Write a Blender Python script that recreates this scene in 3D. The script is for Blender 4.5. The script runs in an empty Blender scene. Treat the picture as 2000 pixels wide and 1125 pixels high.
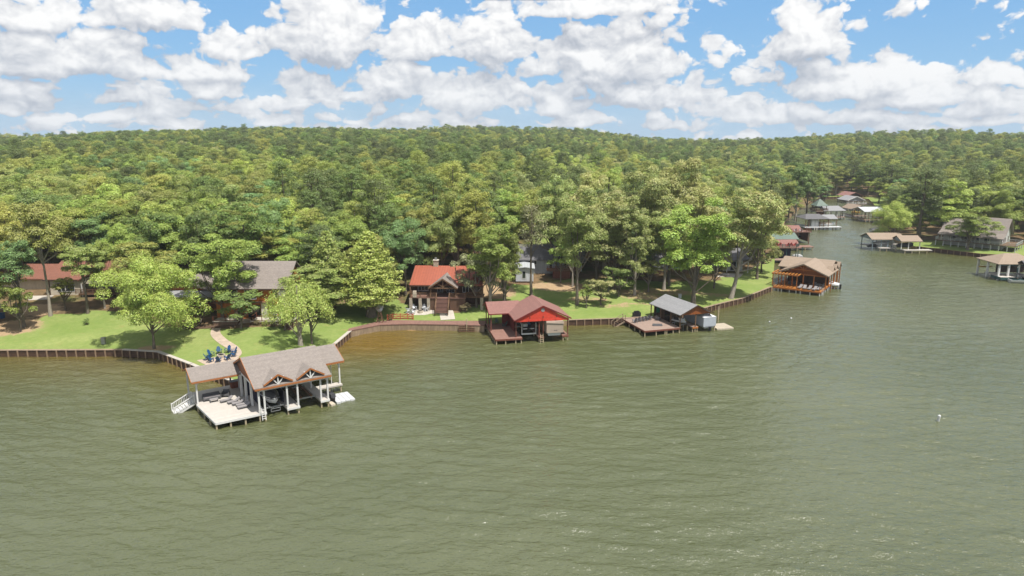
import bpy, math, random
import numpy as np
from mathutils import Vector
from mathutils.geometry import delaunay_2d_cdt

random.seed(7)
rng = np.random.default_rng(7)
S = bpy.context.scene
COL = S.collection
R = math.radians

# ------------------------------------------------------------------ camera
F, YH, H = 1388.0, 262.0, 34.0
PITCH = math.atan((562.5 - YH) / F)
CP, SP = math.cos(PITCH), math.sin(PITCH)
cam = bpy.data.cameras.new("camera")
cam.sensor_width = 36.0
cam.lens = 36.0 * F / 2000.0
cam.clip_end = 6000
cam.clip_start = 0.5
co = bpy.data.objects.new("camera", cam)
COL.objects.link(co)
co.location = (0, 0, H)
co.rotation_euler = (math.pi / 2 - PITCH, 0, 0)
S.camera = co


def ray(x, y):
    dx, dv = (x - 1000) / F, -(y - 562.5) / F
    return np.array([dx, CP + dv * SP, -SP + dv * CP])


def P(x, y, z=0.0):
    d = ray(x, y)
    t = (z - H) / d[2]
    return np.array([d[0] * t, d[1] * t, z])


def ztop(y, Y):
    d = ray(1000, y)
    return H + d[2] / d[1] * Y


# ------------------------------------------------------------------ helpers
class MB:
    def __init__(s):
        s.v, s.f = [], []

    def add(s, vs, fs):
        n = len(s.v)
        s.v += [tuple(float(c) for c in p) for p in vs]
        s.f += [tuple(i + n for i in f) for f in fs]
        return s

    def box(s, x0, y0, z0, x1, y1, z1):
        vs = [(x0, y0, z0), (x1, y0, z0), (x1, y1, z0), (x0, y1, z0), (x0, y0, z1), (x1, y0, z1), (x1, y1, z1), (x0, y1, z1)]
        return s.add(vs, [(3, 2, 1, 0), (4, 5, 6, 7), (0, 1, 5, 4), (1, 2, 6, 5), (2, 3, 7, 6), (3, 0, 4, 7)])

    def ext(s, pts, vec):
        n = len(pts)
        vec = Vector(vec)
        a = [Vector(p) for p in pts]
        nrm = Vector((0, 0, 0))
        for i in range(n):
            nrm += a[i].cross(a[(i + 1) % n])
        if nrm.dot(vec) > 0:
            a.reverse()
        vs = a + [p + vec for p in a]
        fs = [tuple(range(n)), tuple(range(2 * n - 1, n - 1, -1))]
        for i in range(n):
            j = (i + 1) % n
            fs.append((i, n + i, n + j, j))
        return s.add(vs, fs)

    def beam(s, p, q, w, h=None):
        h = h or w
        p, q = Vector(p), Vector(q)
        d = (q - p).normalized()
        up = Vector((0, 0, 1)) if abs(d.z) < 0.95 else Vector((0, 1, 0))
        a = d.cross(up).normalized() * w / 2
        b = a.cross(d).normalized() * h / 2
        return s.ext([p - a - b, p + a - b, p + a + b, p - a + b], q - p)

    def cyl(s, p, q, r0, r1=None, n=8, caps=True):
        r1 = r0 if r1 is None else r1
        p, q = Vector(p), Vector(q)
        d = (q - p).normalized()
        up = Vector((0, 0, 1)) if abs(d.z) < 0.9 else Vector((1, 0, 0))
        a = d.cross(up).normalized()
        b = d.cross(a)
        vs, fs = [], []
        for c, r in ((p, r0), (q, r1)):
            for k in range(n):
                t = 2 * math.pi * k / n
                vs.append(c + a * math.cos(t) * r + b * math.sin(t) * r)
        for k in range(n):
            j = (k + 1) % n
            fs.append((k, j, n + j, n + k))
        if caps:
            fs += [tuple(range(n - 1, -1, -1)), tuple(range(n, 2 * n))]
        return s.add(vs, fs)

    def tube(s, pts, rad, n=7):
        rings = []
        pts = [Vector(p) for p in pts]
        vs, fs = [], []
        for i, p in enumerate(pts):
            d = (pts[min(i + 1, len(pts) - 1)] - pts[max(i - 1, 0)]).normalized()
            up = Vector((1, 0, 0)) if abs(d.x) < 0.8 else Vector((0, 1, 0))
            a = d.cross(up).normalized()
            b = d.cross(a)
            for k in range(n):
                t = 2 * math.pi * k / n
                vs.append(p + (a * math.cos(t) + b * math.sin(t)) * rad[i])
        for i in range(len(pts) - 1):
            for k in range(n):
                j = (k + 1) % n
                fs.append((i * n + k, i * n + j, i * n + n + j, i * n + n + k))
        return s.add(vs, fs)

    def loft(s, secs):
        n = len(secs[0])
        vs = [p for sec in secs for p in sec]
        fs = []
        for i in range(len(secs) - 1):
            for k in range(n - 1):
                fs.append((i * n + k, i * n + k + 1, (i + 1) * n + k + 1, (i + 1) * n + k))
        return s.add(vs, fs)

    def blob(s, c, rx, ry, rz, n=10, m=6):
        vs, fs = [], []
        for i in range(m + 1):
            th = math.pi * i / m
            for k in range(n):
                ph = 2 * math.pi * k / n
                vs.append((c[0] + rx * math.sin(th) * math.cos(ph), c[1] + ry * math.sin(th) * math.sin(ph), c[2] + rz * math.cos(th)))
        for i in range(m):
            for k in range(n):
                j = (k + 1) % n
                fs.append((i * n + k, (i + 1) * n + k, (i + 1) * n + j, i * n + j))
        return s.add(vs, fs)

    def build(s, name, mat, parent=None, smooth=False):
        me = bpy.data.meshes.new(name)
        me.from_pydata(s.v, [], s.f)
        me.update()
        if mat:
            me.materials.append(mat)
        if smooth:
            for p in me.polygons:
                p.use_smooth = True
        o = bpy.data.objects.new(name, me)
        COL.objects.link(o)
        if parent:
            o.parent = parent
        return o


def tag(o, label, cat, group=None):
    o["label"], o["category"] = label, cat
    if group:
        o["group"] = group
    return o


def thing(name, label, cat, loc=(0, 0, 0), rz=0.0, group=None):
    o = bpy.data.objects.new(name, None)
    o.empty_display_size = 0.2
    COL.objects.link(o)
    o.location = [float(c) for c in loc]
    o.rotation_euler = (0, 0, rz)
    return tag(o, label, cat, group)


def struct(o, kind="structure"):
    o["kind"] = kind
    return o


KIDS = {}


def kids(o):
    if o.name not in KIDS:
        KIDS[o.name] = [c for c in list(o.children)]
    return KIDS[o.name]


def dup(root, loc, rz, label, group=None):
    r = root.copy()
    COL.objects.link(r)
    r.location = [float(c) for c in loc]
    r.rotation_euler = (0, 0, rz)
    r["label"] = label
    if group:
        r["group"] = group
    for ch in kids(root):
        c = ch.copy()
        COL.objects.link(c)
        c.parent = r
        for g in kids(ch):
            d = g.copy()
            COL.objects.link(d)
            d.parent = c
    return r


class Frame:
    """local frame of a structure: origin and front direction read off two ground points"""

    def __init__(s, A, B, z0, turn=0.0):
        a, b = P(*A, z0), P(*B, z0)
        s.o = a.copy()
        s.o[2] = 0
        s.ang = math.atan2(b[1] - a[1], b[0] - a[0]) + R(turn)
        s.u = np.array([math.cos(s.ang), math.sin(s.ang)])
        s.w = np.array([-s.u[1], s.u[0]])

    def at(s, q, z):
        r = (P(*q, z) - s.o)[:2]
        return float(r @ s.u), float(r @ s.w)

    def world(s, u, v, z=0.0):
        p = s.o[:2] + s.u * u + s.w * v
        return (float(p[0]), float(p[1]), z)

    def local(s, x, y):
        r = np.array([x, y]) - s.o[:2]
        return float(r @ s.u), float(r @ s.w)


# ------------------------------------------------------------------ materials
def nt_new(name):
    m = bpy.data.materials.new(name)
    m.use_nodes = True
    nt = m.node_tree
    b = nt.nodes["Principled BSDF"]
    return m, nt, b


def nd(nt, t, **kw):
    n = nt.nodes.new(t)
    for k, v in kw.items():
        if k == "op":
            n.operation = v
        elif isinstance(k, str) and k.startswith("i"):
            n.inputs[int(k[1:])].default_value = v
        else:
            setattr(n, k, v)
    return n


def math_n(nt, op, a, b=None, c=None, clamp=False):
    n = nt.nodes.new("ShaderNodeMath")
    n.operation = op
    n.use_clamp = clamp
    for i, x in enumerate((a, b, c)):
        if x is None:
            continue
        if isinstance(x, (int, float)):
            n.inputs[i].default_value = x
        else:
            nt.links.new(x, n.inputs[i])
    return n.outputs[0]


def mixc(nt, fac, a, b, mode="MIX"):
    n = nt.nodes.new("ShaderNodeMix")
    n.data_type = "RGBA"
    n.blend_type = mode
    for sock, x in ((n.inputs[0], fac), (n.inputs[6], a), (n.inputs[7], b)):
        if isinstance(x, (int, float)):
            sock.default_value = x
        elif isinstance(x, tuple):
            sock.default_value = (*x[:3], 1.0)
        else:
            nt.links.new(x, sock)
    return n.outputs[2]


def M(name, col, rough=0.65, var=0.18, scale=3.0, stripe=None, metallic=0.0, spec=0.3, bump=0.0, col2=None, stretch=(1, 1, 1), cells=None):
    m, nt, b = nt_new(name)
    col = tuple(c * 0.74 for c in col)
    tc = nd(nt, "ShaderNodeTexCoord")
    mp = nd(nt, "ShaderNodeMapping")
    mp.inputs["Scale"].default_value = stretch
    nt.links.new(tc.outputs["Object"], mp.inputs[0])
    nz = nd(nt, "ShaderNodeTexNoise")
    nz.inputs["Scale"].default_value = scale
    nz.inputs["Detail"].default_value = 5
    nz.inputs["Roughness"].default_value = 0.65
    nt.links.new(mp.outputs[0], nz.inputs["Vector"])
    lo = tuple(c * (1 - var) for c in col)
    hi = col2 or tuple(min(1, c * (1 + var)) for c in col)
    fac = math_n(nt, "MULTIPLY_ADD", nz.outputs[0], 2.4, -0.7, clamp=True)
    c = mixc(nt, fac, lo, hi)
    if cells:
        vo = nd(nt, "ShaderNodeTexVoronoi")
        vo.inputs["Scale"].default_value = cells
        nt.links.new(tc.outputs["Object"], vo.inputs["Vector"])
        sx = nd(nt, "ShaderNodeSeparateColor")
        nt.links.new(vo.outputs["Color"], sx.inputs[0])
        c = mixc(nt, math_n(nt, "MULTIPLY", sx.outputs[0], 0.4), c, tuple(x * 0.6 for x in col))
    if stripe:
        ax, per, dark = stripe
        sep = nd(nt, "ShaderNodeSeparateXYZ")
        nt.links.new(tc.outputs["Object"], sep.inputs[0])
        q = math_n(nt, "DIVIDE", sep.outputs["XYZ".index(ax)], per)
        fr = math_n(nt, "FRACT", q)
        ln = math_n(nt, "GREATER_THAN", fr, 0.86)
        fl = math_n(nt, "FLOOR", q)
        wn = nd(nt, "ShaderNodeTexWhiteNoise", noise_dimensions="1D")
        nt.links.new(fl, wn.inputs["W"])
        c = mixc(nt, math_n(nt, "MULTIPLY", wn.outputs[0], 0.22), c, tuple(x * 0.55 for x in col))
        c = mixc(nt, math_n(nt, "MULTIPLY", ln, dark), c, tuple(x * 0.25 for x in col))
    nt.links.new(c, b.inputs["Base Color"])
    b.inputs["Roughness"].default_value = rough
    b.inputs["Metallic"].default_value = metallic
    b.inputs["Specular IOR Level"].default_value = spec
    if bump:
        bp = nd(nt, "ShaderNodeBump")
        bp.inputs["Strength"].default_value = bump
        bp.inputs["Distance"].default_value = 0.05
        nt.links.new(nz.outputs[0], bp.inputs["Height"])
        nt.links.new(bp.outputs[0], b.inputs["Normal"])
    return m


WHITE = M("white_paint", (0.82, 0.81, 0.79), 0.5, 0.06)
WHITEP = M("white_plastic", (0.74, 0.75, 0.76), 0.4, 0.05)
BEIGEP = M("beige_plastic", (0.68, 0.60, 0.48), 0.5, 0.1, 2)
DECKL = M("pale_composite", (0.66, 0.61, 0.55), 0.6, 0.08, 2, ("Y", 0.28, 0.35))
DECKR = M("rust_boards", (0.33, 0.185, 0.145), 0.7, 0.16, 2, ("Y", 0.3, 0.4))
DECKB = M("rust_boardwalk", (0.30, 0.17, 0.135), 0.7, 0.16, 1.5, ("X", 0.3, 0.3))
DECKG = M("weathered_boards", (0.40, 0.29, 0.235), 0.7, 0.16, 2, ("Y", 0.3, 0.4))
DECKO = M("cedar_boards", (0.56, 0.22, 0.05), 0.55, 0.15, 2, ("Y", 0.3, 0.4))
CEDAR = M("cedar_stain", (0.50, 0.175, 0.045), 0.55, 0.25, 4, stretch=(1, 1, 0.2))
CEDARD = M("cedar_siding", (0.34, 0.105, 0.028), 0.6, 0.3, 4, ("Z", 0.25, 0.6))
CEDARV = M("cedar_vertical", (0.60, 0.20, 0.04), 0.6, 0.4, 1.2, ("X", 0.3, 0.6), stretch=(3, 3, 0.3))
GABLEB = M("brown_gable", (0.30, 0.125, 0.06), 0.6, 0.25, 5, ("Z", 0.25, 0.6))
FASCIA = M("orange_fascia", (0.44, 0.165, 0.055), 0.55, 0.15, 3)
PILE = M("pale_pile", (0.55, 0.45, 0.30), 0.8, 0.25, 4)
WOODB = M("brown_timber", (0.20, 0.115, 0.065), 0.75, 0.3, 4)
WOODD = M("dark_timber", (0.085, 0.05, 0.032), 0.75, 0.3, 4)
WOODR = M("red_brown_timber", (0.21, 0.075, 0.05), 0.7, 0.2, 4)
SHTAUPE = M("taupe_shingle", (0.33, 0.288, 0.258), 0.9, 0.18, 7, ("Z", 0.10, 0.22), cells=5)
SHTAUPX = M("taupe_shingle_house", (0.32, 0.275, 0.245), 0.9, 0.18, 5, ("Z", 0.12, 0.25), cells=4)
SHRED = M("maroon_shingle", (0.34, 0.175, 0.15), 0.9, 0.2, 7, ("Z", 0.10, 0.22), cells=5)
SHTAN = M("tan_shingle", (0.40, 0.31, 0.235), 0.9, 0.15, 7, ("Z", 0.10, 0.22), cells=5)
SHGREY = M("grey_shingle", (0.36, 0.36, 0.37), 0.9, 0.15, 7, ("Z", 0.10, 0.15), cells=5)
SHDARK = M("charcoal_shingle", (0.19, 0.185, 0.195), 0.9, 0.2, 5, ("Z", 0.10, 0.2), cells=5)
SHBRICK = M("red_brown_shingle", (0.29, 0.125, 0.085), 0.9, 0.2, 5, ("Z", 0.10, 0.2), cells=4)
REDMETAL = M("red_metal_roof", (0.42, 0.125, 0.075), 0.45, 0.12, 1.5, ("X", 0.5, 0.35))
METALW = M("pale_metal_roof", (0.62, 0.64, 0.66), 0.4, 0.06, 2, ("X", 0.6, 0.25))
GREENR = M("green_metal_roof", (0.17, 0.23, 0.19), 0.6, 0.1, 2, ("X", 0.6, 0.25))
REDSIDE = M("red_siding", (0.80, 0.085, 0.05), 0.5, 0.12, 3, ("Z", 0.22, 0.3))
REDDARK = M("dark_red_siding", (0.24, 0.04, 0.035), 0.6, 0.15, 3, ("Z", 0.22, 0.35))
LOGS = M("log_siding", (0.125, 0.065, 0.035), 0.75, 0.25, 3, ("Z", 0.34, 0.9))
BROWNSK = M("brown_skirting", (0.17, 0.095, 0.062), 0.75, 0.2, 3, ("X", 0.16, 0.6))
STONE = M("pale_stone", (0.52, 0.45, 0.35), 0.85, 0.25, 3, cells=3.0)
STONEW = M("cream_stone", (0.78, 0.73, 0.62), 0.85, 0.2, 2, cells=2.5)
BRICK = M("brown_brick", (0.27, 0.17, 0.115), 0.85, 0.25, 4, ("Z", 0.12, 0.4), cells=5)
REDBRICK = M("red_brick", (0.30, 0.10, 0.06), 0.85, 0.25, 4, ("Z", 0.1, 0.4))
FLAG = M("flagstone", (0.58, 0.46, 0.36), 0.85, 0.18, 1.5, cells=1.4)
CONC = M("concrete", (0.56, 0.51, 0.44), 0.85, 0.12, 1.5)
CREAM = M("cream_siding", (0.74, 0.65, 0.52), 0.7, 0.12, 1.2, ("X", 0.3, 0.12))
GREYSIDE = M("grey_siding", (0.50, 0.53, 0.56), 0.65, 0.08, 2, ("X", 0.4, 0.3))
WHITESIDE = M("white_siding", (0.68, 0.70, 0.74), 0.6, 0.06, 2, ("X", 0.4, 0.2))
PALESIDE = M("pale_grey_siding", (0.68, 0.69, 0.67), 0.65, 0.06, 2, ("Z", 0.3, 0.25))
BLUEPOST = M("slate_blue_paint", (0.27, 0.33, 0.37), 0.55, 0.1)
TEALP = M("teal_trim", (0.04, 0.10, 0.095), 0.55, 0.1)
GLASS = M("dark_glass", (0.025, 0.03, 0.035), 0.06, 0.2, 0.6, spec=0.7)
METAL = M("galvanised_metal", (0.45, 0.46, 0.47), 0.4, 0.1, metallic=0.7)
BLACK = M("black_rubber", (0.02, 0.02, 0.022), 0.5, 0.2)
COVERD = M("charcoal_cover", (0.06, 0.06, 0.065), 0.6, 0.25, 2, bump=0.3)
COVERT = M("tan_canvas", (0.50, 0.40, 0.32), 0.8, 0.12, 2, bump=0.5)
COVERG = M("silver_canvas", (0.50, 0.54, 0.60), 0.7, 0.1, 2, bump=0.4)
NAVY = M("navy_canvas", (0.02, 0.022, 0.05), 0.7, 0.2)
GREYF = M("grey_wicker", (0.14, 0.14, 0.145), 0.75, 0.25, 8)
GREYC = M("grey_sling", (0.33, 0.31, 0.31), 0.75, 0.15, 6)
GREYA = M("grey_chair_plastic", (0.20, 0.21, 0.235), 0.6, 0.12, 3)
BLUEA = M("blue_chair_plastic", (0.018, 0.085, 0.22), 0.5, 0.15, 3)
WHITEA = M("white_chair_plastic", (0.75, 0.77, 0.80), 0.5, 0.05, 3)
REDA = M("red_chair_plastic", (0.62, 0.05, 0.04), 0.5, 0.1, 3)
TEALA = M("teal_chair_plastic", (0.10, 0.16, 0.16), 0.5, 0.1, 3)
CORAL = M("coral_fence_paint", (0.55, 0.14, 0.075), 0.6, 0.12, 3)
WALLB = M("seawall_boards", (0.115, 0.065, 0.04), 0.85, 0.35, 2, ("Z", 0.3, 0.6))
WALLP = M("seawall_post", (0.34, 0.235, 0.15), 0.8, 0.25, 3)
CAPB = M("seawall_cap_timber", (0.36, 0.27, 0.19), 0.8, 0.2, 2)
CAPW = M("seawall_cap_pale", (0.58, 0.53, 0.47), 0.7, 0.12, 2)
SKIRT = M("boardwalk_planks", (0.40, 0.30, 0.20), 0.85, 0.35, 1.5, ("X", 0.22, 0.6), stretch=(2, 2, 0.4))
HULLW = M("white_gelcoat", (0.76, 0.77, 0.78), 0.2, 0.04, spec=0.5)
BLUEB = M("blue_gelcoat", (0.05, 0.12, 0.24), 0.25, 0.1, spec=0.5)
YELLOW = M("yellow_vinyl", (0.60, 0.36, 0.06), 0.5, 0.1)
GREENT = M("green_towel", (0.03, 0.22, 0.13), 0.8, 0.15)
BARK = M("grey_bark", (0.20, 0.165, 0.13), 0.9, 0.35, 5, stretch=(1, 1, 0.25))
BARKP = M("pale_bark", (0.40, 0.35, 0.29), 0.9, 0.3, 5, stretch=(1, 1, 0.25))
BARKD = M("dark_bark", (0.095, 0.07, 0.055), 0.9, 0.35, 5, stretch=(1, 1, 0.25))
BARKX = M("bleached_bark", (0.52, 0.46, 0.39), 0.9, 0.2, 5)

# ------------------------------------------------------------------ land and water
SHORE = [(-330, 104), (-130, 106.2), (-80, 106.2), (-60.9, 106.5), (-54.8, 105.4), (-47, 99.3), (-39.2, 92.8), (-36.6, 91.0), (-31.4, 95.4),
         (-28.4, 109.7), (-27.5, 118.2), (-23.8, 123.2), (-17.4, 123.0), (-9, 122.6), (-3, 122.4), (10.2, 124.7), (18.8, 125.8), (28.5, 127.6),
         (35, 131.6), (39.9, 136.3), (47.4, 142.3), (57.8, 154.1), (61, 163), (66, 176), (72, 192), (77, 207), (82, 222), (89, 240), (100, 262),
         (109, 282), (122, 308), (136, 335), (152, 362), (165, 381), (180, 386), (186, 372), (178, 352), (167, 326), (156, 302), (146, 280),
         (135, 258), (127, 236), (121, 219), (121.5, 211), (132.1, 197.6), (142, 194), (152, 186), (172, 176), (420, 165)]
SH = np.array(SHORE)


def smooth(a, b, x):
    t = np.clip((x - a) / (b - a), 0, 1)
    return t * t * (3 - 2 * t)


def sdist(x, y):
    """distance to the shoreline (always positive)"""
    x, y = np.atleast_1d(np.asarray(x, float)), np.atleast_1d(np.asarray(y, float))
    best = np.full(x.shape, 1e9)
    for i in range(len(SH) - 1):
        a, b = SH[i], SH[i + 1]
        e = b - a
        t = np.clip(((x - a[0]) * e[0] + (y - a[1]) * e[1]) / (e @ e), 0, 1)
        best = np.minimum(best, np.hypot(x - a[0] - t * e[0], y - a[1] - t * e[1]))
    return best


LAND = np.array(SHORE + [(2600, 165), (2600, 2600), (-2600, 2600), (-2600, 104)])


def inland(x, y):
    x, y = np.atleast_1d(np.asarray(x, float)), np.atleast_1d(np.asarray(y, float))
    c = np.zeros(x.shape, bool)
    n = len(LAND)
    j = n - 1
    for i in range(n):
        xi, yi = LAND[i]
        xj, yj = LAND[j]
        cond = ((yi > y) != (yj > y))
        with np.errstate(divide="ignore", invalid="ignore"):
            xx = (xj - xi) * (y - yi) / (yj - yi if yj != yi else 1e-9) + xi
        c ^= cond & (x < xx)
        j = i
    return c


HOR_X = [-600, 0, 200, 500, 650, 900, 1000, 1150, 1230, 1300, 1450, 1600, 1750, 1850, 1920, 2000, 2600]
HOR_Y = [252, 251, 249, 243, 238, 235, 239, 247, 255, 258, 258, 255, 249, 245, 249, 250, 252]


def ground(x, y):
    x, y = np.atleast_1d(np.asarray(x, float)), np.atleast_1d(np.asarray(y, float))
    d = sdist(x, y)
    sl = 0.105 - 0.065 * smooth(55, 95, x)
    near = 1.0 + sl * np.minimum(d, 34) + 0.022 * np.maximum(d - 34, 0)
    near += 0.8 * np.exp(-((x + 13) / 12) ** 2 - ((y - 131.5) / 5.0) ** 2)
    near += 0.25 * np.sin(x * 0.11 + 1) * np.sin(y * 0.13) * smooth(6, 25, d)
    r = np.hypot(x, y)
    az = np.arctan2(x, np.maximum(y, 1))
    px = 1000 + np.tan(np.clip(az, -1.2, 1.2)) * F
    hy = np.interp(px, HOR_X, HOR_Y)
    far = 34.0 - 24.5 + (YH - hy) / F * r
    far += 1.7 * np.sin(x * 0.021 + 0.5) + 1.5 * np.sin(y * 0.017 + x * 0.009) + 0.8 * np.sin(x * 0.05 + y * 0.03)
    t = smooth(0, 430, d)
    far -= 8 * smooth(800, 980, r)
    return near * (1 - t) + far * t


def gp(px, py):
    """where the line through a picture point meets the ground"""
    z = 2.0
    for _ in range(12):
        p = P(px, py, z)
        z = float(ground(p[0], p[1])[0])
    return np.array([p[0], p[1], z])


# lawn, bare-earth and woodland cover, painted on the ground mesh
def pxpoly(pts):
    return np.array([gp(*q)[:2] for q in pts])


def inpoly(poly, x, y):
    c = np.zeros(x.shape, bool)
    j = len(poly) - 1
    for i in range(len(poly)):
        xi, yi = poly[i]
        xj, yj = poly[j]
        cond = ((yi > y) != (yj > y))
        c ^= cond & (x < (xj - xi) * (y - yi) / ((yj - yi) or 1e-9) + xi)
        j = i
    return c


LAWNS = [pxpoly([(-200, 700), (-200, 660), (0, 660), (30, 640), (100, 615), (240, 605), (330, 640), (450, 642), (570, 640), (640, 610), (700, 575),
                 (770, 575), (790, 600), (900, 610), (960, 590), (985, 560), (1010, 555), (1050, 560), (1090, 548), (1200, 545), (1300, 550), (1400, 548), (1440, 535),
                 (1480, 520), (1510, 505), (1540, 520), (1520, 590), (1400, 620), (1200, 660), (700, 690), (600, 740), (400, 770)]),
         pxpoly([(1500, 448), (1510, 425), (1560, 424), (1580, 436), (1570, 450), (1530, 462)]),
         pxpoly([(1600, 393), (1600, 384), (1655, 376), (1660, 392)]),
         pxpoly([(1680, 398), (1685, 383), (1735, 385), (1740, 402), (1700, 408)]),
         pxpoly([(1770, 492), (1775, 470), (1840, 468), (1990, 478), (2080, 470), (2200, 520), (1990, 530), (1900, 512)]),
         pxpoly([(1035, 478), (1040, 458), (1110, 460), (1120, 480)])]
DIRTS = [(gp(70, 605), 5, 3), (gp(20, 640), 5, 4), (gp(965, 570), 4.5, 5), (gp(1195, 598), 4, 1.6), (gp(1100, 560), 7, 3), (gp(1260, 580), 6, 2), (gp(1310, 570), 6, 3), (gp(1240, 570), 6, 2.5),
         (gp(715, 585), 5, 3), (gp(300, 681), 3, 1.6), (gp(1240, 592), 4, 1.2), (gp(1150, 585), 5, 1.8), (gp(1390, 575), 5, 1.5), (gp(1330, 590), 4, 1.2)]


def cover(x, y):
    lawn = np.zeros(x.shape)
    for p in LAWNS:
        lawn = np.maximum(lawn, inpoly(p, x, y).astype(float))
    dirt = np.zeros(x.shape)
    for c, a, b in DIRTS:
        q = ((x - c[0]) / a) ** 2 + ((y - c[1]) / b) ** 2
        dirt = np.maximum(dirt, np.clip(1.5 - q, 0, 1) * (0.62 if c[0] > 12 else 1.0))
    return lawn, dirt


def make_ground():
    pts = []

    def grid(x0, x1, y0, y1, st, jit=0.25, hole=None):
        xs, ys = np.arange(x0, x1, st), np.arange(y0, y1, st)
        X, Y = np.meshgrid(xs, ys)
        X, Y = X.ravel(), Y.ravel()
        X = X + rng.uniform(-jit, jit, X.shape) * st
        Y = Y + rng.uniform(-jit, jit, Y.shape) * st
        k = inland(X, Y) & (sdist(X, Y) > 0.45 * min(st, 2))
        if hole:
            k &= ~((X > hole[0]) & (X < hole[1]) & (Y > hole[2]) & (Y < hole[3]))
        pts.extend(zip(X[k], Y[k]))

    grid(-125, 175, 88, 215, 1.6)
    grid(-180, 330, 80, 440, 6, hole=(-125, 175, 88, 215))
    grid(-1000, 1300, 60, 1300, 28, hole=(-180, 330, 80, 440))
    sh = []
    for i in range(len(SH) - 1):
        n = max(1, int(np.linalg.norm(SH[i + 1] - SH[i]) / 4))
        for k in range(n):
            sh.append(SH[i] + (SH[i + 1] - SH[i]) * k / n)
    sh.append(SH[-1])
    ring = [tuple(p) for p in sh] + [(1320, 165), (1320, 1320), (-1020, 1320), (-1020, 104)]
    vin = [Vector(p) for p in ring] + [Vector(p) for p in pts]
    edges = [(i, (i + 1) % len(ring)) for i in range(len(ring))]
    vo, eo, fo, *_ = delaunay_2d_cdt(vin, edges, [], 0, 1e-4)
    vx = np.array([v.x for v in vo])
    vy = np.array([v.y for v in vo])
    cx = np.array([np.mean(vx[list(f)]) for f in fo])
    cy = np.array([np.mean(vy[list(f)]) for f in fo])
    ok = inland(cx, cy)
    fo = [f for f, k in zip(fo, ok) if k]
    vz = ground(vx, vy)
    me = bpy.data.meshes.new("ground")
    verts = list(zip(vx, vy, vz))
    n0 = len(verts)
    m = MB()
    skirt = []
    for i in range(len(sh)):
        verts.append((sh[i][0], sh[i][1], 0.995))
        verts.append((sh[i][0], sh[i][1], -1.5))
    for i in range(len(sh) - 1):
        a = n0 + 2 * i
        skirt.append((a, a + 1, a + 3, a + 2))
    fs = []
    for f in fo:
        a, b, c = f[0], f[1], f[2]
        cr = (vx[b] - vx[a]) * (vy[c] - vy[a]) - (vy[b] - vy[a]) * (vx[c] - vx[a])
        fs.append(tuple(f) if cr > 0 else tuple(reversed(f)))
    me.from_pydata([tuple(map(float, v)) for v in verts], [], fs + skirt)
    lw, dr = cover(vx, vy)
    d = sdist(vx, vy)
    colr = np.zeros((len(verts), 4), np.float32)
    colr[:n0, 0] = lw
    colr[:n0, 1] = dr
    colr[n0:, 1] = 1
    colr[:, 3] = 1
    at = me.color_attributes.new("cover", "FLOAT_COLOR", "POINT")
    at.data.foreach_set("color", colr.ravel())
    for p in me.polygons:
        p.use_smooth = True
    mt, nt, b = nt_new("ground_cover")
    ca = nd(nt, "ShaderNodeVertexColor", layer_name="cover")
    sp = nd(nt, "ShaderNodeSeparateColor")
    nt.links.new(ca.outputs[0], sp.inputs[0])
    geo = nd(nt, "ShaderNodeNewGeometry")

    def noise(sc, det=4, ro=0.6):
        n = nd(nt, "ShaderNodeTexNoise")
        n.inputs["Scale"].default_value = sc
        n.inputs["Detail"].default_value = det
        n.inputs["Roughness"].default_value = ro
        nt.links.new(geo.outputs["Position"], n.inputs["Vector"])
        return n.outputs[0]

    n1, n2, n3, n4 = noise(0.13), noise(1.3, 6, 0.7), noise(0.55, 5), noise(6.0, 3)
    g = mixc(nt, math_n(nt, "MULTIPLY_ADD", n1, 2.6, -0.8, clamp=True), (0.16, 0.225, 0.056), (0.25, 0.285, 0.098))
    g = mixc(nt, math_n(nt, "MULTIPLY_ADD", n2, 2.0, -0.75, clamp=True), g, (0.125, 0.185, 0.042))
    g = mixc(nt, math_n(nt, "MULTIPLY_ADD", n3, 5.0, -3.0, clamp=True), g, (0.27, 0.235, 0.09))
    dirt = mixc(nt, n2, (0.24, 0.16, 0.09), (0.42, 0.31, 0.19))
    fl = mixc(nt, math_n(nt, "MULTIPLY_ADD", n3, 3, -1, clamp=True), (0.10, 0.075, 0.04), (0.20, 0.13, 0.07))
    fl = mixc(nt, math_n(nt, "MULTIPLY_ADD", n1, 5, -2.4, clamp=True), fl, (0.09, 0.12, 0.03))
    e = math_n(nt, "ADD", sp.outputs[0], math_n(nt, "MULTIPLY_ADD", n3, 0.9, -0.45))
    lawnf = math_n(nt, "MULTIPLY_ADD", e, 4, -1.5, clamp=True)
    c = mixc(nt, lawnf, fl, g)
    e2 = math_n(nt, "ADD", sp.outputs[1], math_n(nt, "MULTIPLY_ADD", n2, 1.6, -0.85))
    c = mixc(nt, math_n(nt, "MULTIPLY_ADD", e2, 3, -0.9, clamp=True), c, dirt)
    nt.links.new(c, b.inputs["Base Color"])
    b.inputs["Roughness"].default_value = 0.95
    b.inputs["Specular IOR Level"].default_value = 0.1
    bp = nd(nt, "ShaderNodeBump")
    bp.inputs["Strength"].default_value = 0.5
    bp.inputs["Distance"].default_value = 0.08
    nt.links.new(n4, bp.inputs["Height"])
    nt.links.new(bp.outputs[0], b.inputs["Normal"])
    me.materials.append(mt)
    o = bpy.data.objects.new("ground", me)
    COL.objects.link(o)
    struct(o)


make_ground()


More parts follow.
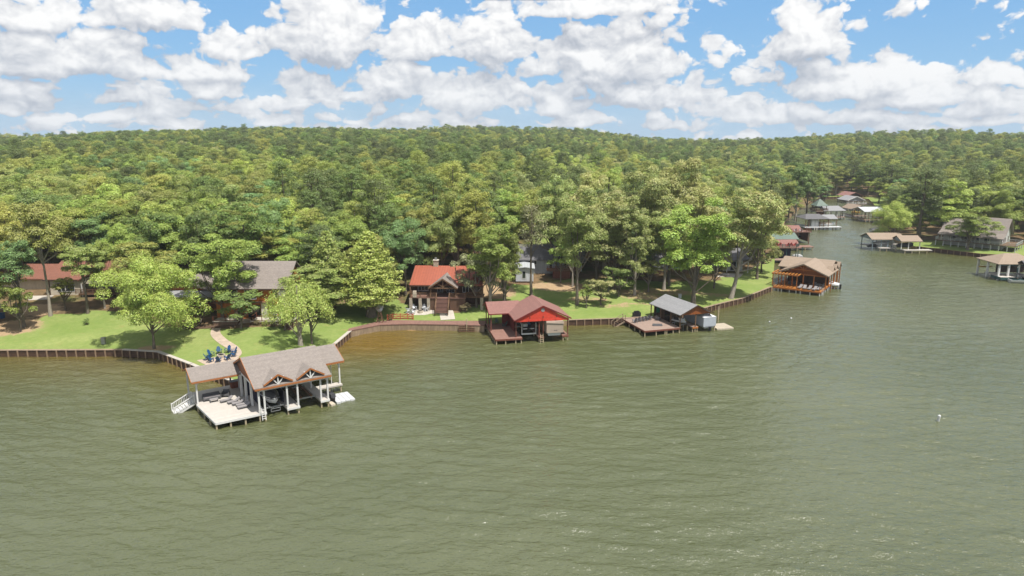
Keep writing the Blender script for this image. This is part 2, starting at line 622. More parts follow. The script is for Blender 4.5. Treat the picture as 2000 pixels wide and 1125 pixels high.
def make_water():
    y0, y1 = 36.0, 425.0
    rows = int(math.log(y1 / y0) / 0.0036)
    ys = y0 * np.exp(np.linspace(0, math.log(y1 / y0), rows))
    nc = 640
    k = np.linspace(-1, 1, nc)
    Y = np.repeat(ys[:, None], nc, 1)
    X = k[None, :] * (0.80 * ys[:, None] + 22)
    sp = np.maximum(np.gradient(ys)[:, None] + 0 * X, 2 * (0.80 * Y + 22) / nc)
    r = np.random.default_rng(3)
    Z = np.zeros_like(X)
    patch = 0.75 + 0.30 * np.sin(X * 0.045 + 0.6 * np.sin(Y * 0.03)) * np.sin(Y * 0.06 + 1.3 * np.sin(X * 0.021)) + 0.2 * np.sin(X * 0.013 + Y * 0.024)
    calm = 1 - 0.45 * np.exp(-sdist(X.ravel(), Y.ravel()).reshape(X.shape) / 7)
    for i in range(54):
        lam = 0.65 * (4.2 / 0.65) ** r.uniform(0, 1) ** 1.5
        th = R(-97) + r.normal() * 0.42 + 0.0
        kx, ky = math.cos(th) * 6.283 / lam, math.sin(th) * 6.283 / lam
        slope = 0.064 * (lam / 1.5) ** -0.1
        amp = slope * lam / 6.283
        fade = smooth(1.6, 3.4, lam / sp)
        ph = kx * X + ky * Y + r.uniform(0, 6.28) + 0.5 * np.sin(X * 0.11 + i) + 0.5 * np.sin(Y * 0.13 + 2 * i)
        g = 0.55 + 0.45 * np.sin(X * (0.05 + 0.006 * (i % 9)) + Y * 0.04 * ((i % 5) - 2) + i * 1.7)
        Z += amp * fade * g * (np.sin(ph) + 0.22 * np.sin(2 * ph + 1.2))
    edge = np.minimum(smooth(0, 0.04, 1 - np.abs(k))[None, :], np.minimum(smooth(0, 3, Y - y0), smooth(0, 8, y1 - Y)))
    Z *= patch * calm * edge
    n = rows * nc
    vs = np.stack([X.ravel(), Y.ravel(), Z.ravel()], 1).astype(np.float32)
    w0, w1 = 0.80 * y0 + 22, 0.80 * y1 + 22
    extra = np.array([(-w0, y0, 0), (w0, y0, 0), (w1, y1, 0), (-w1, y1, 0), (-3000, -1800, 0), (3000, -1800, 0), (3000, 1500, 0), (-3000, 1500, 0), (-3000, y0, 0), (3000, y0, 0), (3000, y1, 0), (-3000, y1, 0)], np.float32)
    i0 = (np.arange(rows - 1)[:, None] * nc + np.arange(nc - 1)[None, :]).ravel()
    quads = np.stack([i0, i0 + 1, i0 + nc + 1, i0 + nc], 1)
    ex = np.array([(4, 5, 9, 8), (8, 0, 3, 11), (1, 9, 10, 2), (11, 10, 6, 7)]) + n
    quads = np.concatenate([quads, ex]).astype(np.int32)
    me = bpy.data.meshes.new("lake_water")
    allv = np.concatenate([vs, extra])
    me.vertices.add(len(allv))
    me.vertices.foreach_set("co", allv.ravel())
    me.loops.add(quads.size)
    me.loops.foreach_set("vertex_index", quads.ravel())
    me.polygons.add(len(quads))
    me.polygons.foreach_set("loop_start", (np.arange(len(quads)) * 4).astype(np.int32))
    me.polygons.foreach_set("loop_total", np.full(len(quads), 4, np.int32))
    me.polygons.foreach_set("use_smooth", np.ones(len(quads), bool))
    me.update()
    x, y = allv[:, 0].astype(float), allv[:, 1].astype(float)
    d = sdist(x, y)
    sh = np.exp(-d / 5.5)
    bay = np.exp(-(((x + 21) / 9) ** 2 + ((y - 114) / 9.5) ** 2))        # the sandy bottom of the bay by the boardwalk
    lf = np.exp(-(((x + 62) / 22) ** 2 + ((y - 100) / 9) ** 2)) * 0.22
    shal = np.clip(np.where(x < 30, sh * 0.5, sh * 0.3) + 0.9 * bay + lf, 0, 1)
    at = me.attributes.new("shallow", "FLOAT", "POINT")
    at.data.foreach_set("value", shal.astype(np.float32))
    m, nt, b = nt_new("lake_surface")
    a = nd(nt, "ShaderNodeAttribute", attribute_name="shallow")
    geo = nd(nt, "ShaderNodeNewGeometry")

    def noise(sc, stretch, det=3, ro=0.55, rot=0.0):
        mp = nd(nt, "ShaderNodeMapping")
        mp.inputs["Scale"].default_value = stretch
        mp.inputs["Rotation"].default_value = (0, 0, rot)
        nt.links.new(geo.outputs["Position"], mp.inputs[0])
        n = nd(nt, "ShaderNodeTexNoise")
        n.inputs["Scale"].default_value = sc
        n.inputs["Detail"].default_value = det
        n.inputs["Roughness"].default_value = ro
        nt.links.new(mp.outputs[0], n.inputs["Vector"])
        return n.outputs[0]

    big = noise(0.035, (1, 1, 1), 3)
    c = mixc(nt, math_n(nt, "MULTIPLY_ADD", big, 2.2, -0.6, clamp=True), (0.066, 0.077, 0.028), (0.094, 0.104, 0.046))
    c = mixc(nt, math_n(nt, "POWER", a.outputs["Fac"], 1.2), c, (0.14, 0.088, 0.014))
    nt.links.new(c, b.inputs["Base Color"])
    b.inputs["Roughness"].default_value = 0.12
    b.inputs["IOR"].default_value = 1.9
    b.inputs["Specular IOR Level"].default_value = 0.5
    w1 = noise(1.0, (0.42, 1.0, 1), 4, 0.62, R(-9))
    w2 = noise(2.6, (0.5, 1.0, 1), 3, 0.65, R(8))
    w3 = noise(0.14, (0.5, 1, 1), 2, 0.5, R(-20))
    pat = noise(0.028, (0.5, 1.2, 1), 3, 0.55, R(15))
    amp = math_n(nt, "MULTIPLY_ADD", pat, 1.6, -0.1, clamp=True)
    hsum = math_n(nt, "ADD", math_n(nt, "MULTIPLY", w1, 0.25), math_n(nt, "MULTIPLY", w2, 0.15))
    hsum = math_n(nt, "MULTIPLY", hsum, math_n(nt, "MULTIPLY_ADD", amp, 0.6, 0.5))
    hsum = math_n(nt, "ADD", hsum, math_n(nt, "MULTIPLY", w3, 0.0))
    bp = nd(nt, "ShaderNodeBump")
    bp.inputs["Strength"].default_value = 1.0
    bp.inputs["Distance"].default_value = 1.2
    nt.links.new(hsum, bp.inputs["Height"])
    nt.links.new(bp.outputs[0], b.inputs["Normal"])
    me.materials.append(m)
    o = bpy.data.objects.new("lake_water", me)
    COL.objects.link(o)
    struct(o)


make_water()

# ------------------------------------------------------------------ trees
def leaf_material():
    m, nt, b = nt_new("leaves")
    out = nt.nodes["Material Output"]
    nt.nodes.remove(b)
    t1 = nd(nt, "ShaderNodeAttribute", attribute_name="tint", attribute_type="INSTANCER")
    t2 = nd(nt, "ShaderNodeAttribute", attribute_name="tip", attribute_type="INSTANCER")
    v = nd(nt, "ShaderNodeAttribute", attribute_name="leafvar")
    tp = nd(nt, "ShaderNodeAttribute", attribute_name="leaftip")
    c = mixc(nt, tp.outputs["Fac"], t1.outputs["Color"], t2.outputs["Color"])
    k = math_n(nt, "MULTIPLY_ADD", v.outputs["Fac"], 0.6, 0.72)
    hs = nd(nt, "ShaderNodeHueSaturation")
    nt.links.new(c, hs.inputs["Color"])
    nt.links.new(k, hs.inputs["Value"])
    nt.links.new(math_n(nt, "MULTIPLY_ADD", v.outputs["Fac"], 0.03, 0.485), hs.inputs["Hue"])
    d = nd(nt, "ShaderNodeBsdfDiffuse")
    tr = nd(nt, "ShaderNodeBsdfTranslucent")
    nt.links.new(hs.outputs[0], d.inputs[0])
    nt.links.new(hs.outputs[0], tr.inputs[0])
    gl = nd(nt, "ShaderNodeBsdfGlossy")
    gl.inputs["Roughness"].default_value = 0.55
    gl.inputs["Color"].default_value = (1, 1, 1, 1)
    mx = nd(nt, "ShaderNodeMixShader")
    mx.inputs[0].default_value = 0.25
    nt.links.new(d.outputs[0], mx.inputs[1])
    nt.links.new(tr.outputs[0], mx.inputs[2])
    m2 = nd(nt, "ShaderNodeMixShader")
    m2.inputs[0].default_value = 0.035
    nt.links.new(mx.outputs[0], m2.inputs[1])
    nt.links.new(gl.outputs[0], m2.inputs[2])
    nt.links.new(m2.outputs[0], out.inputs["Surface"])
    return m


LEAF = leaf_material()


def cards(name, cen, nrm, size, asp, tip, droop=0.0):
    """one mesh of leaf sprays: a bent kite-shaped pair of faces per spray"""
    n = len(cen)
    r = rng.normal(size=(n, 3))
    nrm = nrm / (np.linalg.norm(nrm, axis=1, keepdims=True) + 1e-9)
    a = np.cross(nrm, r)
    a /= np.linalg.norm(a, axis=1, keepdims=True) + 1e-9
    if droop:
        a = a + np.array([0, 0, -droop])
        a -= nrm * np.sum(a * nrm, 1, keepdims=True)
        a /= np.linalg.norm(a, axis=1, keepdims=True) + 1e-9
    b = np.cross(nrm, a)
    L = (size * rng.uniform(0.65, 1.35, n))[:, None]
    W = L * (asp * rng.uniform(0.7, 1.3, n))[:, None]
    bend = L * rng.uniform(-0.15, 0.35, n)[:, None]
    q = np.stack([cen - a * L * 0.5, cen + b * W * 0.5 - nrm * bend * 0.5, cen + a * L * 0.55 - nrm * bend, cen - b * W * 0.5 - nrm * bend * 0.5], 1).reshape(-1, 3)
    me = bpy.data.meshes.new(name)
    me.vertices.add(4 * n)
    me.vertices.foreach_set("co", q.astype(np.float32).ravel())
    me.loops.add(4 * n)
    me.loops.foreach_set("vertex_index", np.arange(4 * n, dtype=np.int32))
    me.polygons.add(n)
    me.polygons.foreach_set("loop_start", (np.arange(n) * 4).astype(np.int32))
    me.polygons.foreach_set("loop_total", np.full(n, 4, np.int32))
    me.update()
    for nm, arr in (("leafvar", rng.uniform(0, 1, n)), ("leaftip", tip)):
        at = me.attributes.new(nm, "FLOAT", "FACE")
        at.data.foreach_set("value", arr.astype(np.float32))
    me.materials.append(LEAF)
    return me


def crown_from_blobs(name, blobs, per, size, asp=0.62, up=0.6, rnd=0.42, shell=0.72, droop=0.0, tipup=0.5):
    C_, N_, T_ = [], [], []
    for (c, r, fl) in blobs:
        n = int(per * r * r)
        d = rng.normal(size=(n, 3))
        d /= np.linalg.norm(d, axis=1, keepdims=True)
        d[:, 2] = np.where(d[:, 2] < -0.35, -d[:, 2], d[:, 2])
        rad = r * rng.uniform(shell, 1.08, n) * (1 + 0.18 * np.sin(d[:, 0] * 5 + c[0]) * np.cos(d[:, 1] * 4 + c[1]))
        p = np.array(c) + d * rad[:, None] * np.array([1, 1, fl])
        C_.append(p)
        N_.append(d * np.array([1, 1, 1 / fl]) + np.array([0, 0, up]) + rng.normal(size=(n, 3)) * rnd)
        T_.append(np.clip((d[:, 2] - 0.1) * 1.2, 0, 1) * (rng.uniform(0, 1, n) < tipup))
    return cards(name, np.concatenate(C_), np.concatenate(N_), np.full(sum(len(x) for x in C_), size), np.full(sum(len(x) for x in C_), asp), np.concatenate(T_), droop)


def limb_mesh(name, mat, trunk, limbs):
    mb = MB()
    mb.tube(trunk[0], trunk[1])
    for pts, rad in limbs:
        mb.tube(pts, rad, 5)
    me_o = mb.build(name, mat, None, True)
    me = me_o.data
    bpy.data.objects.remove(me_o)
    return me


def make_limbs(h0, blobs, r0, k=9):
    idx = rng.permutation(len(blobs))[:k]
    out = []
    for i in idx:
        c = np.array(blobs[i][0])
        s = np.array([0, 0, min(c[2] * 0.75, h0 + rng.uniform(0, 0.35) * (c[2] - h0))])
        mid = s * 0.45 + c * 0.55 + np.array([0, 0, -0.4]) + rng.normal(size=3) * 0.3
        out.append(([s, mid, c], [r0 * 0.42, r0 * 0.26, 0.04]))
    return out


def trunk_path(h, r, lean=0.4, n=6, flare=1.5):
    a, b = rng.uniform(-lean, lean, 2)
    pts, rad = [], []
    for i in range(n):
        t = i / (n - 1)
        pts.append((a * t * t + 0.12 * math.sin(t * 5 + a), b * t * t, t * h - 0.25 * (i == 0)))
        rad.append(r * (flare if i == 0 else 1.0) * (1 - 0.75 * t) + 0.02)
    return pts, rad


def oak(seed, Ht=15.0, W=10.0, base=0.28, n=48, per=410, size=0.215, mat=None, bias=0.0):
    global rng
    rng = np.random.default_rng(seed)
    blobs = []
    cz, rz = Ht * (base + 1) / 2, Ht * (1 - base) / 2
    lob = rng.uniform(0, 6.28, 4)
    for i in range(n):
        while True:
            d = rng.normal(size=3)
            d /= np.linalg.norm(d)
            if d[2] > -0.9:
                break
        q = rng.uniform(0.55, 0.9) if i > n * 0.25 else rng.uniform(0.1, 0.55)
        th = math.atan2(d[1], d[0])
        wob = 1 + 0.16 * math.sin(2 * th + lob[0]) + 0.13 * math.sin(3 * th + lob[1]) + 0.1 * math.sin(5 * th + lob[2])
        w = W / 2 * (1 - 0.15 * max(0, -d[2])) * wob
        hor = math.hypot(d[0], d[1]) + 1e-6
        if d[2] < 0:
            w *= (0.55 + 0.45 * hor) / hor
        c = (d[0] * w * q, d[1] * w * q, cz + d[2] * rz * q * (1 + 0.1 * math.sin(th * 2 + lob[3])) + bias)
        r = rng.uniform(0.95, 1.75) * W / 10 * (1.0 - 0.2 * q)
        blobs.append((c, r, rng.uniform(0.62, 0.85)))
    me = crown_from_blobs("oak_crown", blobs, per, size)
    tk = trunk_path(Ht * 0.72, 0.2 * Ht / 15)
    tm = limb_mesh("oak_trunk", mat or BARK, tk, make_limbs(Ht * base * 0.8, blobs, 0.26))
    return me, tm, Ht, W


def pine(seed, Ht=20.0, W=8.0, base=0.5, per=190, n=36):
    global rng
    rng = np.random.default_rng(seed)
    blobs = []
    for i in range(n):
        t = (i + rng.uniform(0, 1)) / n
        z = Ht * (base + (1 - base) * t * 0.97)
        w = W / 2 * math.sqrt(max(0.05, 1 - 0.8 * t ** 3)) * (0.62 + 0.38 * min(1, t * 3))
        th = i * 2.4 + rng.uniform(-0.4, 0.4)
        q = rng.uniform(0.35, 0.9)
        blobs.append(((math.cos(th) * w * q, math.sin(th) * w * q, z), rng.uniform(0.95, 1.5), rng.uniform(0.55, 0.75)))
    me = crown_from_blobs("pine_crown", blobs, per, 0.27, asp=0.45, up=0.7, rnd=0.55, shell=0.45, tipup=0.4)
    tk = trunk_path(Ht * 0.95, 0.24 * Ht / 20, 0.3)
    tm = limb_mesh("pine_trunk", BARK, tk, make_limbs(Ht * base, blobs, 0.15, 12))
    return me, tm, Ht, W


def cypress(seed, Ht=16.0, W=9.0):
    global rng
    rng = np.random.default_rng(seed)
    C_, N_, T_ = [], [], []
    lv = 22
    for i in range(lv):
        t = (i + 0.5) / lv
        z = Ht * (0.16 + 0.82 * t)
        w = W / 2 * (1.0 - t ** 1.5) ** 0.75 * min(1, 0.62 + 2.2 * t)
        nb = int(5 + 7 * (1 - t))
        for k in range(nb):
            th = 6.283 * k / nb + i * 1.1 + rng.uniform(-0.3, 0.3)
            ln = max(0.5, w * rng.uniform(0.75, 1.15))
            m = int(34 + 100 * ln / 4)
            u = rng.uniform(0.15, 1, m) ** 0.7
            wd = 0.25 + 0.75 * ln * 0.28 * np.sin(np.clip(u * 3.0, 0, 3.14)) + 0.1
            off = rng.normal(size=m) * wd * 0.6
            x = math.cos(th) * u * ln - math.sin(th) * off
            y = math.sin(th) * u * ln + math.cos(th) * off
            zz = z + u * ln * 0.10 - 0.22 * (u * ln * 0.5) ** 2 * 0.35 + rng.normal(size=m) * 0.16
            C_.append(np.stack([x, y, zz], 1))
            N_.append(np.stack([0.55 * math.cos(th) + 0 * u, 0.55 * math.sin(th) + 0 * u, 0.9 + 0 * u], 1) + rng.normal(size=(m, 3)) * 0.45)
            T_.append((u > 0.6) * rng.uniform(0.2, 1, m))
    cen = np.concatenate(C_)
    me = cards("cypress_crown", cen, np.concatenate(N_), np.full(len(cen), 0.30), np.full(len(cen), 0.5), np.concatenate(T_), 0.25)
    tk = trunk_path(Ht * 0.95, 0.4, 0.15, 7, 1.9)
    limbs = []
    for k in range(10):
        z = Ht * (0.2 + 0.06 * k)
        th = k * 2.1
        limbs.append(([(0, 0, z), (math.cos(th) * 1.2, math.sin(th) * 1.2, z + 0.25), (math.cos(th) * 2.8, math.sin(th) * 2.8, z + 0.3)], [0.1, 0.07, 0.02]))
    tm = limb_mesh("cypress_trunk", BARK, tk, limbs)
    return me, tm, Ht, W


def birch(seed, Ht=12.0, W=9.5):
    global rng
    rng = np.random.default_rng(seed)
    C_, N_ = [], []
    for i in range(120):
        th = rng.uniform(0, 6.283)
        q = rng.uniform(0.1, 1) ** 0.6
        t = rng.uniform(0, 1)
        z0 = Ht * (0.34 + 0.62 * (1 - (0.75 * q) ** 2) * (0.45 + 0.55 * t))
        x0, y0 = math.cos(th) * q * W / 2, math.sin(th) * q * W / 2
        m = 95
        u = rng.uniform(0, 1, m)
        ln = rng.uniform(1.2, 3.0)
        C_.append(np.stack([x0 + math.cos(th) * u * 0.5 + rng.normal(size=m) * 0.3, y0 + math.sin(th) * u * 0.5 + rng.normal(size=m) * 0.3, z0 - u * ln + rng.normal(size=m) * 0.12], 1))
        N_.append(np.stack([math.cos(th) + 0 * u, math.sin(th) + 0 * u, 0.6 + 0 * u], 1) + rng.normal(size=(m, 3)) * 0.7)
    cen = np.concatenate(C_)
    me = cards("birch_crown", cen, np.concatenate(N_), np.full(len(cen), 0.25), np.full(len(cen), 0.5), rng.uniform(0, 1, len(cen)) ** 2, 0.8)
    tk = trunk_path(Ht * 0.8, 0.3, 0.3)
    limbs = []
    for k in range(8):
        th = k * 0.9
        z = 0.8 + 0.5 * k
        limbs.append(([(0, 0, z), (math.cos(th) * 1.3, math.sin(th) * 1.3, z + 2.2), (math.cos(th) * 2.6, math.sin(th) * 2.6, z + 4.2)], [0.15, 0.09, 0.03]))
    tm = limb_mesh("birch_trunk", BARKP, tk, limbs)
    return me, tm, Ht, W


def snag(seed, Ht=17.0):
    global rng
    rng = np.random.default_rng(seed)
    tk = trunk_path(Ht, 0.22, 0.5, 8)
    limbs = []
    for k in range(26):
        t = 0.5 + 0.5 * k / 26
        z = Ht * t
        th = k * 2.4
        ln = 3.2 * (1.15 - t) + 0.8
        e = (math.cos(th) * ln, math.sin(th) * ln, z + ln * 0.8)
        mid = (math.cos(th) * ln * 0.5, math.sin(th) * ln * 0.5, z + ln * 0.25)
        limbs.append(([(0, 0, z - 0.2), mid, e], [0.09, 0.06, 0.025]))
        for s in (-0.6, 0.5):
            limbs.append(([mid, (mid[0] + math.cos(th + s) * ln * 0.5, mid[1] + math.sin(th + s) * ln * 0.5, mid[2] + ln * 0.55)], [0.05, 0.02]))
    return limb_mesh("snag_trunk", BARKX, tk, limbs)


VAR = {
    "oak": [oak(11, 15, 10, 0.16), oak(12, 15, 11, 0.14, 52), oak(13, 16, 9.5, 0.18), oak(14, 14, 11, 0.12, 54), oak(15, 16, 10, 0.2, 44)],
    "tall": [oak(21, 18, 8.5, 0.12, 60), oak(22, 18, 8, 0.14, 58, mat=BARKP), oak(23, 17, 9, 0.1, 62)],
    "high": [oak(25, 17, 9, 0.52, 46, mat=BARKP), oak(26, 17, 8, 0.47, 44)],
    "lofty": [oak(27, 17, 9, 0.28, 48, mat=BARKP), oak(28, 17, 9.5, 0.25, 48)],
    "young": [oak(31, 7, 4.6, 0.26, 26, 560, 0.19), oak(32, 8, 4.2, 0.24, 26, 560, 0.19)],
    "spread": [oak(41, 12, 14, 0.10, 88, 360, 0.185, BARKP), oak(42, 12, 13, 0.16, 78, 360, 0.185)],
    "shrub": [oak(51, 4, 5, 0.0, 28, 360, 0.19)],
    "pine": [pine(61), pine(62, 20, 7.5, 0.42, 190, 42), pine(63, 19, 8.5, 0.45, 190, 40)],
    "cypress": [cypress(71), cypress(72)],
    "birch": [birch(81)],
    "slim": [pine(91, 19, 5.0, 0.55, 110, 22)],
}
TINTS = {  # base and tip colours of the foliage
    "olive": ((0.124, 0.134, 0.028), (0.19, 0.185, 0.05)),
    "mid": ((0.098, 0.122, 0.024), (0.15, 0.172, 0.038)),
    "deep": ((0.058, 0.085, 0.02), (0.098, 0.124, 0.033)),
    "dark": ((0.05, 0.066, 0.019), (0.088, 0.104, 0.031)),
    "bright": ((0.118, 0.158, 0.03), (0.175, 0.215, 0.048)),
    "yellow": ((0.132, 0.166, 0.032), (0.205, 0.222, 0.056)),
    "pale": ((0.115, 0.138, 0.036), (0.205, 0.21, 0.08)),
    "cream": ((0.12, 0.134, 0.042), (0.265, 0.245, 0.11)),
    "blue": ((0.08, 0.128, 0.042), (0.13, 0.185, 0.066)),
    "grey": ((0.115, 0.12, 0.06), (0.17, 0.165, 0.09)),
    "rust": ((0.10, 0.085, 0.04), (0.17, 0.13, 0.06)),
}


def jit(c, a=0.24, gain=2.65):
    k = gain * (1 + random.uniform(-a, a))
    return [float(c[0] * k * (1 + random.uniform(-0.07, 0.07))), float(c[1] * k), float(c[2] * k * (1 + random.uniform(-0.1, 0.1)))]


NAMES = {"oak": "oak_tree", "tall": "oak_tree", "high": "oak_tree", "lofty": "oak_tree", "young": "young_tree", "spread": "spreading_tree", "shrub": "shrub", "pine": "pine_tree",
         "cypress": "cypress_tree", "birch": "birch_tree", "slim": "pine_tree"}
TREES = []


def tree(kind, tint, loc, ht, w, label, group=None, rz=None, lean=None):
    vs = VAR[kind]
    me, tm, h0, w0 = vs[len(TREES) % len(vs)] if rz is None else vs[int(rz * 10) % len(vs)]
    nm = NAMES[kind]
    t = thing(nm, label, "shrub" if kind == "shrub" else "tree", loc, random.uniform(0, 6.28), group)
    t.scale = (w / w0, w / w0, ht / h0)
    if lean:
        t.rotation_mode = "XYZ"
        t.rotation_euler = (lean[0], lean[1], 0)
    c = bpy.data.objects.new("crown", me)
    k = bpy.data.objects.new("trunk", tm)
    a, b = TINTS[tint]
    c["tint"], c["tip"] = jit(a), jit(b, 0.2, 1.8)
    for o in (c, k):
        COL.objects.link(o)
        o.parent = t
    TREES.append((loc[0], loc[1], w, t, c))
    return t


def ptree(kind, tint, px, py, top, wpx, label, rz=None, lean=None):
    """a tree whose foot, tip and spread were measured in the picture"""
    g = gp(px, py)
    dep = g[1] * CP + (H - g[2]) * SP
    ht = max(2.0, ztop(top, g[1]) - g[2])
    return tree(kind, tint, g, ht, wpx * dep / F, label, rz=rz, lean=lean)


FORE = [
    # kind, tint, foot x, foot y, top y, width, label
    ("young", "mid", 41, 648, 540, 62, "small dark green tree with slim trunk nearest the lake on far-left lawn"),
    ("high", "blue", 48, 639, 455, 92, "bushy blue-green tree on slim trunk at left edge of the lawn"),
    ("high", "olive", 98, 617, 385, 112, "tall olive oak with pale forked trunk before the cream house corner"),
    ("high", "pale", 171, 612, 466, 88, "pale olive tree on light trunk in front of cream house window"),
    ("high", "bright", 243, 590, 430, 66, "bright green tree with grey trunk beside cream house porch"),
    ("spread", "yellow", 301, 681, 500, 168, "wide yellow-green tree with several trunks near the left seawall bend"),
    ("shrub", "yellow", 372, 640, 572, 95, "yellow-green bush at the left end of cedar house terrace"),
    ("oak", "mid", 436, 624, 445, 150, "broad dark green oak standing over the cedar house entrance"),
    ("young", "deep", 470, 641, 558, 95, "small deep green tree beside the cedar house front walk"),
    ("birch", "yellow", 588, 674, 528, 118, "pale drooping birch with light trunk behind the large boathouse"),
    ("young", "bright", 555, 645, 590, 60, "light green sapling at right end of cedar house terrace"),
    ("young", "mid", 610, 672, 560, 60, "dark-trunked tree half hidden behind the drooping birch"),
    ("cypress", "yellow", 645, 612, 448, 108, "yellow-green feathery cypress right of the cedar house"),
    ("cypress", "yellow", 725, 617, 448, 142, "large feathery cypress with flared trunk behind the boardwalk"),
    ("oak", "blue", 792, 575, 415, 100, "round blue-green tree above left end of log cabin"),
    ("oak", "bright", 648, 560, 415, 78, "bright lime green tree crown behind two feathery cypresses"),
    ("oak", "blue", 556, 545, 384, 92, "dark blue-green tree right behind the cedar house roof"),
    ("young", "bright", 585, 560, 458, 62, "light green small tree between cedar house roof and cypress"),
    ("young", "grey", 930, 600, 478, 90, "greyish small tree overhanging right side of log cabin roof"),
    ("tall", "bright", 958, 606, 415, 105, "bright green multi-stemmed tree between log cabin and red boathouse"),
    ("tall", "mid", 985, 595, 425, 75, "green tree with dark foliage right of log cabin"),
    ("young", "bright", 987, 588, 545, 34, "slender sapling on bare ground behind red boathouse annex"),
    ("slim", "grey", 1038, 577, 400, 52, "tall bare-trunked slim pine rising behind the red boathouse ridge"),
    ("lofty", "pale", 1127, 595, 362, 110, "tall pale oak on light trunk right of red boathouse"),
    ("young", "cream", 1174, 596, 535, 62, "small cream-tipped tree on the lawn between two boathouses"),
    ("young", "mid", 1145, 602, 552, 30, "thin sapling beside the small cream-tipped lawn tree"),
    ("young", "deep", 1208, 579, 510, 60, "dark green small tree on shaded lawn behind cream-tipped tree"),
    ("tall", "cream", 1200, 566, 365, 120, "cream-topped tall oak on shaded lawn behind the middle shore"),
    ("tall", "pale", 1239, 576, 380, 80, "pale oak with straight trunk on shaded lawn, left of small pale tree"),
    ("young", "cream", 1266, 570, 500, 58, "small pale cream tree with white trunk on shaded lawn"),
    ("lofty", "pale", 1296, 566, 400, 105, "dark-trunked pale oak up the lawn behind grey-roofed boathouse"),
    ("lofty", "olive", 1306, 558, 420, 90, "olive oak just behind dark-trunked pale oak on upper lawn"),
    ("tall", "bright", 1355, 594, 375, 140, "large bright green tree with grey trunk behind grey-roofed boathouse"),
    ("oak", "olive", 1394, 563, 440, 80, "olive oak on upper lawn between bright tree and leaning oak"),
    ("lofty", "cream", 1427, 583, 352, 150, "leaning dark-trunked oak with pale crown near the orange boathouse"),
    ("oak", "cream", 1478, 545, 372, 105, "pale tan oak overhanging the cove shore left of orange boathouse"),
    ("young", "pale", 1488, 532, 455, 70, "low pale tree at the water edge behind orange boathouse"),
    ("spread", "yellow", 1740, 474, 395, 76, "rounded yellow-green tree overhanging the water by the right point"),
    ("tall", "mid", 1889, 488, 398, 84, "tall green tree standing in front of the A-frame house"),
    ("tall", "yellow", 1845, 470, 345, 85, "yellow-green tall tree left of the A-frame house"),
    ("pine", "dark", 1795, 470, 330, 95, "dark broad pine left of the A-frame house"),
    ("tall", "yellow", 1925, 462, 350, 95, "yellow-green tall tree right behind the A-frame roof"),
    ("pine", "dark", 1735, 405, 318, 82, "dark pine on small lawn behind white-roofed boathouse"),
    ("tall", "deep", 1553, 430, 303, 58, "tall dark oval tree on the left bank of the cove"),
    ("tall", "mid", 1520, 440, 335, 62, "green tree left of the tall dark oval tree on cove bank"),
    ("young", "blue", 1604, 408, 355, 34, "small grey-green tree beside the green-roofed gazebo"),
    ("tall", "pale", 1600, 385, 305, 52, "pale tall tree at the head of the cove"),
    ("oak", "cream", 1265, 540, 310, 130, "large cream oak crown above middle of the shaded lawn"),
    ("oak", "cream", 1165, 545, 330, 115, "large tan-flowered oak crown right of the grey house"),
    ("tall", "bright", 1118, 560, 372, 52, "bright green tree close to right side of grey house deck"),
    ("oak", "pale", 1085, 532, 330, 105, "pale oak crown over the grey house roof"),
    ("oak", "cream", 1335, 530, 305, 135, "broad tan oak crown behind the large bright green tree"),
    ("oak", "olive", 895, 545, 352, 85, "pale olive tree directly behind log cabin chimney"),
    ("oak", "pale", 865, 548, 395, 90, "brownish pale oak behind the log cabin roof"),
    ("young", "bright", 1095, 552, 455, 52, "small bright tree in front of the grey house wall"),
]
FORE += [
    ("young", "olive", 128, 606, 532, 44, "small olive tree before the cream house roof, between two pale trunks"),
    ("lofty", "mid", 205, 602, 462, 62, "mid green tree at the cream house porch end"),
    ("tall", "deep", 1575, 416, 318, 46, "deep green tree right of the tall dark oval tree on cove bank"),
    ("oak", "mid", 1588, 404, 332, 42, "mid green round tree just behind the raised gazebo"),
    ("pine", "dark", 1498, 456, 338, 62, "dark pine on the left cove bank above the maroon boathouse"),
    ("oak", "olive", 1540, 424, 345, 55, "olive oak on cove bank left of the grey hip-roofed boathouse"),
    ("tall", "olive", 1632, 382, 318, 42, "olive tree standing at the cove head behind the small lawn"),
    ("pine", "dark", 1662, 380, 312, 44, "dark pine at the cove head beside the brown house"),
    ("pine", "deep", 1694, 384, 316, 46, "deep green pine on the small lawn behind the maroon cove roof"),
    ("oak", "mid", 1716, 396, 342, 50, "mid green tree between small lawn and white metal roof"),
    ("oak", "deep", 1770, 440, 360, 60, "deep green oak behind the slate-blue boathouse"),
    ("young", "mid", 1790, 462, 415, 46, "low green tree on the point left of the lake house deck"),
    ("oak", "olive", 1985, 448, 362, 80, "olive oak at the right edge behind the lake house"),
]
for kd, ti, px, py, top, w, lb in FORE:
    ln = (0.0, 0.16) if "leaning dark-trunked oak with" in lb else None
    ptree(kd, ti, px, py, top, w, lb, lean=ln)
g = gp(622, 480)
t = thing("dead_tree", "bare bleached dead tree standing among dark pines above the cedar house", "tree", g, 0.3)
dm = snag(99)
o = bpy.data.objects.new("trunk", dm)
COL.objects.link(o)
o.parent = t
zt = ztop(322, g[1]) - g[2]
t.scale = (0.9, 0.9, zt / 20)
TREES.append((g[0], g[1], 5, t, None))

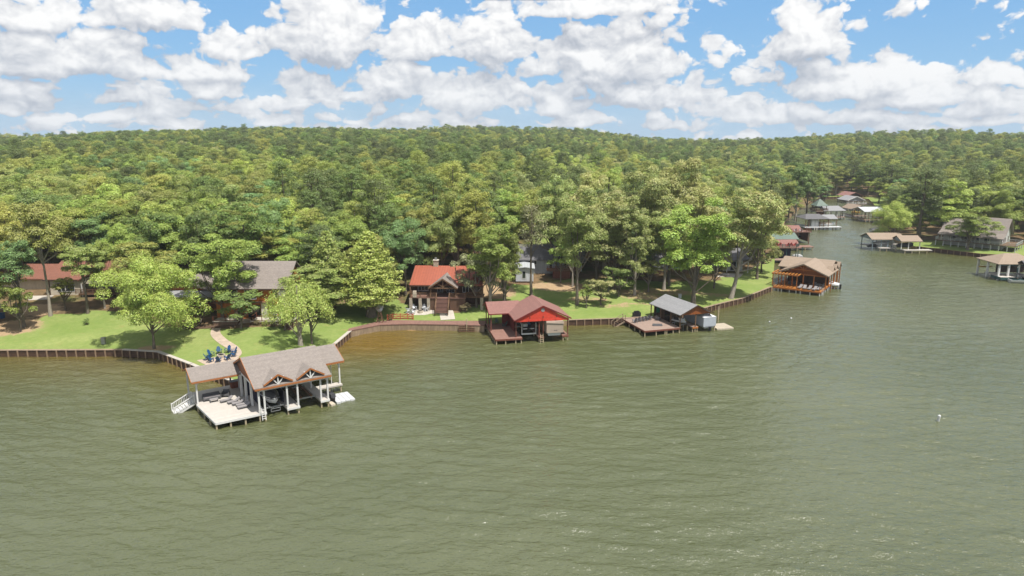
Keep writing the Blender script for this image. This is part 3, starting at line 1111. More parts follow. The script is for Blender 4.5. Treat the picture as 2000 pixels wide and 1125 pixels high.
# ------------------------------------------------------------------ building helpers
def gable(axis, a0, a1, b0, b1, ze, zr, t=0.16, br=None):
    """closed gable roof: ridge along axis from a0 to a1, eaves at b0 and b1"""
    bm = (b0 + b1) / 2 if br is None else br
    sec = [(b0, ze), (bm, zr), (b1, ze), (b1, ze - t), (bm, zr - t * 1.15), (b0, ze - t)]
    mb = MB()
    if axis == "u":
        mb.ext([(a0, b, z) for b, z in sec], (a1 - a0, 0, 0))
    else:
        mb.ext([(b, a0, z) for b, z in sec], (0, a1 - a0, 0))
    return mb


def tri(axis, a, b0, b1, zb, zr, t=0.08, br=None):
    bm = (b0 + b1) / 2 if br is None else br
    mb = MB()
    if axis == "u":
        mb.ext([(a, b0, zb), (a, b1, zb), (a, bm, zr)], (t, 0, 0))
    else:
        mb.ext([(b0, a, zb), (b1, a, zb), (bm, a, zr)], (0, t, 0))
    return mb


def hip(x0, x1, y0, y1, ze, zr, rl, t=0.15):
    cx, cy = (x0 + x1) / 2, (y0 + y1) / 2
    if x1 - x0 >= y1 - y0:
        r = [(cx - rl / 2, cy, zr), (cx + rl / 2, cy, zr)]
        fs = [(0, 1, 5, 4), (1, 2, 5), (2, 3, 4, 5), (3, 0, 4)]
    else:
        r = [(cx, cy - rl / 2, zr), (cx, cy + rl / 2, zr)]
        fs = [(0, 1, 4), (1, 2, 5, 4), (2, 3, 5), (3, 0, 4, 5)]
    vs = [(x0, y0, ze), (x1, y0, ze), (x1, y1, ze), (x0, y1, ze)] + r
    vs += [(x0, y0, ze - t), (x1, y0, ze - t), (x1, y1, ze - t), (x0, y1, ze - t)]
    fs += [(6, 7, 1, 0), (7, 8, 2, 1), (8, 9, 3, 2), (9, 6, 0, 3), (9, 8, 7, 6)]
    return MB().add(vs, fs)


def part(name, mat, par, fn, label=None):
    mb = MB()
    fn(mb)
    o = mb.build(name, mat, par)
    if label:
        o["label"] = label
    return o


def bxp(name, mat, par, *b):
    return MB().box(*b).build(name, mat, par)


def posts(par, pts, z0, z1, w, mat, name="post"):
    for (x, y) in pts:
        MB().box(x - w / 2, y - w / 2, z0, x + w / 2, y + w / 2, z1).build(name, mat, par)


def piles(par, pts, z1=0.76, r=0.11, mat=None):
    for (x, y) in pts:
        MB().cyl((x, y, -1.2), (x, y, z1), r, r, 8).build("pile", mat or PILE, par)


def brace(mb, p, dx, dy, h=0.9, w=0.09):
    """curved knee brace from a post top"""
    x, y, z = p
    pts = []
    for k in range(6):
        a = math.pi / 2 * k / 5
        pts.append((x + dx * (1 - math.cos(a)) * h, y + dy * (1 - math.cos(a)) * h, z - h + h * math.sin(a)))
    for a, b in zip(pts[:-1], pts[1:]):
        mb.beam(a, b, w)


def rails(mb, pts, z0, h=0.95, step=0.22, post=1.6, w=0.05, bal=True):
    for (x0, y0), (x1, y1) in zip(pts[:-1], pts[1:]):
        L = math.hypot(x1 - x0, y1 - y0)
        mb.beam((x0, y0, z0 + h), (x1, y1, z0 + h), 0.10, 0.06)
        mb.beam((x0, y0, z0 + 0.12), (x1, y1, z0 + 0.12), 0.06, 0.06)
        n = max(1, int(L / post))
        for k in range(n + 1):
            x, y = x0 + (x1 - x0) * k / n, y0 + (y1 - y0) * k / n
            mb.beam((x, y, z0), (x, y, z0 + h + 0.08), 0.11)
        if bal:
            n = max(1, int(L / step))
            for k in range(1, n):
                x, y = x0 + (x1 - x0) * k / n, y0 + (y1 - y0) * k / n
                mb.beam((x, y, z0 + 0.12), (x, y, z0 + h), w)


def window(par, x0, z0, x1, z1, y, frame=None, face=-1, axis="x", mull=1):
    """framed window proud of a wall lying at y (axis x) or at x=y (axis y)"""
    f, g = MB(), MB()
    t = 0.07

    def b(mb, a0, c0, a1, c1, d0, d1):
        lo, hi = sorted((y + face * d0, y + face * d1))
        if axis == "x":
            mb.box(a0, lo, c0, a1, hi, c1)
        else:
            mb.box(lo, a0, c0, hi, a1, c1)
    b(f, x0, z0, x1, z0 + t, 0.0, 0.06)
    b(f, x0, z1 - t, x1, z1, 0.0, 0.06)
    b(f, x0, z0 + t, x0 + t, z1 - t, 0.0, 0.06)
    b(f, x1 - t, z0 + t, x1, z1 - t, 0.0, 0.06)
    for k in range(1, mull + 1):
        xm = x0 + (x1 - x0) * k / (mull + 1)
        b(f, xm - 0.03, z0 + t, xm + 0.03, z1 - t, 0.0, 0.055)
    fr = f.build("window", frame or WHITE, par)
    b(g, x0 + t, z0 + t, x1 - t, z1 - t, 0.004, 0.03)
    g.build("pane", GLASS, fr)
    return fr


# ------------------------------------------------------------------ furniture and small things
def adirondack(name, mat, label, group, sc=1.0):
    t = thing(name, label, "chair", (0, 0, 0), 0, group)
    MB().ext([(-0.27, -0.30, 0.40), (0.27, -0.30, 0.40), (0.27, 0.26, 0.22), (-0.27, 0.26, 0.22)], (0, 0, 0.04)).build("seat", mat, t)
    b = MB()
    for k in range(5):
        x = -0.26 + k * 0.105
        hh = 1.02 - 0.035 * (k - 2) ** 2
        b.ext([(x, 0.2, 0.24), (x + 0.095, 0.2, 0.24), (x + 0.095, 0.2 + 0.36 * hh, hh), (x, 0.2 + 0.36 * hh, hh)], (0, 0.03, 0.01))
    b.build("backrest", mat, t)
    for s in (-1, 1):
        MB().box(s * 0.36 - 0.07, -0.36, 0.58, s * 0.36 + 0.07, 0.36, 0.61).build("armrest", mat, t)
        MB().box(s * 0.33 - 0.02, -0.32, 0, s * 0.33 + 0.02, -0.2, 0.58).build("leg", mat, t)
        MB().ext([(s * 0.30 - 0.02, 0.1, 0.24), (s * 0.30 - 0.02, 0.62, 0.0), (s * 0.30 - 0.02, 0.48, 0.0), (s * 0.30 - 0.02, 0.0, 0.2)], (0.04, 0, 0)).build("leg", mat, t)
    t.scale = (sc, sc, sc)
    return t


def lounger(name, mat, frame, label, group):
    t = thing(name, label, "lounger", (0, 0, 0), 0, group)
    MB().box(-0.32, -0.9, 0.28, 0.32, 0.35, 0.38).build("seat", mat, t)
    MB().ext([(-0.32, 0.36, 0.29), (0.32, 0.36, 0.29), (0.32, 0.95, 0.72), (-0.32, 0.95, 0.72)], (0, -0.05, 0.08)).build("backrest", mat, t)
    f = MB()
    for s in (-1, 1):
        f.box(s * 0.35 - 0.03, -0.92, 0.2, s * 0.35 + 0.03, 0.9, 0.27)
    f.build("frame", frame, t)
    for s in (-1, 1):
        for y in (-0.8, 0.7):
            MB().box(s * 0.35 - 0.03, y - 0.03, 0, s * 0.35 + 0.03, y + 0.03, 0.2).build("leg", frame, t)
    return t


def ring_chairs(proto, name, centre, z, n, rad, labels, group, a0=0.0, arc=2 * math.pi):
    for i in range(n):
        a = a0 + arc * i / n
        x, y = centre[0] + rad * math.cos(a), centre[1] + rad * math.sin(a)
        dup_or_move(proto, (x, y, z), a - math.pi / 2, labels[i], group)


USED = set()


def dup_or_move(proto, loc, rz, label, group):
    if proto.name in USED:
        return dup(proto, loc, rz, label, group)
    USED.add(proto.name)
    kids(proto)
    for c in kids(proto):
        kids(c)
    proto.location = [float(c) for c in loc]
    proto.rotation_euler = (0, 0, rz)
    proto["label"] = label
    if group:
        proto["group"] = group
    return proto


def ladder(par, x, y, z0, z1, w=0.45, mat=None, lean=0.25, n=5):
    mb = MB()
    for s in (-1, 1):
        mb.beam((x + s * w / 2, y - lean, z0), (x + s * w / 2, y, z1), 0.07)
    for k in range(n):
        t = (k + 0.7) / (n + 0.6)
        mb.beam((x - w / 2, y - lean * (1 - t), z0 + (z1 - z0) * t), (x + w / 2, y - lean * (1 - t), z0 + (z1 - z0) * t), 0.09, 0.05)
    return mb.build("ladder", mat or WHITE, par)


def hull(L, W, Hh, n=9, bow=0.5):
    """boat hull along y, bow at -y, keel at z=0"""
    secs = []
    for i in range(n + 1):
        t = i / n
        k = min(1.0, (t / bow) ** 0.55 if t < bow else 1.0)
        w = W / 2 * max(0.03, k)
        sh = Hh * (1.0 + 0.28 * (1 - t) ** 2)
        kz = Hh * 0.55 * max(0, 1 - t / 0.35) ** 2
        y = -L / 2 + L * t
        secs.append([(-w, y, sh), (-w * 0.93, y, sh * 0.62 + kz * 0.3), (-w * 0.55, y, 0.12 + kz), (0, y, kz), (w * 0.55, y, 0.12 + kz), (w * 0.93, y, sh * 0.62 + kz * 0.3), (w, y, sh)])
    mb = MB().loft(secs)
    n7 = 7
    last = n * n7
    mb.f.append(tuple(range(last, last + n7)))
    for i in range(n):
        mb.f.append((i * n7, (i + 1) * n7, (i + 1) * n7 + 6, i * n7 + 6))
    return mb, secs


def cover_top(secs, rise, par, mat, name="cover"):
    out = []
    for i, s in enumerate(secs):
        a, b = s[0], s[-1]
        t = i / (len(secs) - 1)
        r = rise * math.sin(math.pi * min(1, 0.12 + t * 0.8)) ** 0.7
        row = []
        for k in range(7):
            q = k / 6
            row.append((a[0] * 1.03 + (b[0] - a[0]) * 1.03 * q, a[1], a[2] - 0.08 + (0.10 if 0 < k < 6 else -0.12) + r * math.sin(math.pi * q)))
        out.append(row)
    mb = MB().loft(out)
    return mb.build(name, mat, par, True)


def jetski(label, loc, rz, body, seat, group=None):
    t = thing("jet_ski", label, "jet ski", loc, rz, group)
    h, secs = hull(2.9, 1.05, 0.42, 8, 0.6)
    h.build("hull", body, t)
    MB().ext([(-0.22, -0.1, 0.45), (0.22, -0.1, 0.45), (0.2, 1.1, 0.45), (-0.2, 1.1, 0.45)], (0, 0, 0.38)).build("seat", seat, t)
    MB().ext([(-0.32, -1.0, 0.5), (0.32, -1.0, 0.5), (0.24, -0.1, 0.5), (-0.24, -0.1, 0.5)], (0, 0.12, 0.42)).build("hood", body, t)
    MB().beam((-0.38, -0.15, 1.0), (0.38, -0.15, 1.0), 0.06).beam((0, -0.3, 0.85), (0, -0.15, 1.0), 0.07).build("handlebar", BLACK, t)
    return t


def cube_dock(name, label, loc, rz, nu, nv, s, mat):
    """raft of moulded plastic floats with raised rims"""
    t = thing(name, label, "floating dock", loc, rz)
    for i in range(nu):
        mb = MB()
        for j in range(nv):
            x0, y0 = i * s, j * s
            mb.box(x0 + 0.02, y0 + 0.02, -0.15, x0 + s - 0.02, y0 + s - 0.02, 0.24)
            mb.ext([(x0 + 0.12, y0 + 0.12, 0.24), (x0 + s - 0.12, y0 + 0.12, 0.24), (x0 + s - 0.12, y0 + s - 0.12, 0.24), (x0 + 0.12, y0 + s - 0.12, 0.24)], (0, 0, 0.05))
        mb.build("float_row", mat, t)
    return t


def buoy(name, label, loc, r, h, group=None, rz=0, tilt=0.0):
    t = thing(name, label, "buoy", loc, rz, group)
    t.rotation_euler = (tilt, tilt * 0.5, 0)
    MB().cyl((0, 0, -0.3), (0, 0, h), r, r, 14).cyl((0, 0, h), (0, 0, h + r * 0.5), r, r * 0.4, 14).build("float", WHITEP, t, False)
    MB().cyl((0, 0, h * 0.55), (0, 0, h * 0.66), r * 1.03, r * 1.03, 14, False).build("band", FASCIA if h > 1 else WHITE, t)
    return t


# ------------------------------------------------------------------ seawalls and boardwalk
def seawall(name, label, pts, ztop_, step, capm, capw, group="timber seawalls along the shore", wallm=None):
    pts = [np.array(p, float) for p in pts]
    w = thing(name, label, "seawall", (pts[0][0], pts[0][1], 0), 0, None)
    o = np.array([pts[0][0], pts[0][1]])
    pn, cp = MB(), MB()
    acc = 0.0
    for a, b in zip(pts[:-1], pts[1:]):
        d = (b - a) / np.linalg.norm(b - a)
        nrm = np.array([d[1], -d[0]])
        A, B = a - o, b - o
        pn.ext([(A[0] + nrm[0] * .02, A[1] + nrm[1] * .02, -1.0), (B[0] + nrm[0] * .02, B[1] + nrm[1] * .02, -1.0), (B[0] + nrm[0] * .1, B[1] + nrm[1] * .1, -1.0), (A[0] + nrm[0] * .1, A[1] + nrm[1] * .1, -1.0)], (0, 0, ztop_ + 1.0 - 0.05))
        i, e = -0.32 * capw, 0.2
        ext = d * 0.06
        cp.ext([(A[0] + nrm[0] * i - ext[0], A[1] + nrm[1] * i - ext[1], ztop_ - 0.045), (B[0] + nrm[0] * i + ext[0], B[1] + nrm[1] * i + ext[1], ztop_ - 0.045), (B[0] + nrm[0] * e + ext[0], B[1] + nrm[1] * e + ext[1], ztop_ - 0.045), (A[0] + nrm[0] * e - ext[0], A[1] + nrm[1] * e - ext[1], ztop_ - 0.045)], (0, 0, 0.10))
    pn.build("wall_boards", wallm or WALLB, w)
    cp.build("cap", capm, w)
    tot = 0
    for a, b in zip(pts[:-1], pts[1:]):
        L = np.linalg.norm(b - a)
        d = (b - a) / L
        nrm = np.array([d[1], -d[0]])
        s = (step - tot % step) % step
        while s < L:
            c = a + d * s + nrm * 0.2 - o
            MB().ext([(c[0] - d[0] * .09 - nrm[0] * .08, c[1] - d[1] * .09 - nrm[1] * .08, -1.0), (c[0] + d[0] * .09 - nrm[0] * .08, c[1] + d[1] * .09 - nrm[1] * .08, -1.0),
                      (c[0] + d[0] * .09 + nrm[0] * .08, c[1] + d[1] * .09 + nrm[1] * .08, -1.0), (c[0] - d[0] * .09 + nrm[0] * .08, c[1] - d[1] * .09 + nrm[1] * .08, -1.0)], (0, 0, ztop_ + 1.0 - 0.06)).build("post", WALLP, w)
            s += step
        tot += L
    return w


seawall("seawall", "brown timber seawall with regular posts along the left lawn", [(-110, 106.2), (-80, 106.2), (-60.9, 106.5)], 1.08, 1.5, CAPB, 1)
seawall("seawall", "pale-capped timber seawall curving out to the large taupe boathouse", [(-60.8, 106.5), (-54.8, 105.4), (-47, 99.3), (-39.2, 92.8), (-36.6, 91.0), (-31.4, 95.4)], 1.10, 1.35, CAPW, 1.2)
seawall("seawall", "pale-capped seawall running from large boathouse to the boardwalk", [(-31.3, 95.6), (-28.4, 109.7), (-27.6, 117.6)], 1.10, 1.35, CAPW, 1.2)
seawall("seawall", "brown timber seawall between the red boathouse and orange boathouse", [(10.2, 124.7), (18.8, 125.8), (28.5, 127.6), (35, 131.6), (39.9, 136.3), (47.4, 142.3), (57.0, 153.2)], 1.08, 1.5, CAPB, 0.7)
seawall("seawall", "dark low seawall below the A-frame house lawn", [(121.5, 211), (132.1, 197.6), (142, 194), (152, 186)], 1.06, 1.7, WOODB, 0.6)
seawall("seawall", "dark seawall across the head of the cove", [(152, 362), (165, 381), (180, 386)], 1.06, 2.2, WOODB, 0.6)

bw = thing("boardwalk", "rust brown boardwalk with plank skirt along the log cabin shore", "boardwalk", (-17.4, 122.8, 0))
front = [P(679, 647, 1.15), P(742, 634.5, 1.15), P(800, 633, 1.15), P(900, 634.5, 1.15), P(946, 636, 1.15)]
back = [P(681, 642, 1.15), P(738, 628, 1.15), P(762, 625.5, 1.15), P(890, 625.5, 1.15), P(950, 627, 1.15)]
ob = np.array([-17.4, 122.8, 0])
fb = [p - ob for p in front]
bb = [p - ob for p in back]
mb = MB()
sk = MB()
for i in range(4):
    q = [fb[i], fb[i + 1], bb[i + 1], bb[i]]
    mb.ext([(p[0], p[1], 1.05) for p in q], (0, 0, 0.14))
    d = (fb[i + 1] - fb[i]) / np.linalg.norm(fb[i + 1] - fb[i])
    nn = np.array([-d[1], d[0], 0])
    a0, a1 = fb[i] + nn * 0.05, fb[i + 1] + nn * 0.05
    b0, b1 = fb[i] + nn * 0.14, fb[i + 1] + nn * 0.14
    sk.ext([(a0[0], a0[1], -1.0), (a1[0], a1[1], -1.0), (b1[0], b1[1], -1.0), (b0[0], b0[1], -1.0)], (0, 0, 2.045))
mb.build("deck", DECKB, bw)
sk.build("skirt", SKIRT, bw)
sl = P(912, 643, 0.3) - ob
st = MB()
for k in range(4):
    for s in (-1, 1):
        st.box(sl[0] + s * 0.75 - 0.68, sl[1] - 0.28 - 0.16 * (4 - k), 0.12 + 0.27 * k, sl[0] + s * 0.75 + 0.68, sl[1] - 0.16 * (4 - k), 0.19 + 0.27 * k)
st.build("steps", WOODB, bw)
MB().cyl((sl[0], sl[1] - 0.5, -0.6), (sl[0], sl[1] - 0.5, 2.3), 0.08, 0.08).build("post", PILE, bw)
# little sand spit below the boardwalk
sp = MB()
c = P(798, 643.5, 0)
sp.blob((0, 0, 0), 3.6, 0.85, 0.10, 20, 8)
o = sp.build("sand", M("wet_sand", (0.42, 0.27, 0.13), 0.8, 0.15), None, True)
o.location = (c[0], c[1] + 0.1, -0.01)
struct(o)

# ------------------------------------------------------------------ paths and patios
def sheet(name, pts, mat, lift=0.04, th=0.06):
    m = MB()
    top = [(p[0], p[1], float(ground(p[0], p[1])[0]) + lift) for p in pts]
    m.ext([(x, y, z - th) for x, y, z in top], (0, 0, th))
    return struct(m.build(name, mat))


def ribbon(name, cl, w, mat, lift=0.05):
    cl = [np.array(p) for p in cl]
    fine = []
    for i in range(len(cl) - 1):
        p0, p1, p2, p3 = cl[max(i - 1, 0)], cl[i], cl[i + 1], cl[min(i + 2, len(cl) - 1)]
        for k in range(6):
            t = k / 6
            fine.append(0.5 * ((2 * p1) + (p2 - p0) * t + (2 * p0 - 5 * p1 + 4 * p2 - p3) * t * t + (3 * p1 - p0 - 3 * p2 + p3) * t ** 3))
    fine.append(cl[-1])
    vs, fs = [], []
    for i, p in enumerate(fine):
        d = fine[min(i + 1, len(fine) - 1)] - fine[max(i - 1, 0)]
        d /= np.linalg.norm(d)
        for s in (-1, 0, 1):
            q = p + np.array([-d[1], d[0]]) * s * w / 2
            vs.append((q[0], q[1], float(ground(q[0], q[1])[0]) + lift))
    for i in range(len(fine) - 1):
        for k in range(2):
            fs.append((i * 3 + k, i * 3 + k + 1, i * 3 + k + 4, i * 3 + k + 3))
    return struct(MB().add(vs, fs).build(name, mat))


def g2(px, py):
    return gp(px, py)[:2]


ribbon("path", [g2(424, 638), g2(421, 652), g2(434, 666), g2(455, 680), g2(462, 692), g2(452, 702)], 1.5, FLAG)
sheet("patio", [g2(384, 704), g2(402, 713), g2(440, 712), g2(466, 706), g2(468, 690), g2(440, 694)], FLAG, 0.03)
sheet("patio", [g2(793, 611), g2(800, 616), g2(830, 616), g2(852, 612), g2(845, 604), g2(812, 602)], CONC, 0.05)
ribbon("path", [g2(838, 611), g2(858, 611.5), g2(873, 612)], 1.3, CONC, 0.06)
ribbon("path", [g2(871, 608), g2(873, 616), g2(875, 625)], 2.6, CONC, 0.08)

# ------------------------------------------------------------------ large taupe boathouse (left)
LF = Frame((421, 826), (641, 779), 1.0)
L = thing("boathouse", "large taupe-roofed white-posted boathouse with two truss dormers and pale deck", "boathouse", LF.world(0, 0), LF.ang)
part("deck", DECKL, L, lambda m: m.ext([(0, 0, 0.80), (5.9, 0, 0.80), (5.9, 12.4, 0.80), (-0.85, 12.4, 0.80), (-0.6, 7.4, 0.80)], (0, 0, 0.2)))
bxp("deck", DECKL, L, 8.3, -0.3, 0.80, 9.9, 9.4, 1.0)
bxp("deck", DECKL, L, 12.6, -0.1, 0.80, 13.8, 9.4, 1.0)
bxp("deck", DECKL, L, 5.9, 9.4, 0.80, 17.2, 11.6, 1.0)
bxp("deck", DECKL, L, 13.8, 4.2, 0.80, 17.2, 5.3, 1.0)
bxp("rim_board", WHITE, L, 0, -0.06, 0.72, 5.9, -0.003, 0.99)
bxp("rim_board", WHITE, L, 8.3, -0.36, 0.72, 9.9, -0.303, 0.99)
bxp("rim_board", WHITE, L, 12.6, -0.16, 0.72, 13.8, -0.103, 0.99)
MB().beam((-0.04, 0, 0.86), (-0.64, 7.4, 0.86), 0.05, 0.26).build("rim_board", WHITE, L)
piles(L, [(0.1, 0.15), (1.7, 0.15), (3.4, 0.15), (5.1, 0.1), (5.75, 0.1), (8.45, -0.1), (9.75, -0.1), (12.75, 0.1), (13.65, 0.1), (-0.1, 2.4), (-0.3, 4.6), (-0.5, 7.2), (-0.7, 9.6), (-0.75, 12.1), (17, 4.4), (15.4, 4.4), (5.8, 3), (5.8, 6), (8.45, 4), (9.75, 4), (12.75, 4), (13.65, 4), (8.45, 8), (12.75, 8)], 0.8)
posts(L, [(5.1, 0.05), (5.75, 0.1), (8.45, -0.1), (9.75, -0.1), (12.75, 0.1), (13.65, 0.1)], 1.0, 4.1, 0.2, WHITE)
posts(L, [(5.0, 3.0), (4.9, 5.2), (4.85, 7.3)], 1.0, 4.3, 0.26, WHITE)
posts(L, [(5.3, 10.4), (9.1, 10.4), (13.4, 10.4), (9.1, 5.2), (13.2, 5.2), (17.0, 4.7), (17.0, 10.4)], 1.0, 4.2, 0.18, WHITE)
posts(L, [(-0.45, 7.45), (-0.65, 12.1)], 1.0, 4.05, 0.18, WHITE)
posts(L, [(4.6, 12.1)], 1.0, 4.05, 0.18, WOODB)
m = MB()
brace(m, (-0.45, 7.45, 4.05), 1, 0, 1.0)
brace(m, (5.1, 0.05, 4.05), -0.4, 0, 0.9)
brace(m, (5.75, 0.1, 4.05), -0.7, 0, 0.9)
brace(m, (5.1, 0.05, 4.05), 0.7, 0, 0.9)
brace(m, (13.65, 0.1, 4.05), -1, 0, 0.9)
brace(m, (17.0, 4.7, 4.05), -1, 0, 0.9)
m.build("knee_braces", WHITE, L)
ro = gable("u", 4.55, 14.1, -0.35, 10.9, 4.30, 6.75, 0.14).build("roof", SHTAUPE, L)
gable("u", 14.1, 17.6, 4.35, 11.2, 4.25, 5.75, 0.14).build("roof", SHTAUPE, L)
gable("u", -1.05, 5.2, 6.95, 12.6, 4.15, 5.2, 0.14).build("roof", SHTAUPE, L)
part("fascia", FASCIA, L, lambda m: m.box(4.6, -0.42, 4.0, 14.08, -0.34, 4.2).box(14.1, 4.28, 3.98, 17.6, 4.34, 4.2).box(-1.05, 6.88, 3.9, 4.55, 6.945, 4.09))
part("rake_board", FASCIA, L, lambda m: m.beam((4.52, -0.38, 4.2), (4.52, 5.27, 6.66), 0.06, 0.22).beam((4.52, 5.28, 6.66), (4.52, 10.9, 4.2), 0.06, 0.22).beam((-1.08, 6.95, 4.05), (-1.08, 9.77, 5.1), 0.06, 0.2).beam((-1.08, 9.78, 5.1), (-1.08, 12.6, 4.05), 0.06, 0.2).beam((17.63, 4.35, 4.15), (17.63, 7.77, 5.65), 0.06, 0.2))
tri("u", 4.9, 0.2, 10.4, 4.25, 6.5).build("gable_wall", GABLEB, L)
tri("u", -0.75, 7.5, 12.0, 4.1, 4.95).build("gable_wall", GABLEB, L)
part("beam", WHITE, L, lambda m: m.box(5.0, -0.05, 3.75, 14.0, 0.12, 3.98).box(-0.7, 7.36, 3.72, 4.8, 7.54, 3.95).box(4.88, 0.3, 3.98, 5.06, 10.3, 4.22))
for (c0, w, zr) in ((7.45, 1.75, 5.6), (11.45, 1.75, 5.62)):
    d = gable("v", -0.34, 3.55, c0 - w, c0 + w, 4.55, zr, 0.12).build("dormer", SHTAUPE, L)
    MB().beam((c0 - w, -0.37, 4.48), (c0, -0.37, zr - 0.06), 0.06, 0.2).beam((c0 + 0.001, -0.37, zr - 0.06), (c0 + w, -0.37, 4.48), 0.06, 0.2).build("rake_board", FASCIA, d)
    MB().beam((c0, -0.2, 4.3), (c0, -0.2, zr - 0.25), 0.13).beam((c0 - 0.05, -0.2, 4.35), (c0 - 0.75, -0.2, 5.25), 0.12).beam((c0 + 0.05, -0.2, 4.35), (c0 + 0.75, -0.2, 5.25), 0.12).build("truss", WHITE, d)
    MB().ext([(c0 - w + 0.35, 2.9, 4.3), (c0 + w - 0.35, 2.9, 4.3), (c0, 2.9, zr - 0.5)], (0, 0.06, 0)).build("inner_wall", GREYSIDE, d)
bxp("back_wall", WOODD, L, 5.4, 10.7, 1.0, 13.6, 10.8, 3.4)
ladder(L, 5.42, -0.32, 0.25, 1.75, 0.42)
st = MB()
for k in range(7):
    t_ = k / 6
    st.box(-0.95 - 0.36 * k, 8.3, 0.92 - 0.17 * k, -0.6 - 0.36 * k, 9.9, 0.98 - 0.17 * k)
st.beam((-0.7, 8.3, 0.85), (-3.1, 8.3, -0.3), 0.08, 0.26).beam((-0.7, 9.9, 0.85), (-3.1, 9.9, -0.3), 0.08, 0.26)
st.build("steps", WHITE, L)
rl = MB()
for v in (8.25, 9.95):
    rl.beam((-0.7, v, 1.95), (-3.1, v, 0.8), 0.12, 0.08)
    rl.beam((-0.7, v, 1.15), (-3.1, v, 0.0), 0.08, 0.06)
    for k in range(13):
        x = -0.7 - 2.4 * k / 12
        rl.beam((x, v, 1.15 - 1.15 * k / 12), (x, v, 1.95 - 1.15 * k / 12), 0.12 if k in (0, 12) else 0.05)
rl.beam((-0.7, 8.25, 1.0), (-0.7, 8.25, 2.05), 0.13).beam((-3.1, 8.25, -0.5), (-3.1, 8.25, 0.9), 0.13).beam((-3.1, 9.95, -0.5), (-3.1, 9.95, 0.9), 0.13)
rl.build("stair_railing", WHITE, L)

k_ = thing("outdoor_kitchen", "red brick counter with grey top under the large boathouse roof", "counter", LF.world(4.9, 11.2, 1.0), LF.ang)
bxp("base", REDBRICK, k_, -0.5, -0.35, 0, 1.6, 0.35, 0.88)
bxp("counter_top", GREYA, k_, -0.6, -0.45, 0.885, 1.7, 0.45, 0.95)
s_ = thing("outdoor_sofa", "dark grey wicker sofa under the boathouse annex roof", "sofa", LF.world(1.35, 8.15, 1.0), LF.ang)
bxp("seat", GREYF, s_, -1.0, -0.4, 0.22, 1.0, 0.3, 0.42)
part("backrest", GREYF, s_, lambda m: m.box(-1.0, 0.31, 0.22, 1.0, 0.4, 0.85))
for x in (-1.08, 1.0):
    bxp("armrest", GREYF, s_, x, -0.4, 0.22, x + 0.08, 0.4, 0.62)
for x in (-1.0, 0.95):
    for y in (-0.38, 0.3):
        bxp("leg", GREYF, s_, x, y, 0, x + 0.06, y + 0.06, 0.22)
part("cushion", GREYC, s_, lambda m: m.box(-0.95, -0.35, 0.425, -0.02, 0.28, 0.52).box(0.02, -0.35, 0.425, 0.95, 0.28, 0.52))
a_ = thing("outdoor_armchair", "dark grey wicker armchair right of the wicker sofa", "armchair", LF.world(3.1, 8.3, 1.0), LF.ang - 0.5)
bxp("seat", GREYF, a_, -0.38, -0.38, 0.22, 0.38, 0.3, 0.45)
bxp("backrest", GREYF, a_, -0.38, 0.31, 0.22, 0.38, 0.39, 0.85)
for x in (-0.46, 0.385):
    bxp("armrest", GREYF, a_, x, -0.38, 0, x + 0.075, 0.39, 0.62)
tb = thing("coffee_table", "low grey slatted table in front of the wicker sofa", "table", LF.world(1.4, 7.2, 1.0), LF.ang)
bxp("tabletop", GREYC, tb, -0.5, -0.28, 0.34, 0.5, 0.28, 0.4)
for x in (-0.47, 0.41):
    for y in (-0.26, 0.2):
        bxp("leg", GREYF, tb, x, y, 0, x + 0.06, y + 0.06, 0.34)
lg = lounger("sun_lounger", GREYC, GREYF, "", "grey loungers on the pale boathouse deck")
lg.scale = (0.85, 0.82, 0.8)
for i, (u, v, tx) in enumerate([(2.7, 6.4, "farthest"), (3.35, 5.4, "second farthest"), (3.7, 4.55, "middle"), (4.0, 3.75, "second nearest"), (3.95, 2.95, "nearest")]):
    dup_or_move(lg, LF.world(u, v, 1.0), LF.ang - math.pi / 2 + random.uniform(-0.12, 0.12), f"grey sling lounger on the pale deck, {tx} of five from the shore" if tx not in ("nearest",) else "grey sling lounger on the pale deck, closest to the open water", "grey loungers on the pale boathouse deck")
# boats and lifts
lf_ = thing("boat_lift", "pale metal lift cradle holding the covered ski boat", "boat lift", LF.world(7.1, 3.4), LF.ang)
part("cradle", METAL, lf_, lambda m: m.box(-1.1, -2.6, 1.1, 1.1, -2.4, 1.25).box(-1.1, 1.9, 1.1, 1.1, 2.1, 1.25).box(-0.75, -2.9, 1.25, -0.6, 2.6, 1.4).box(0.6, -2.9, 1.25, 0.75, 2.6, 1.4).beam((-0.55, -3.0, 1.1), (0.55, -3.0, 1.1), 0.07).beam((-0.55, -3.0, 0.75), (0.55, -3.0, 0.75), 0.07).beam((-0.55, -3.0, 0.72), (-0.55, -3.0, 1.12), 0.07).beam((0.55, -3.0, 0.72), (0.55, -3.0, 1.12), 0.07))
b_ = thing("ski_boat", "white ski boat under a charcoal cover in the left slip", "boat", LF.world(7.1, 3.1, 1.4), LF.ang)
h, secs = hull(6.2, 2.25, 0.85)
h.build("hull", HULLW, b_)
cover_top(secs, 0.75, b_, COVERD)
bxp("seat_stripe", COVERD, b_, -0.55, -2.86, 1.02, 0.55, -2.6, 1.10)
l2 = thing("boat_lift", "empty pale lift beams in the middle slip of large boathouse", "boat lift", LF.world(11.25, 4.0), LF.ang)
part("cradle", METAL, l2, lambda m: m.box(-1.3, -2.6, 1.15, 1.3, -2.4, 1.3).box(-1.3, 1.9, 1.15, 1.3, 2.1, 1.3))
for x in (-0.8, 0.5):
    bxp("bunk", WOODB, l2, x, -2.7, 1.3, x + 0.3, 2.6, 1.45)
nv = thing("tarp", "navy tarp hanging beside the covered ski boat", "tarp", LF.world(8.6, 2.0, 1.0), LF.ang)
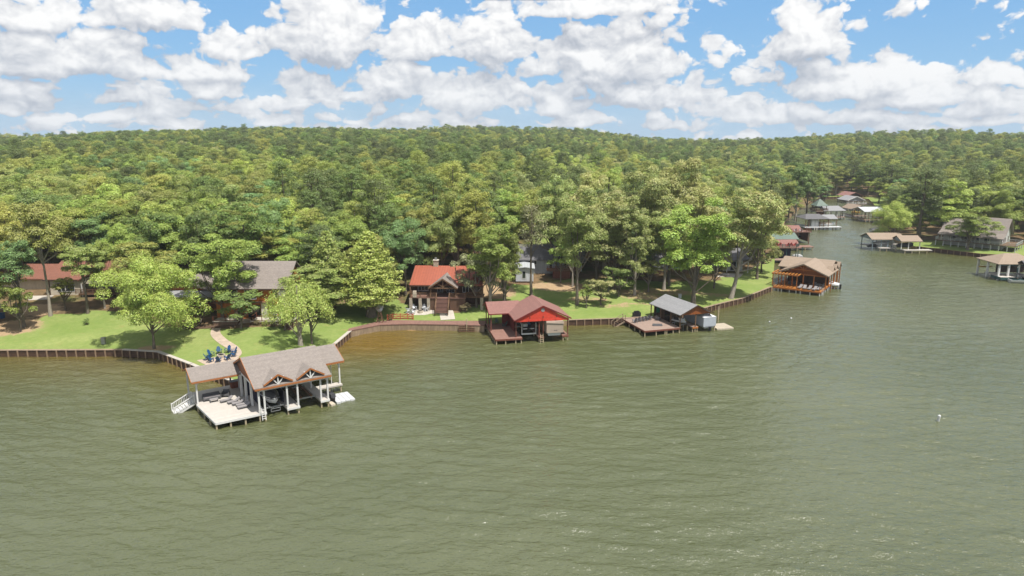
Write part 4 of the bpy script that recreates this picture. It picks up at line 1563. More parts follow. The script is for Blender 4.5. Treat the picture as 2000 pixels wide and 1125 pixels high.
part("sheet", NAVY, nv, lambda m: m.box(-0.03, 0, 0, 0.03, 5.0, 1.5).box(-3.3, 5.0, -0.2, 0.0, 5.06, 1.9))
nv2 = thing("tarp", "navy tarp along the pale deck edge under the dormers", "tarp", LF.world(5.75, 2.0, 1.0), LF.ang)
part("sheet", NAVY, nv2, lambda m: m.box(-0.03, 0.4, 0, 0.03, 5.0, 1.3))
jetski("dark jet ski on the white floats beside the large boathouse", LF.world(14.5, 1.6, 0.28), LF.ang + 0.05, COVERD, BLACK)
cube_dock("floating_dock", "white plastic floating dock beside the large boathouse", LF.world(14.75, 0.1), LF.ang - 0.05, 4, 5, 0.62, WHITEP)
cube_dock("floating_dock", "small beige plastic float at the foot of the jet ski", LF.world(13.85, -0.35), LF.ang, 1, 2, 0.6, BEIGEP)
js = jetski("black covered jet ski raised high on the right-hand lift", LF.world(15.2, 5.8, 2.6), LF.ang, BLACK, BLACK)
l3 = thing("boat_lift", "slim pole lift carrying the raised black jet ski", "boat lift", LF.world(15.2, 5.8), LF.ang)
part("cradle", METAL, l3, lambda m: m.box(-0.6, -0.9, 2.42, 0.6, -0.8, 2.52).box(-0.6, 0.8, 2.42, 0.6, 0.9, 2.52))
for y in (-0.85, 0.85):
    MB().cyl((0.75, y, -1), (0.75, y, 4.0), 0.05).build("pole", WHITE, l3)

# fire pit with blue chairs
fc = gp(432, 698)
fp = thing("fire_pit", "round pale stone fire pit ringed by blue chairs", "fire pit", fc + np.array([0, 0, 0.03]))
part("ring", STONE, fp, lambda m: m.cyl((0, 0, -0.05), (0, 0, 0.42), 0.65, 0.6, 18))
part("bowl", BLACK, fp, lambda m: m.cyl((0, 0, 0.424), (0, 0, 0.43), 0.42, 0.42, 16))
ba = adirondack("adirondack_chair", BLUEA, "", "blue chairs round the fire pit", 0.98)
tx = ["at the right end of the ring", "at the right rear beside a companion", "at the back right of the ring", "at the back, facing the lake", "at the back left, taller looking", "at the left end of the ring", "at the front left, back to the lake", "at the front, back to the lake", "at the front right, back to the lake"]
for i in range(9):
    a = 2 * math.pi * i / 9
    x, y = fc[0] + 1.85 * math.cos(a), fc[1] + 1.85 * math.sin(a)
    dup_or_move(ba, (x, y, float(ground(x, y)[0]) + 0.04), a - math.pi / 2, "blue adirondack chair " + tx[i], "blue chairs round the fire pit")

# ------------------------------------------------------------------ red boathouse
RF = Frame((968, 663), (1110, 655), 1.0)
Rb = thing("boathouse", "bright red gabled boathouse with maroon shingle roof and rust deck", "boathouse", RF.world(0, 0), RF.ang)
bxp("deck", DECKR, Rb, 0, 0, 0.8, 3.75, 10.3, 1.0)
bxp("deck", DECKR, Rb, 3.75, 0.0, 0.8, 4.5, 8.2, 1.0)
bxp("deck", DECKR, Rb, 7.25, 0.0, 0.8, 8.25, 8.2, 1.0)
bxp("deck", DECKR, Rb, 11.4, 0.2, 0.8, 12.5, 8.2, 1.0)
bxp("deck", DECKR, Rb, 3.75, 8.2, 0.8, 12.5, 10.3, 1.0)
bxp("rim_board", WOODR, Rb, 0, -0.06, 0.7, 4.5, -0.003, 0.97)
bxp("rim_board", WOODR, Rb, -0.06, 0, 0.7, -0.003, 10.3, 0.97)
bxp("rim_board", WOODR, Rb, 7.25, -0.06, 0.7, 8.25, -0.003, 0.97)
bxp("rim_board", WOODR, Rb, 11.4, 0.14, 0.7, 12.5, 0.197, 0.97)
piles(Rb, [(0.15, 0.12), (1.7, 0.12), (3.4, 0.12), (4.35, 0.12), (7.4, 0.12), (8.1, 0.12), (11.55, 0.3), (12.35, 0.3), (0.1, 1.6), (0.1, 3.1), (0.1, 4.6), (0.1, 6.1), (0.1, 7.6), (0.1, 9.1), (11.55, 4), (12.35, 4), (7.4, 4), (8.1, 4)], 0.82, 0.1)
posts(Rb, [(3.55, 0.6), (7.4, 0.2), (8.1, 0.2), (12.35, 0.4), (12.35, 7.8), (7.4, 7.8)], 1.0, 4.0, 0.16, WOODR)
posts(Rb, [(0.15, 5.3), (0.15, 7.9), (0.15, 10.4)], 1.0, 4.05, 0.15, WOODR)
gable("v", -0.24, 8.1, 3.15, 12.75, 4.1, 6.4, 0.14).build("roof", SHRED, Rb)
gable("u", -0.25, 5.6, 4.9, 11.7, 4.1, 5.45, 0.14).build("roof", SHRED, Rb)
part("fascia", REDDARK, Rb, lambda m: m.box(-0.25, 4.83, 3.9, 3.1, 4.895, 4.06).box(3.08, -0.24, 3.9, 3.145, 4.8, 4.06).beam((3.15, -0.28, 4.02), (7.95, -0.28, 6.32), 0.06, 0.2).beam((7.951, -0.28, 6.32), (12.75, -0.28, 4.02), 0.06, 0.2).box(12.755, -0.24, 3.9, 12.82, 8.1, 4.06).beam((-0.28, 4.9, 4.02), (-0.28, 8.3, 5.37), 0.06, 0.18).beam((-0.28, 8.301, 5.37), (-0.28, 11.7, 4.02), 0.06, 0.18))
gw = tri("v", -0.08, 3.45, 12.45, 3.92, 6.18).build("gable_wall", REDSIDE, Rb)
MB().cyl((7.95, -0.1, 5.62), (7.95, -0.13, 5.62), 0.33, 0.33, 18).build("vent", GREYC, gw)
for x in (5.7, 7.95, 10.25):
    lm = MB().beam((x, -0.1, 4.55), (x, -0.35, 4.62), 0.05).cyl((x, -0.35, 4.38), (x, -0.35, 4.58), 0.11, 0.05, 8).build("wall_lamp", WOODD, gw)
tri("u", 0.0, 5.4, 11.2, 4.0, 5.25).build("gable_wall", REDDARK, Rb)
bxp("header", REDSIDE, Rb, 3.45, -0.1, 3.75, 12.45, 0.02, 3.917)
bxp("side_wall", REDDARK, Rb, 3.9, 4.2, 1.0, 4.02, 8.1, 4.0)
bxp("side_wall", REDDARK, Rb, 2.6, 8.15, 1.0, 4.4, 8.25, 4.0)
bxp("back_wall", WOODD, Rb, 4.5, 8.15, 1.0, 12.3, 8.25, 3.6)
ladder(Rb, 7.75, -0.2, -0.2, 1.55, 0.45, PILE, 0.15)
lf_ = thing("boat_lift", "white-framed lift in the open slip of red boathouse", "boat lift", RF.world(5.85, 3.6), RF.ang)
part("cradle", WHITE, lf_, lambda m: m.box(-1.25, -2.6, 1.25, 1.25, -2.4, 1.45).box(-1.25, 2.2, 1.25, 1.25, 2.4, 1.45))
for x, y in ((-1.2, -2.5), (1.2, -2.5), (-1.2, 2.3), (1.2, 2.3)):
    bxp("guide_post", WHITE, lf_, x - 0.05, y - 0.05, 1.45, x + 0.05, y + 0.05, 3.2)
b_ = thing("speed_boat", "dark hulled boat with blue and white seats in red boathouse", "boat", RF.world(5.85, 3.6, 1.46), RF.ang)
h, secs = hull(5.2, 2.0, 0.7)
h.build("hull", BLACK, b_)
bxp("rub_rail", WHITE, b_, -0.95, -2.3, 0.62, 0.95, -2.2, 0.76)
bxp("seat", HULLW, b_, -0.7, -1.5, 0.85, 0.0, -0.9, 1.25)
bxp("seat", BLUEB, b_, 0.1, -0.4, 0.85, 0.7, 0.3, 1.25)
part("tower", HULLW, b_, lambda m: m.beam((-0.8, 0.5, 0.8), (-0.6, 0.2, 1.9), 0.06).beam((0.8, 0.5, 0.8), (0.6, 0.2, 1.9), 0.06).beam((-0.6, 0.2, 1.9), (0.6, 0.2, 1.9), 0.06))
cv = thing("covered_boat", "boat boxed in tan canvas in right slip of red boathouse", "boat", RF.world(9.9, 2.25), RF.ang)
cvm = MB()
cvm.ext([(-1.4, -2.8, 1.75), (1.45, -2.8, 1.75), (1.4, 3.2, 1.75), (-1.4, 3.2, 1.75)], (0, 0, 1.95))
cvm.build("canvas_cover", COVERT, cv)
part("canvas_flap", COVERT, cv, lambda m: m.ext([(-1.5, -2.86, 3.62), (1.55, -2.86, 3.62), (1.5, -2.9, 3.25), (-1.5, -2.9, 3.5)], (0, -0.02, 0)))
part("hull", HULLW, cv, lambda m: m.ext([(-1.0, -2.5, 1.2), (1.0, -2.5, 1.2), (1.2, -2.5, 1.74), (-1.2, -2.5, 1.74)], (0, 5.4, 0)))
part("logo_patch", NAVY, cv, lambda m: m.box(-0.1, -2.83, 2.1, 0.06, -2.81, 2.22).box(0.2, -2.83, 2.12, 0.36, -2.81, 2.24))
ra = adirondack("adirondack_chair", TEALA, "", "teal grey chairs under red boathouse annex", 0.95)
for (u, v, rz, tx) in ((0.9, 9.3, 0.3, "left"), (1.9, 9.5, 0.0, "middle"), (2.9, 7.6, -1.4, "right")):
    dup_or_move(ra, RF.world(u, v, 1.0), RF.ang + rz, {"left": "teal grey chair by the outer posts of red boathouse annex", "middle": "teal grey chair at the back of red boathouse annex", "right": "teal grey chair against the dark red wall of the annex"}[tx], "teal grey chairs under red boathouse annex")

# ------------------------------------------------------------------ grey-roofed boathouse
GF = Frame((1259, 646), (1327, 640), 1.0)
G = thing("boathouse", "grey-roofed boathouse with cedar gable and weathered deck", "boathouse", GF.world(0, 0), GF.ang)
bxp("deck", DECKG, G, 0, 0, 0.8, 6.9, 8.6, 1.0)
bxp("deck", DECKG, G, 9.15, -0.3, 0.8, 10.25, 8.6, 1.0)
bxp("rim_board", WOODR, G, 0, -0.06, 0.7, 6.9, -0.003, 0.97)
bxp("rim_board", WOODR, G, -0.06, 0, 0.7, -0.003, 8.6, 0.97)
part("end_board", CEDAR, G, lambda m: m.box(9.15, -0.36, 0.7, 10.25, -0.303, 0.97))
piles(G, [(0.12, 0.12), (2.3, 0.12), (4.0, 0.12), (4.35, 0.12), (5.6, 0.12), (6.8, 0.12), (0.12, 1.9), (0.12, 3.9), (0.12, 6.1), (0.12, 8.4), (9.25, -0.15), (9.7, -0.2), (10.15, -0.15), (9.3, 3), (10.1, 3), (8.9, 1.0)], 0.82, 0.1)
posts(G, [(6.85, 0.1), (6.6, 2.8), (6.2, 5.8), (5.75, 8.6), (9.7, -0.25), (12.6, 0.0), (12.0, 8.4)], 0.7, 3.35, 0.15, WOODB)


def sk_(u, v, z):
    return (u - 0.10 * v, v, z)


def skew_gable(a0, a1, b0, b1, ze, zr, t):
    bm = (b0 + b1) / 2
    sec = [(b0, ze), (bm, zr), (b1, ze), (b1, ze - t), (bm, zr - t * 1.15), (b0, ze - t)]
    return MB().ext([sk_(b, a0, z) for b, z in sec], (-0.10 * (a1 - a0), a1 - a0, 0))


rf = skew_gable(-0.7, 8.9, 6.35, 12.95, 3.42, 5.0, 0.13).build("roof", SHGREY, G)
part("fascia", WOODD, G, lambda m: m.beam((6.42, -0.74, 3.34), (9.72, -0.74, 4.93), 0.06, 0.18).beam((9.721, -0.74, 4.93), (13.02, -0.74, 3.34), 0.06, 0.18))
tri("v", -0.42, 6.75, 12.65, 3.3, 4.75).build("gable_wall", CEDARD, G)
bxp("side_wall", WOODD, G, 7.0, 5.8, 1.0, 7.1, 8.5, 3.2)
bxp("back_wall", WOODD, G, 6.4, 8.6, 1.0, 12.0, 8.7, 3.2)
st = MB()
for k in range(5):
    st.box(-0.6 - 0.4 * k, 7.5, 0.86 - 0.22 * k, -0.22 - 0.4 * k, 8.5, 0.92 - 0.22 * k)
st.build("steps", WOODD, G)
rl = MB()
for v in (7.45, 8.55):
    rl.beam((-0.1, v, 0.75), (-2.2, v, -0.3), 0.08, 0.24)
    rl.beam((0.0, v, 1.95), (-2.2, v, 0.75), 0.09, 0.07)
    rl.beam((0.0, v, 1.0), (0.0, v, 2.0), 0.09)
    rl.beam((-2.2, v, -0.5), (-2.2, v, 0.85), 0.09)
rl.build("stair_railing", CAPB, G)
ga = adirondack("adirondack_chair", GREYA, "", "grey chairs on the weathered deck", 1.0)
gl_ = ["grey adirondack chair nearest the water at left of the row", "grey adirondack chair second from left on weathered deck", "grey adirondack chair in the middle of the row on weathered deck", "grey adirondack chair fourth along the row on weathered deck", "grey adirondack chair at the shore end of the row", "grey adirondack chair alone beside the grey-roofed boathouse posts"]
for i, q in enumerate([(1240, 630), (1247.5, 628), (1255, 627), (1262, 625.5), (1269, 624.5), (1285, 625.5)]):
    u, v = GF.at(q, 1.0)
    dup_or_move(ga, GF.world(u, v, 1.0), GF.ang + [0.5, 0.25, 0.1, -0.1, -0.25, -0.5][i] + 2.6, gl_[i], "grey chairs on the weathered deck")
u, v = GF.at((1243, 619), 1.0)
gr = thing("grill", "black covered grill at the back of the weathered deck", "grill", GF.world(u, v, 1.0), GF.ang)
part("cover", BLACK, gr, lambda m: m.ext([(-0.75, -0.3, 0.02), (0.75, -0.3, 0.02), (0.7, 0.3, 0.02), (-0.7, 0.3, 0.02)], (0, 0, 0.85)).ext([(-0.5, -0.25, 0.875), (0.5, -0.25, 0.875), (0.45, 0.25, 0.875), (-0.45, 0.25, 0.875)], (0, 0, 0.25)))
u, v = GF.at((1284, 636), 1.0)
kc = thing("dog_bed", "flat dark cushion lying on the weathered deck", "cushion", GF.world(u, v, 1.0), GF.ang - 0.35)
part("pad", GREYF, kc, lambda m: m.ext([(-0.8, -0.35, 0), (0.8, -0.35, 0), (0.9, 0, 0), (0.8, 0.35, 0), (-0.8, 0.35, 0), (-0.9, 0, 0)], (0, 0, 0.16)))
part("bolster", GREYF, kc, lambda m: m.box(-0.82, 0.12, 0.162, 0.82, 0.34, 0.28))
cb = thing("covered_boat", "boat boxed in silver canvas beside the grey-roofed boathouse", "boat", GF.world(12.25, 2.0), GF.ang + 0.05)
part("canvas_cover", COVERG, cb, lambda m: m.ext([(-1.3, -2.6, 0.95), (1.3, -2.6, 0.95), (1.25, 3.6, 0.95), (-1.25, 3.6, 0.95)], (0, 0, 1.65)))
part("canvas_top", WHITEP, cb, lambda m: m.add([(-1.32, -2.62, 2.604), (1.32, -2.62, 2.604), (1.27, 3.62, 2.604), (-1.27, 3.62, 2.604), (-0.6, -1.6, 2.95), (0.6, -1.6, 2.95), (0.6, 3.2, 2.95), (-0.6, 3.2, 2.95)], [(0, 1, 5, 4), (1, 2, 6, 5), (2, 3, 7, 6), (3, 0, 4, 7), (4, 5, 6, 7), (3, 2, 1, 0)]))
part("hull", HULLW, cb, lambda m: m.ext([(-0.9, -2.4, 0.6), (0.9, -2.4, 0.6), (1.1, -2.4, 0.945), (-1.1, -2.4, 0.945)], (0, 5.8, 0)))
part("outboard", BLACK, cb, lambda m: m.box(-0.2, -2.9, 0.15, 0.2, -2.64, 0.9))
part("cradle_post", PILE, cb, lambda m: m.box(1.05, -2.5, -1.0, 1.2, -2.35, 0.94))
jetski("white and black jet ski raised in the grey-roofed boathouse", GF.world(8.0, 2.3, 1.25), GF.ang + 0.4, HULLW, BLACK)
lf_ = thing("boat_lift", "small lift under the white and black jet ski", "boat lift", GF.world(8.0, 2.3), GF.ang + 0.4)
part("cradle", METAL, lf_, lambda m: m.box(-0.75, -1.1, 1.05, 0.75, -0.95, 1.2).box(-0.75, 0.9, 1.05, 0.75, 1.05, 1.2).box(-0.06, -1.0, -1.0, 0.06, -0.9, 1.05).box(-0.06, 0.95, -1.0, 0.06, 1.05, 1.05))
u, v = GF.at((1300, 619), 1.0)
tw = thing("towel", "green towel hanging under the grey-roofed boathouse", "towel", GF.world(6.55, 7.4, 2.0), GF.ang)
part("cloth", GREENT, tw, lambda m: m.ext([(-0.35, 0, 0), (0.3, 0, -0.1), (0.35, 0.0, 1.1), (-0.3, 0, 1.1)], (0, 0.04, 0)))
cube_dock("floating_dock", "beige plastic floating dock right of the silver-covered boat", GF.world(14.2, -0.2), GF.ang - 0.06, 6, 6, 0.55, BEIGEP)
q = P(1402, 629, 0)
pl = thing("mooring_post", "slim pale mooring post standing behind the beige floats", "post", q)
part("shaft", PILE, pl, lambda m: m.cyl((0, 0, -1), (0, 0, 2.9), 0.11, 0.1, 10))
part("cap", CAPB, pl, lambda m: m.cyl((0, 0, 2.9), (0, 0, 2.96), 0.13, 0.08, 10))
q = gp(1327.5, 582)
bh = thing("pump_box", "small white box on the lawn behind the grey boathouse roof", "box", q)
bxp("body", WHITEP, bh, -0.28, -0.28, 0, 0.28, 0.28, 0.7)
part("lid", WHITEP, bh, lambda m: m.ext([(-0.34, -0.34, 0.704), (0.34, -0.34, 0.704), (0.34, 0.34, 0.704), (-0.34, 0.34, 0.704)], (0, 0, 0.12)))

# ------------------------------------------------------------------ orange cedar boathouse
OF = Frame((1518, 560), (1602, 570), 1.0)
O = thing("boathouse", "orange cedar boathouse with pergola, tan roof and side gables", "boathouse", OF.world(0, 0), OF.ang)
bxp("deck", DECKO, O, -0.9, 0, 0.8, 9.0, 9.5, 1.0)
bxp("deck", DECKO, O, -0.9, 9.5, 0.8, 6.2, 18.0, 1.0)
bxp("rim_board", CEDAR, O, -0.9, -0.06, 0.66, 9.0, -0.003, 0.97)
bxp("rim_board", CEDAR, O, 9.003, 0, 0.66, 9.06, 9.5, 0.97)
piles(O, [(-0.7, 0.15), (0.2, 0.15), (0.9, 0.15), (2.6, 0.15), (4.0, 0.15), (4.9, 0.15), (6.9, 0.15), (8.85, 0.15), (8.9, 2.5), (8.9, 5), (8.9, 7.5), (8.8, 11), (8.8, 14)], 0.8, 0.12, WHITE)
posts(O, [(-1.2, 0.4), (3.9, 0.5), (1.35, 0.5), (-1.0, 4.4)], 1.0, 3.7, 0.16, CEDAR)
posts(O, [(0.1, 2.7), (2.4, 2.7), (4.7, 2.7), (6.9, 2.7), (9.3, 2.9), (9.3, 6.0), (0.1, 6.5)], 1.0, 4.0, 0.2, CEDAR)
part("roof", SHTAN, O, lambda m: m.ext([(-0.5, 1.9, 4.15), (4.7, 1.9, 6.3), (9.95, 1.9, 4.15), (9.95, 1.9, 4.0), (4.7, 1.9, 6.12), (-0.5, 1.9, 4.0)], (0, 10.3, 0)))
gable("u", -2.1, 9.1, 7.3, 17.6, 4.4, 6.05, 0.15).build("roof", SHTAN, O)
part("rake_board", SHTAN, O, lambda m: m.beam((-0.5, 1.86, 4.08), (4.7, 1.86, 6.22), 0.07, 0.26).beam((4.701, 1.86, 6.22), (9.95, 1.86, 4.08), 0.07, 0.26))
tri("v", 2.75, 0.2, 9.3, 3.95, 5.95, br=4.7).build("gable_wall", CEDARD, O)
part("truss", CEDAR, O, lambda m: m.beam((4.7, 2.1, 4.7), (4.7, 2.1, 6.05), 0.16).beam((4.7, 2.1, 4.85), (3.9, 2.1, 5.7), 0.13).beam((4.7, 2.1, 4.85), (5.5, 2.1, 5.7), 0.13).beam((2.1, 2.1, 4.95), (7.3, 2.1, 4.95), 0.16))
bxp("header", CEDAR, O, -0.2, 2.58, 3.72, 9.5, 2.74, 3.946)
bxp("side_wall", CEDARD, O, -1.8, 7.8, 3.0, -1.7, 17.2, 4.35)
bxp("back_wall", WOODD, O, 0.2, 7.6, 1.0, 8.9, 7.7, 3.9)
pg = MB()
pg.box(-1.5, 0.3, 3.7, 4.15, 0.44, 3.9).box(-1.5, 4.3, 3.7, 4.15, 4.44, 3.9)
pg.build("pergola_beam", CEDAR, O)
part("pergola_rafters", DECKO, O, lambda m: [m.box(-1.35 + 0.68 * k, -0.15, 3.905, -1.13 + 0.68 * k, 4.7, 4.10) for k in range(9)])
for i, (v, zz) in enumerate(((8.6, 5.35), (11.6, 5.4), (15.0, 5.45))):
    d = gable("u", 8.3, 9.75, v - 1.35, v + 1.35, 4.3, zz, 0.14).build("side_gable", SHTAN, O)
    tri("u", 9.5, v - 1.15, v + 1.15, 4.15, zz - 0.16, 0.1).build("gable_wall", WOODB, d)
    posts(O, [(9.5, v - 1.1), (9.5, v + 1.1)], -0.9, 4.15, 0.2, CEDAR)
st = MB()
for k in range(3):
    st.box(-1.9, -0.35 - 0.3 * k, 0.62 - 0.28 * k, -0.95, -0.07 - 0.3 * k, 0.7 - 0.28 * k)
st.build("steps", WOODD, O)
for x in (-0.85, 8.7):
    bxp("newel_post", CEDAR, O, x, 0.05, 1.0, x + 0.14, 0.19, 1.9)
ladder(O, 9.25, 1.0, -0.2, 1.8, 0.4, WHITE, 0.1)
ol = lounger("sun_lounger", GREYC, GREYF, "", "loungers along the orange deck edge")
for i, (u, v) in enumerate([(4.5, 1.1), (5.5, 1.0), (6.5, 1.0), (7.55, 0.9), (8.3, 1.5)]):
    tx = ["beside the pergola's end post", "second from the pergola", "in the middle of the row", "second from the outer corner", "at the outer corner"][i]
    dup_or_move(ol, OF.world(u, v, 1.0), OF.ang + random.uniform(-0.2, 0.2), "grey lounger on the orange deck " + tx, "loungers along the orange deck edge")
dn = thing("dining_table", "grey round table in shade of the orange boathouse", "table", OF.world(7.6, 4.3, 1.0), OF.ang)
part("tabletop", GREYC, dn, lambda m: m.cyl((0, 0, 0.7), (0, 0, 0.76), 0.75, 0.75, 16))
part("pedestal", GREYF, dn, lambda m: m.cyl((0, 0, 0), (0, 0, 0.7), 0.3, 0.08, 10))
dc = thing("dining_chair", "", "chair", (0, 0, 0), 0)
bxp("seat", GREYA, dc, -0.25, -0.25, 0.42, 0.25, 0.25, 0.48)
bxp("backrest", GREYA, dc, -0.25, 0.21, 0.485, 0.25, 0.27, 0.95)
for x in (-0.24, 0.2):
    for y in (-0.24, 0.2):
        bxp("leg", GREYA, dc, x, y, 0, x + 0.04, y + 0.04, 0.42)
for i, (u, v, rz) in enumerate([(6.7, 3.9, 1.9), (7.4, 3.3, 3.0), (8.4, 3.9, -1.9), (8.3, 5.0, -0.8), (6.9, 5.1, 0.7)]):
    dup_or_move(dc, OF.world(u, v, 1.0), OF.ang + rz, "grey dining chair at the round table, " + ["pergola side", "lake-facing front side", "outer right side", "back right side", "back left side"][i], "dining chairs in orange boathouse")
sf = thing("outdoor_sofa", "dark sofa in the shade behind the orange pergola", "sofa", OF.world(2.3, 4.6, 1.0), OF.ang)
bxp("seat", GREYF, sf, -1.0, -0.4, 0.15, 1.0, 0.3, 0.45)
bxp("backrest", GREYF, sf, -1.0, 0.31, 0.15, 1.0, 0.4, 0.85)
for x in (-1.1, 1.005):
    bxp("armrest", GREYF, sf, x, -0.4, 0, x + 0.095, 0.4, 0.62)
b_ = thing("pontoon_boat", "white boat stern with dark outboard right of orange boathouse", "boat", OF.world(8.5, 10.3, 0.35), OF.ang - math.pi / 2)
h, secs = hull(4.5, 1.9, 0.75)
h.build("hull", HULLW, b_)
cover_top(secs, 0.45, b_, WHITEP)
bxp("outboard", BLACK, b_, -0.2, 2.3, -0.3, 0.2, 2.65, 0.75)

# ------------------------------------------------------------------ log cabin
CF = thing("log_cabin", "dark log cabin with red metal roof, porch stairs and stone chimney", "house", (-12.7, 129.0, 0), R(-3))


def cw(x, y):
    c, s = math.cos(R(3)), math.sin(R(3))
    dx, dy = x + 12.7, y - 129.0
    return dx * c - dy * s, dx * s + dy * c


GZ = 2.2
bxp("wall", LOGS, CF, -5.9, 2.6, 1.2, 6.4, 9.5, 6.5)
gable("u", -6.5, 7.2, 0.5, 13.5, 6.5, 9.0, 0.15).build("roof", REDMETAL, CF)
tri("u", -5.9, 2.2, 11.8, 6.4, 8.6, 0.1).build("gable_wall", LOGS, CF)
part("fascia", WOODD, CF, lambda m: m.box(-6.5, 0.42, 6.2, 7.2, 0.495, 6.4).beam((-6.54, 0.5, 6.4), (-6.54, 7.0, 8.9), 0.07, 0.22))
pr = gable("v", -1.5, 5.2, -2.65, 2.75, 6.35, 8.15, 0.14).build("porch_roof", SHTAUPX, CF)
MB().beam((-2.65, -1.54, 6.27), (0.05, -1.54, 8.06), 0.07, 0.24).beam((0.051, -1.54, 8.06), (2.75, -1.54, 6.27), 0.07, 0.24).build("rake_board", WOODB, pr)
MB().beam((-2.3, -1.2, 6.3), (2.4, -1.2, 6.3), 0.22).beam((0.05, -1.2, 6.35), (0.05, -1.2, 7.9), 0.2).beam((0.05, -1.2, 6.5), (-1.0, -1.2, 7.2), 0.16).beam((0.05, -1.2, 6.5), (1.1, -1.2, 7.2), 0.16).build("truss", WOODB, pr)
bxp("porch_deck", DECKR, CF, -6.2, -1.2, 4.35, 4.2, 2.6, 4.5)
bxp("porch_deck", WOODB, CF, 4.2, -0.2, 4.35, 7.4, 2.6, 4.5)
bxp("skirting", BROWNSK, CF, -2.4, -1.05, 1.2, -1.15, -0.95, 4.35)
bxp("skirting", BROWNSK, CF, 1.2, -1.05, 1.2, 4.15, -0.95, 4.35)
posts(CF, [(-2.25, -1.1), (2.35, -1.1), (-6.05, -1.05), (-6.05, 2.3)], 4.5, 6.4, 0.2, WOODB)
posts(CF, [(7.3, 0.0)], 4.5, 6.5, 0.2, WOODB)
for (x, y) in ((-6.0, -1.0), (-4.25, -1.0), (-2.7, -0.95), (7.1, 0.0)):
    bxp("stone_pillar", STONE, CF, x - 0.27, y - 0.27, 1.0, x + 0.27, y + 0.27, 4.34)
rl = MB()
rails(rl, [(-6.15, 2.5), (-6.15, -1.15), (-2.35, -1.15)], 4.5, 0.85, 0.2)
rails(rl, [(1.3, -1.15), (4.15, -1.15)], 4.5, 0.85, 0.2)
rails(rl, [(-2.2, -1.15), (-1.15, -1.15)], 4.5, 0.85, 0.2)
rails(rl, [(4.2, -0.15), (7.3, -0.15)], 4.5, 0.85, 0.2)
rl.build("railing", WOODB, CF)
st = MB()
for k in range(11):
    st.box(-1.1, -1.2 - 0.2 * (k + 1), 4.25 - 0.2 * k, 1.15, -1.2 - 0.2 * k, 4.31 - 0.2 * k)
    st.box(-1.08, -1.2 - 0.2 * k - 0.02, 4.05 - 0.2 * k, 1.13, -1.2 - 0.2 * k, 4.25 - 0.2 * k)
st.build("stairs", DECKR, CF)
sr = MB()
for x in (-1.15, 1.2):
    sr.beam((x, -1.2, 5.35), (x, -3.4, 3.1), 0.1, 0.1).beam((x, -3.4, 1.8), (x, -3.4, 3.2), 0.13).beam((x, -1.2, 4.4), (x, -1.2, 5.45), 0.13).beam((x, -1.2, 4.2), (x, -3.4, 2.1), 0.08, 0.3)
sr.build("stair_railing", WOODB, CF)
window(CF, -5.3, 4.9, -3.3, 6.1, 2.6, WHITE, mull=2)
window(CF, -1.6, 4.7, -0.5, 6.2, 2.6, GREYSIDE)
window(CF, 0.2, 4.6, 1.7, 6.2, 2.6, GREYSIDE, mull=2)
window(CF, 3.2, 4.7, 4.4, 6.2, 2.6, WHITE)
window(CF, 5.2, 4.7, 6.1, 6.2, 2.6, WOODB)
bxp("patio_screen", GLASS, CF, -4.0, -0.4, 2.3, -2.95, -0.35, 4.3)
bxp("lower_wall", WOODD, CF, -5.8, 1.4, 1.2, -2.4, 1.5, 4.34)
ch = bxp("chimney", STONE, CF, -2.9, 6.6, 7.9, -2.0, 7.4, 10.0)
bxp("chimney_cap", STONEW, ch, -3.0, 6.5, 10.003, -1.9, 7.5, 10.15)
bxp("flue", METAL, ch, -2.65, 6.85, 10.153, -2.25, 7.15, 10.6)
fire = thing("porch_fireplace", "pale stone outdoor fireplace on left end of cabin porch", "fireplace", (-18.0, 128.3, 4.5))
bxp("hearth", STONE, fire, -0.35, -0.3, 0, 0.35, 0.3, 0.7)
part("hood", STONE, fire, lambda m: m.ext([(-0.32, -0.3, 0.704), (0.32, -0.3, 0.704), (0.32, 0.25, 0.704), (-0.32, 0.25, 0.704)], (0.0, 0.1, 0.45)))
# bushes by the cabin stairs
tree("shrub", "rust", (-8.6, 127.5, float(ground(-8.6, 127.5)[0])), 1.9, 2.4, "reddish brown bush against the cabin skirting right of stairs", rz=0)

# white chairs, fence, windmill
wc = gp(821, 611)
wf = thing("fire_pit", "low stone fire pit between the white chairs", "fire pit", wc + np.array([0, 0, 0.05]))
part("ring", STONE, wf, lambda m: m.cyl((0, 0, -0.1), (0, 0, 0.3), 0.55, 0.5, 16))
part("bowl", BLACK, wf, lambda m: m.cyl((0, 0, 0.304), (0, 0, 0.31), 0.36, 0.36, 14))
wa_ = adirondack("adirondack_chair", WHITEA, "", "white chairs on the cabin patio", 1.05)
for i, (q, rz) in enumerate((((798, 611), 1.9), ((809, 606.5), 0.5), ((826, 606), -0.4), ((833, 608), -1.3), ((806, 614), 2.4))):
    p = gp(*q)
    dup_or_move(wa_, (p[0], p[1], p[2] + 0.06), rz, ["white adirondack chair at the left edge of cabin patio", "white adirondack chair at patio back, under cabin porch", "white adirondack chair back right, facing the lake", "white adirondack chair at right edge of cabin patio", "white adirondack chair at patio front, nearest coral fence"][i], "white chairs on the cabin patio")
fA, fB, fC, fD = gp(757, 626), gp(768, 623.5), gp(796, 623.5), gp(807, 624)
fn = thing("low_fence", "coral painted low fence between boardwalk and cabin lawn", "fence", (fA[0], fA[1], 0))
fpts = [fA, fB, fC, fD]
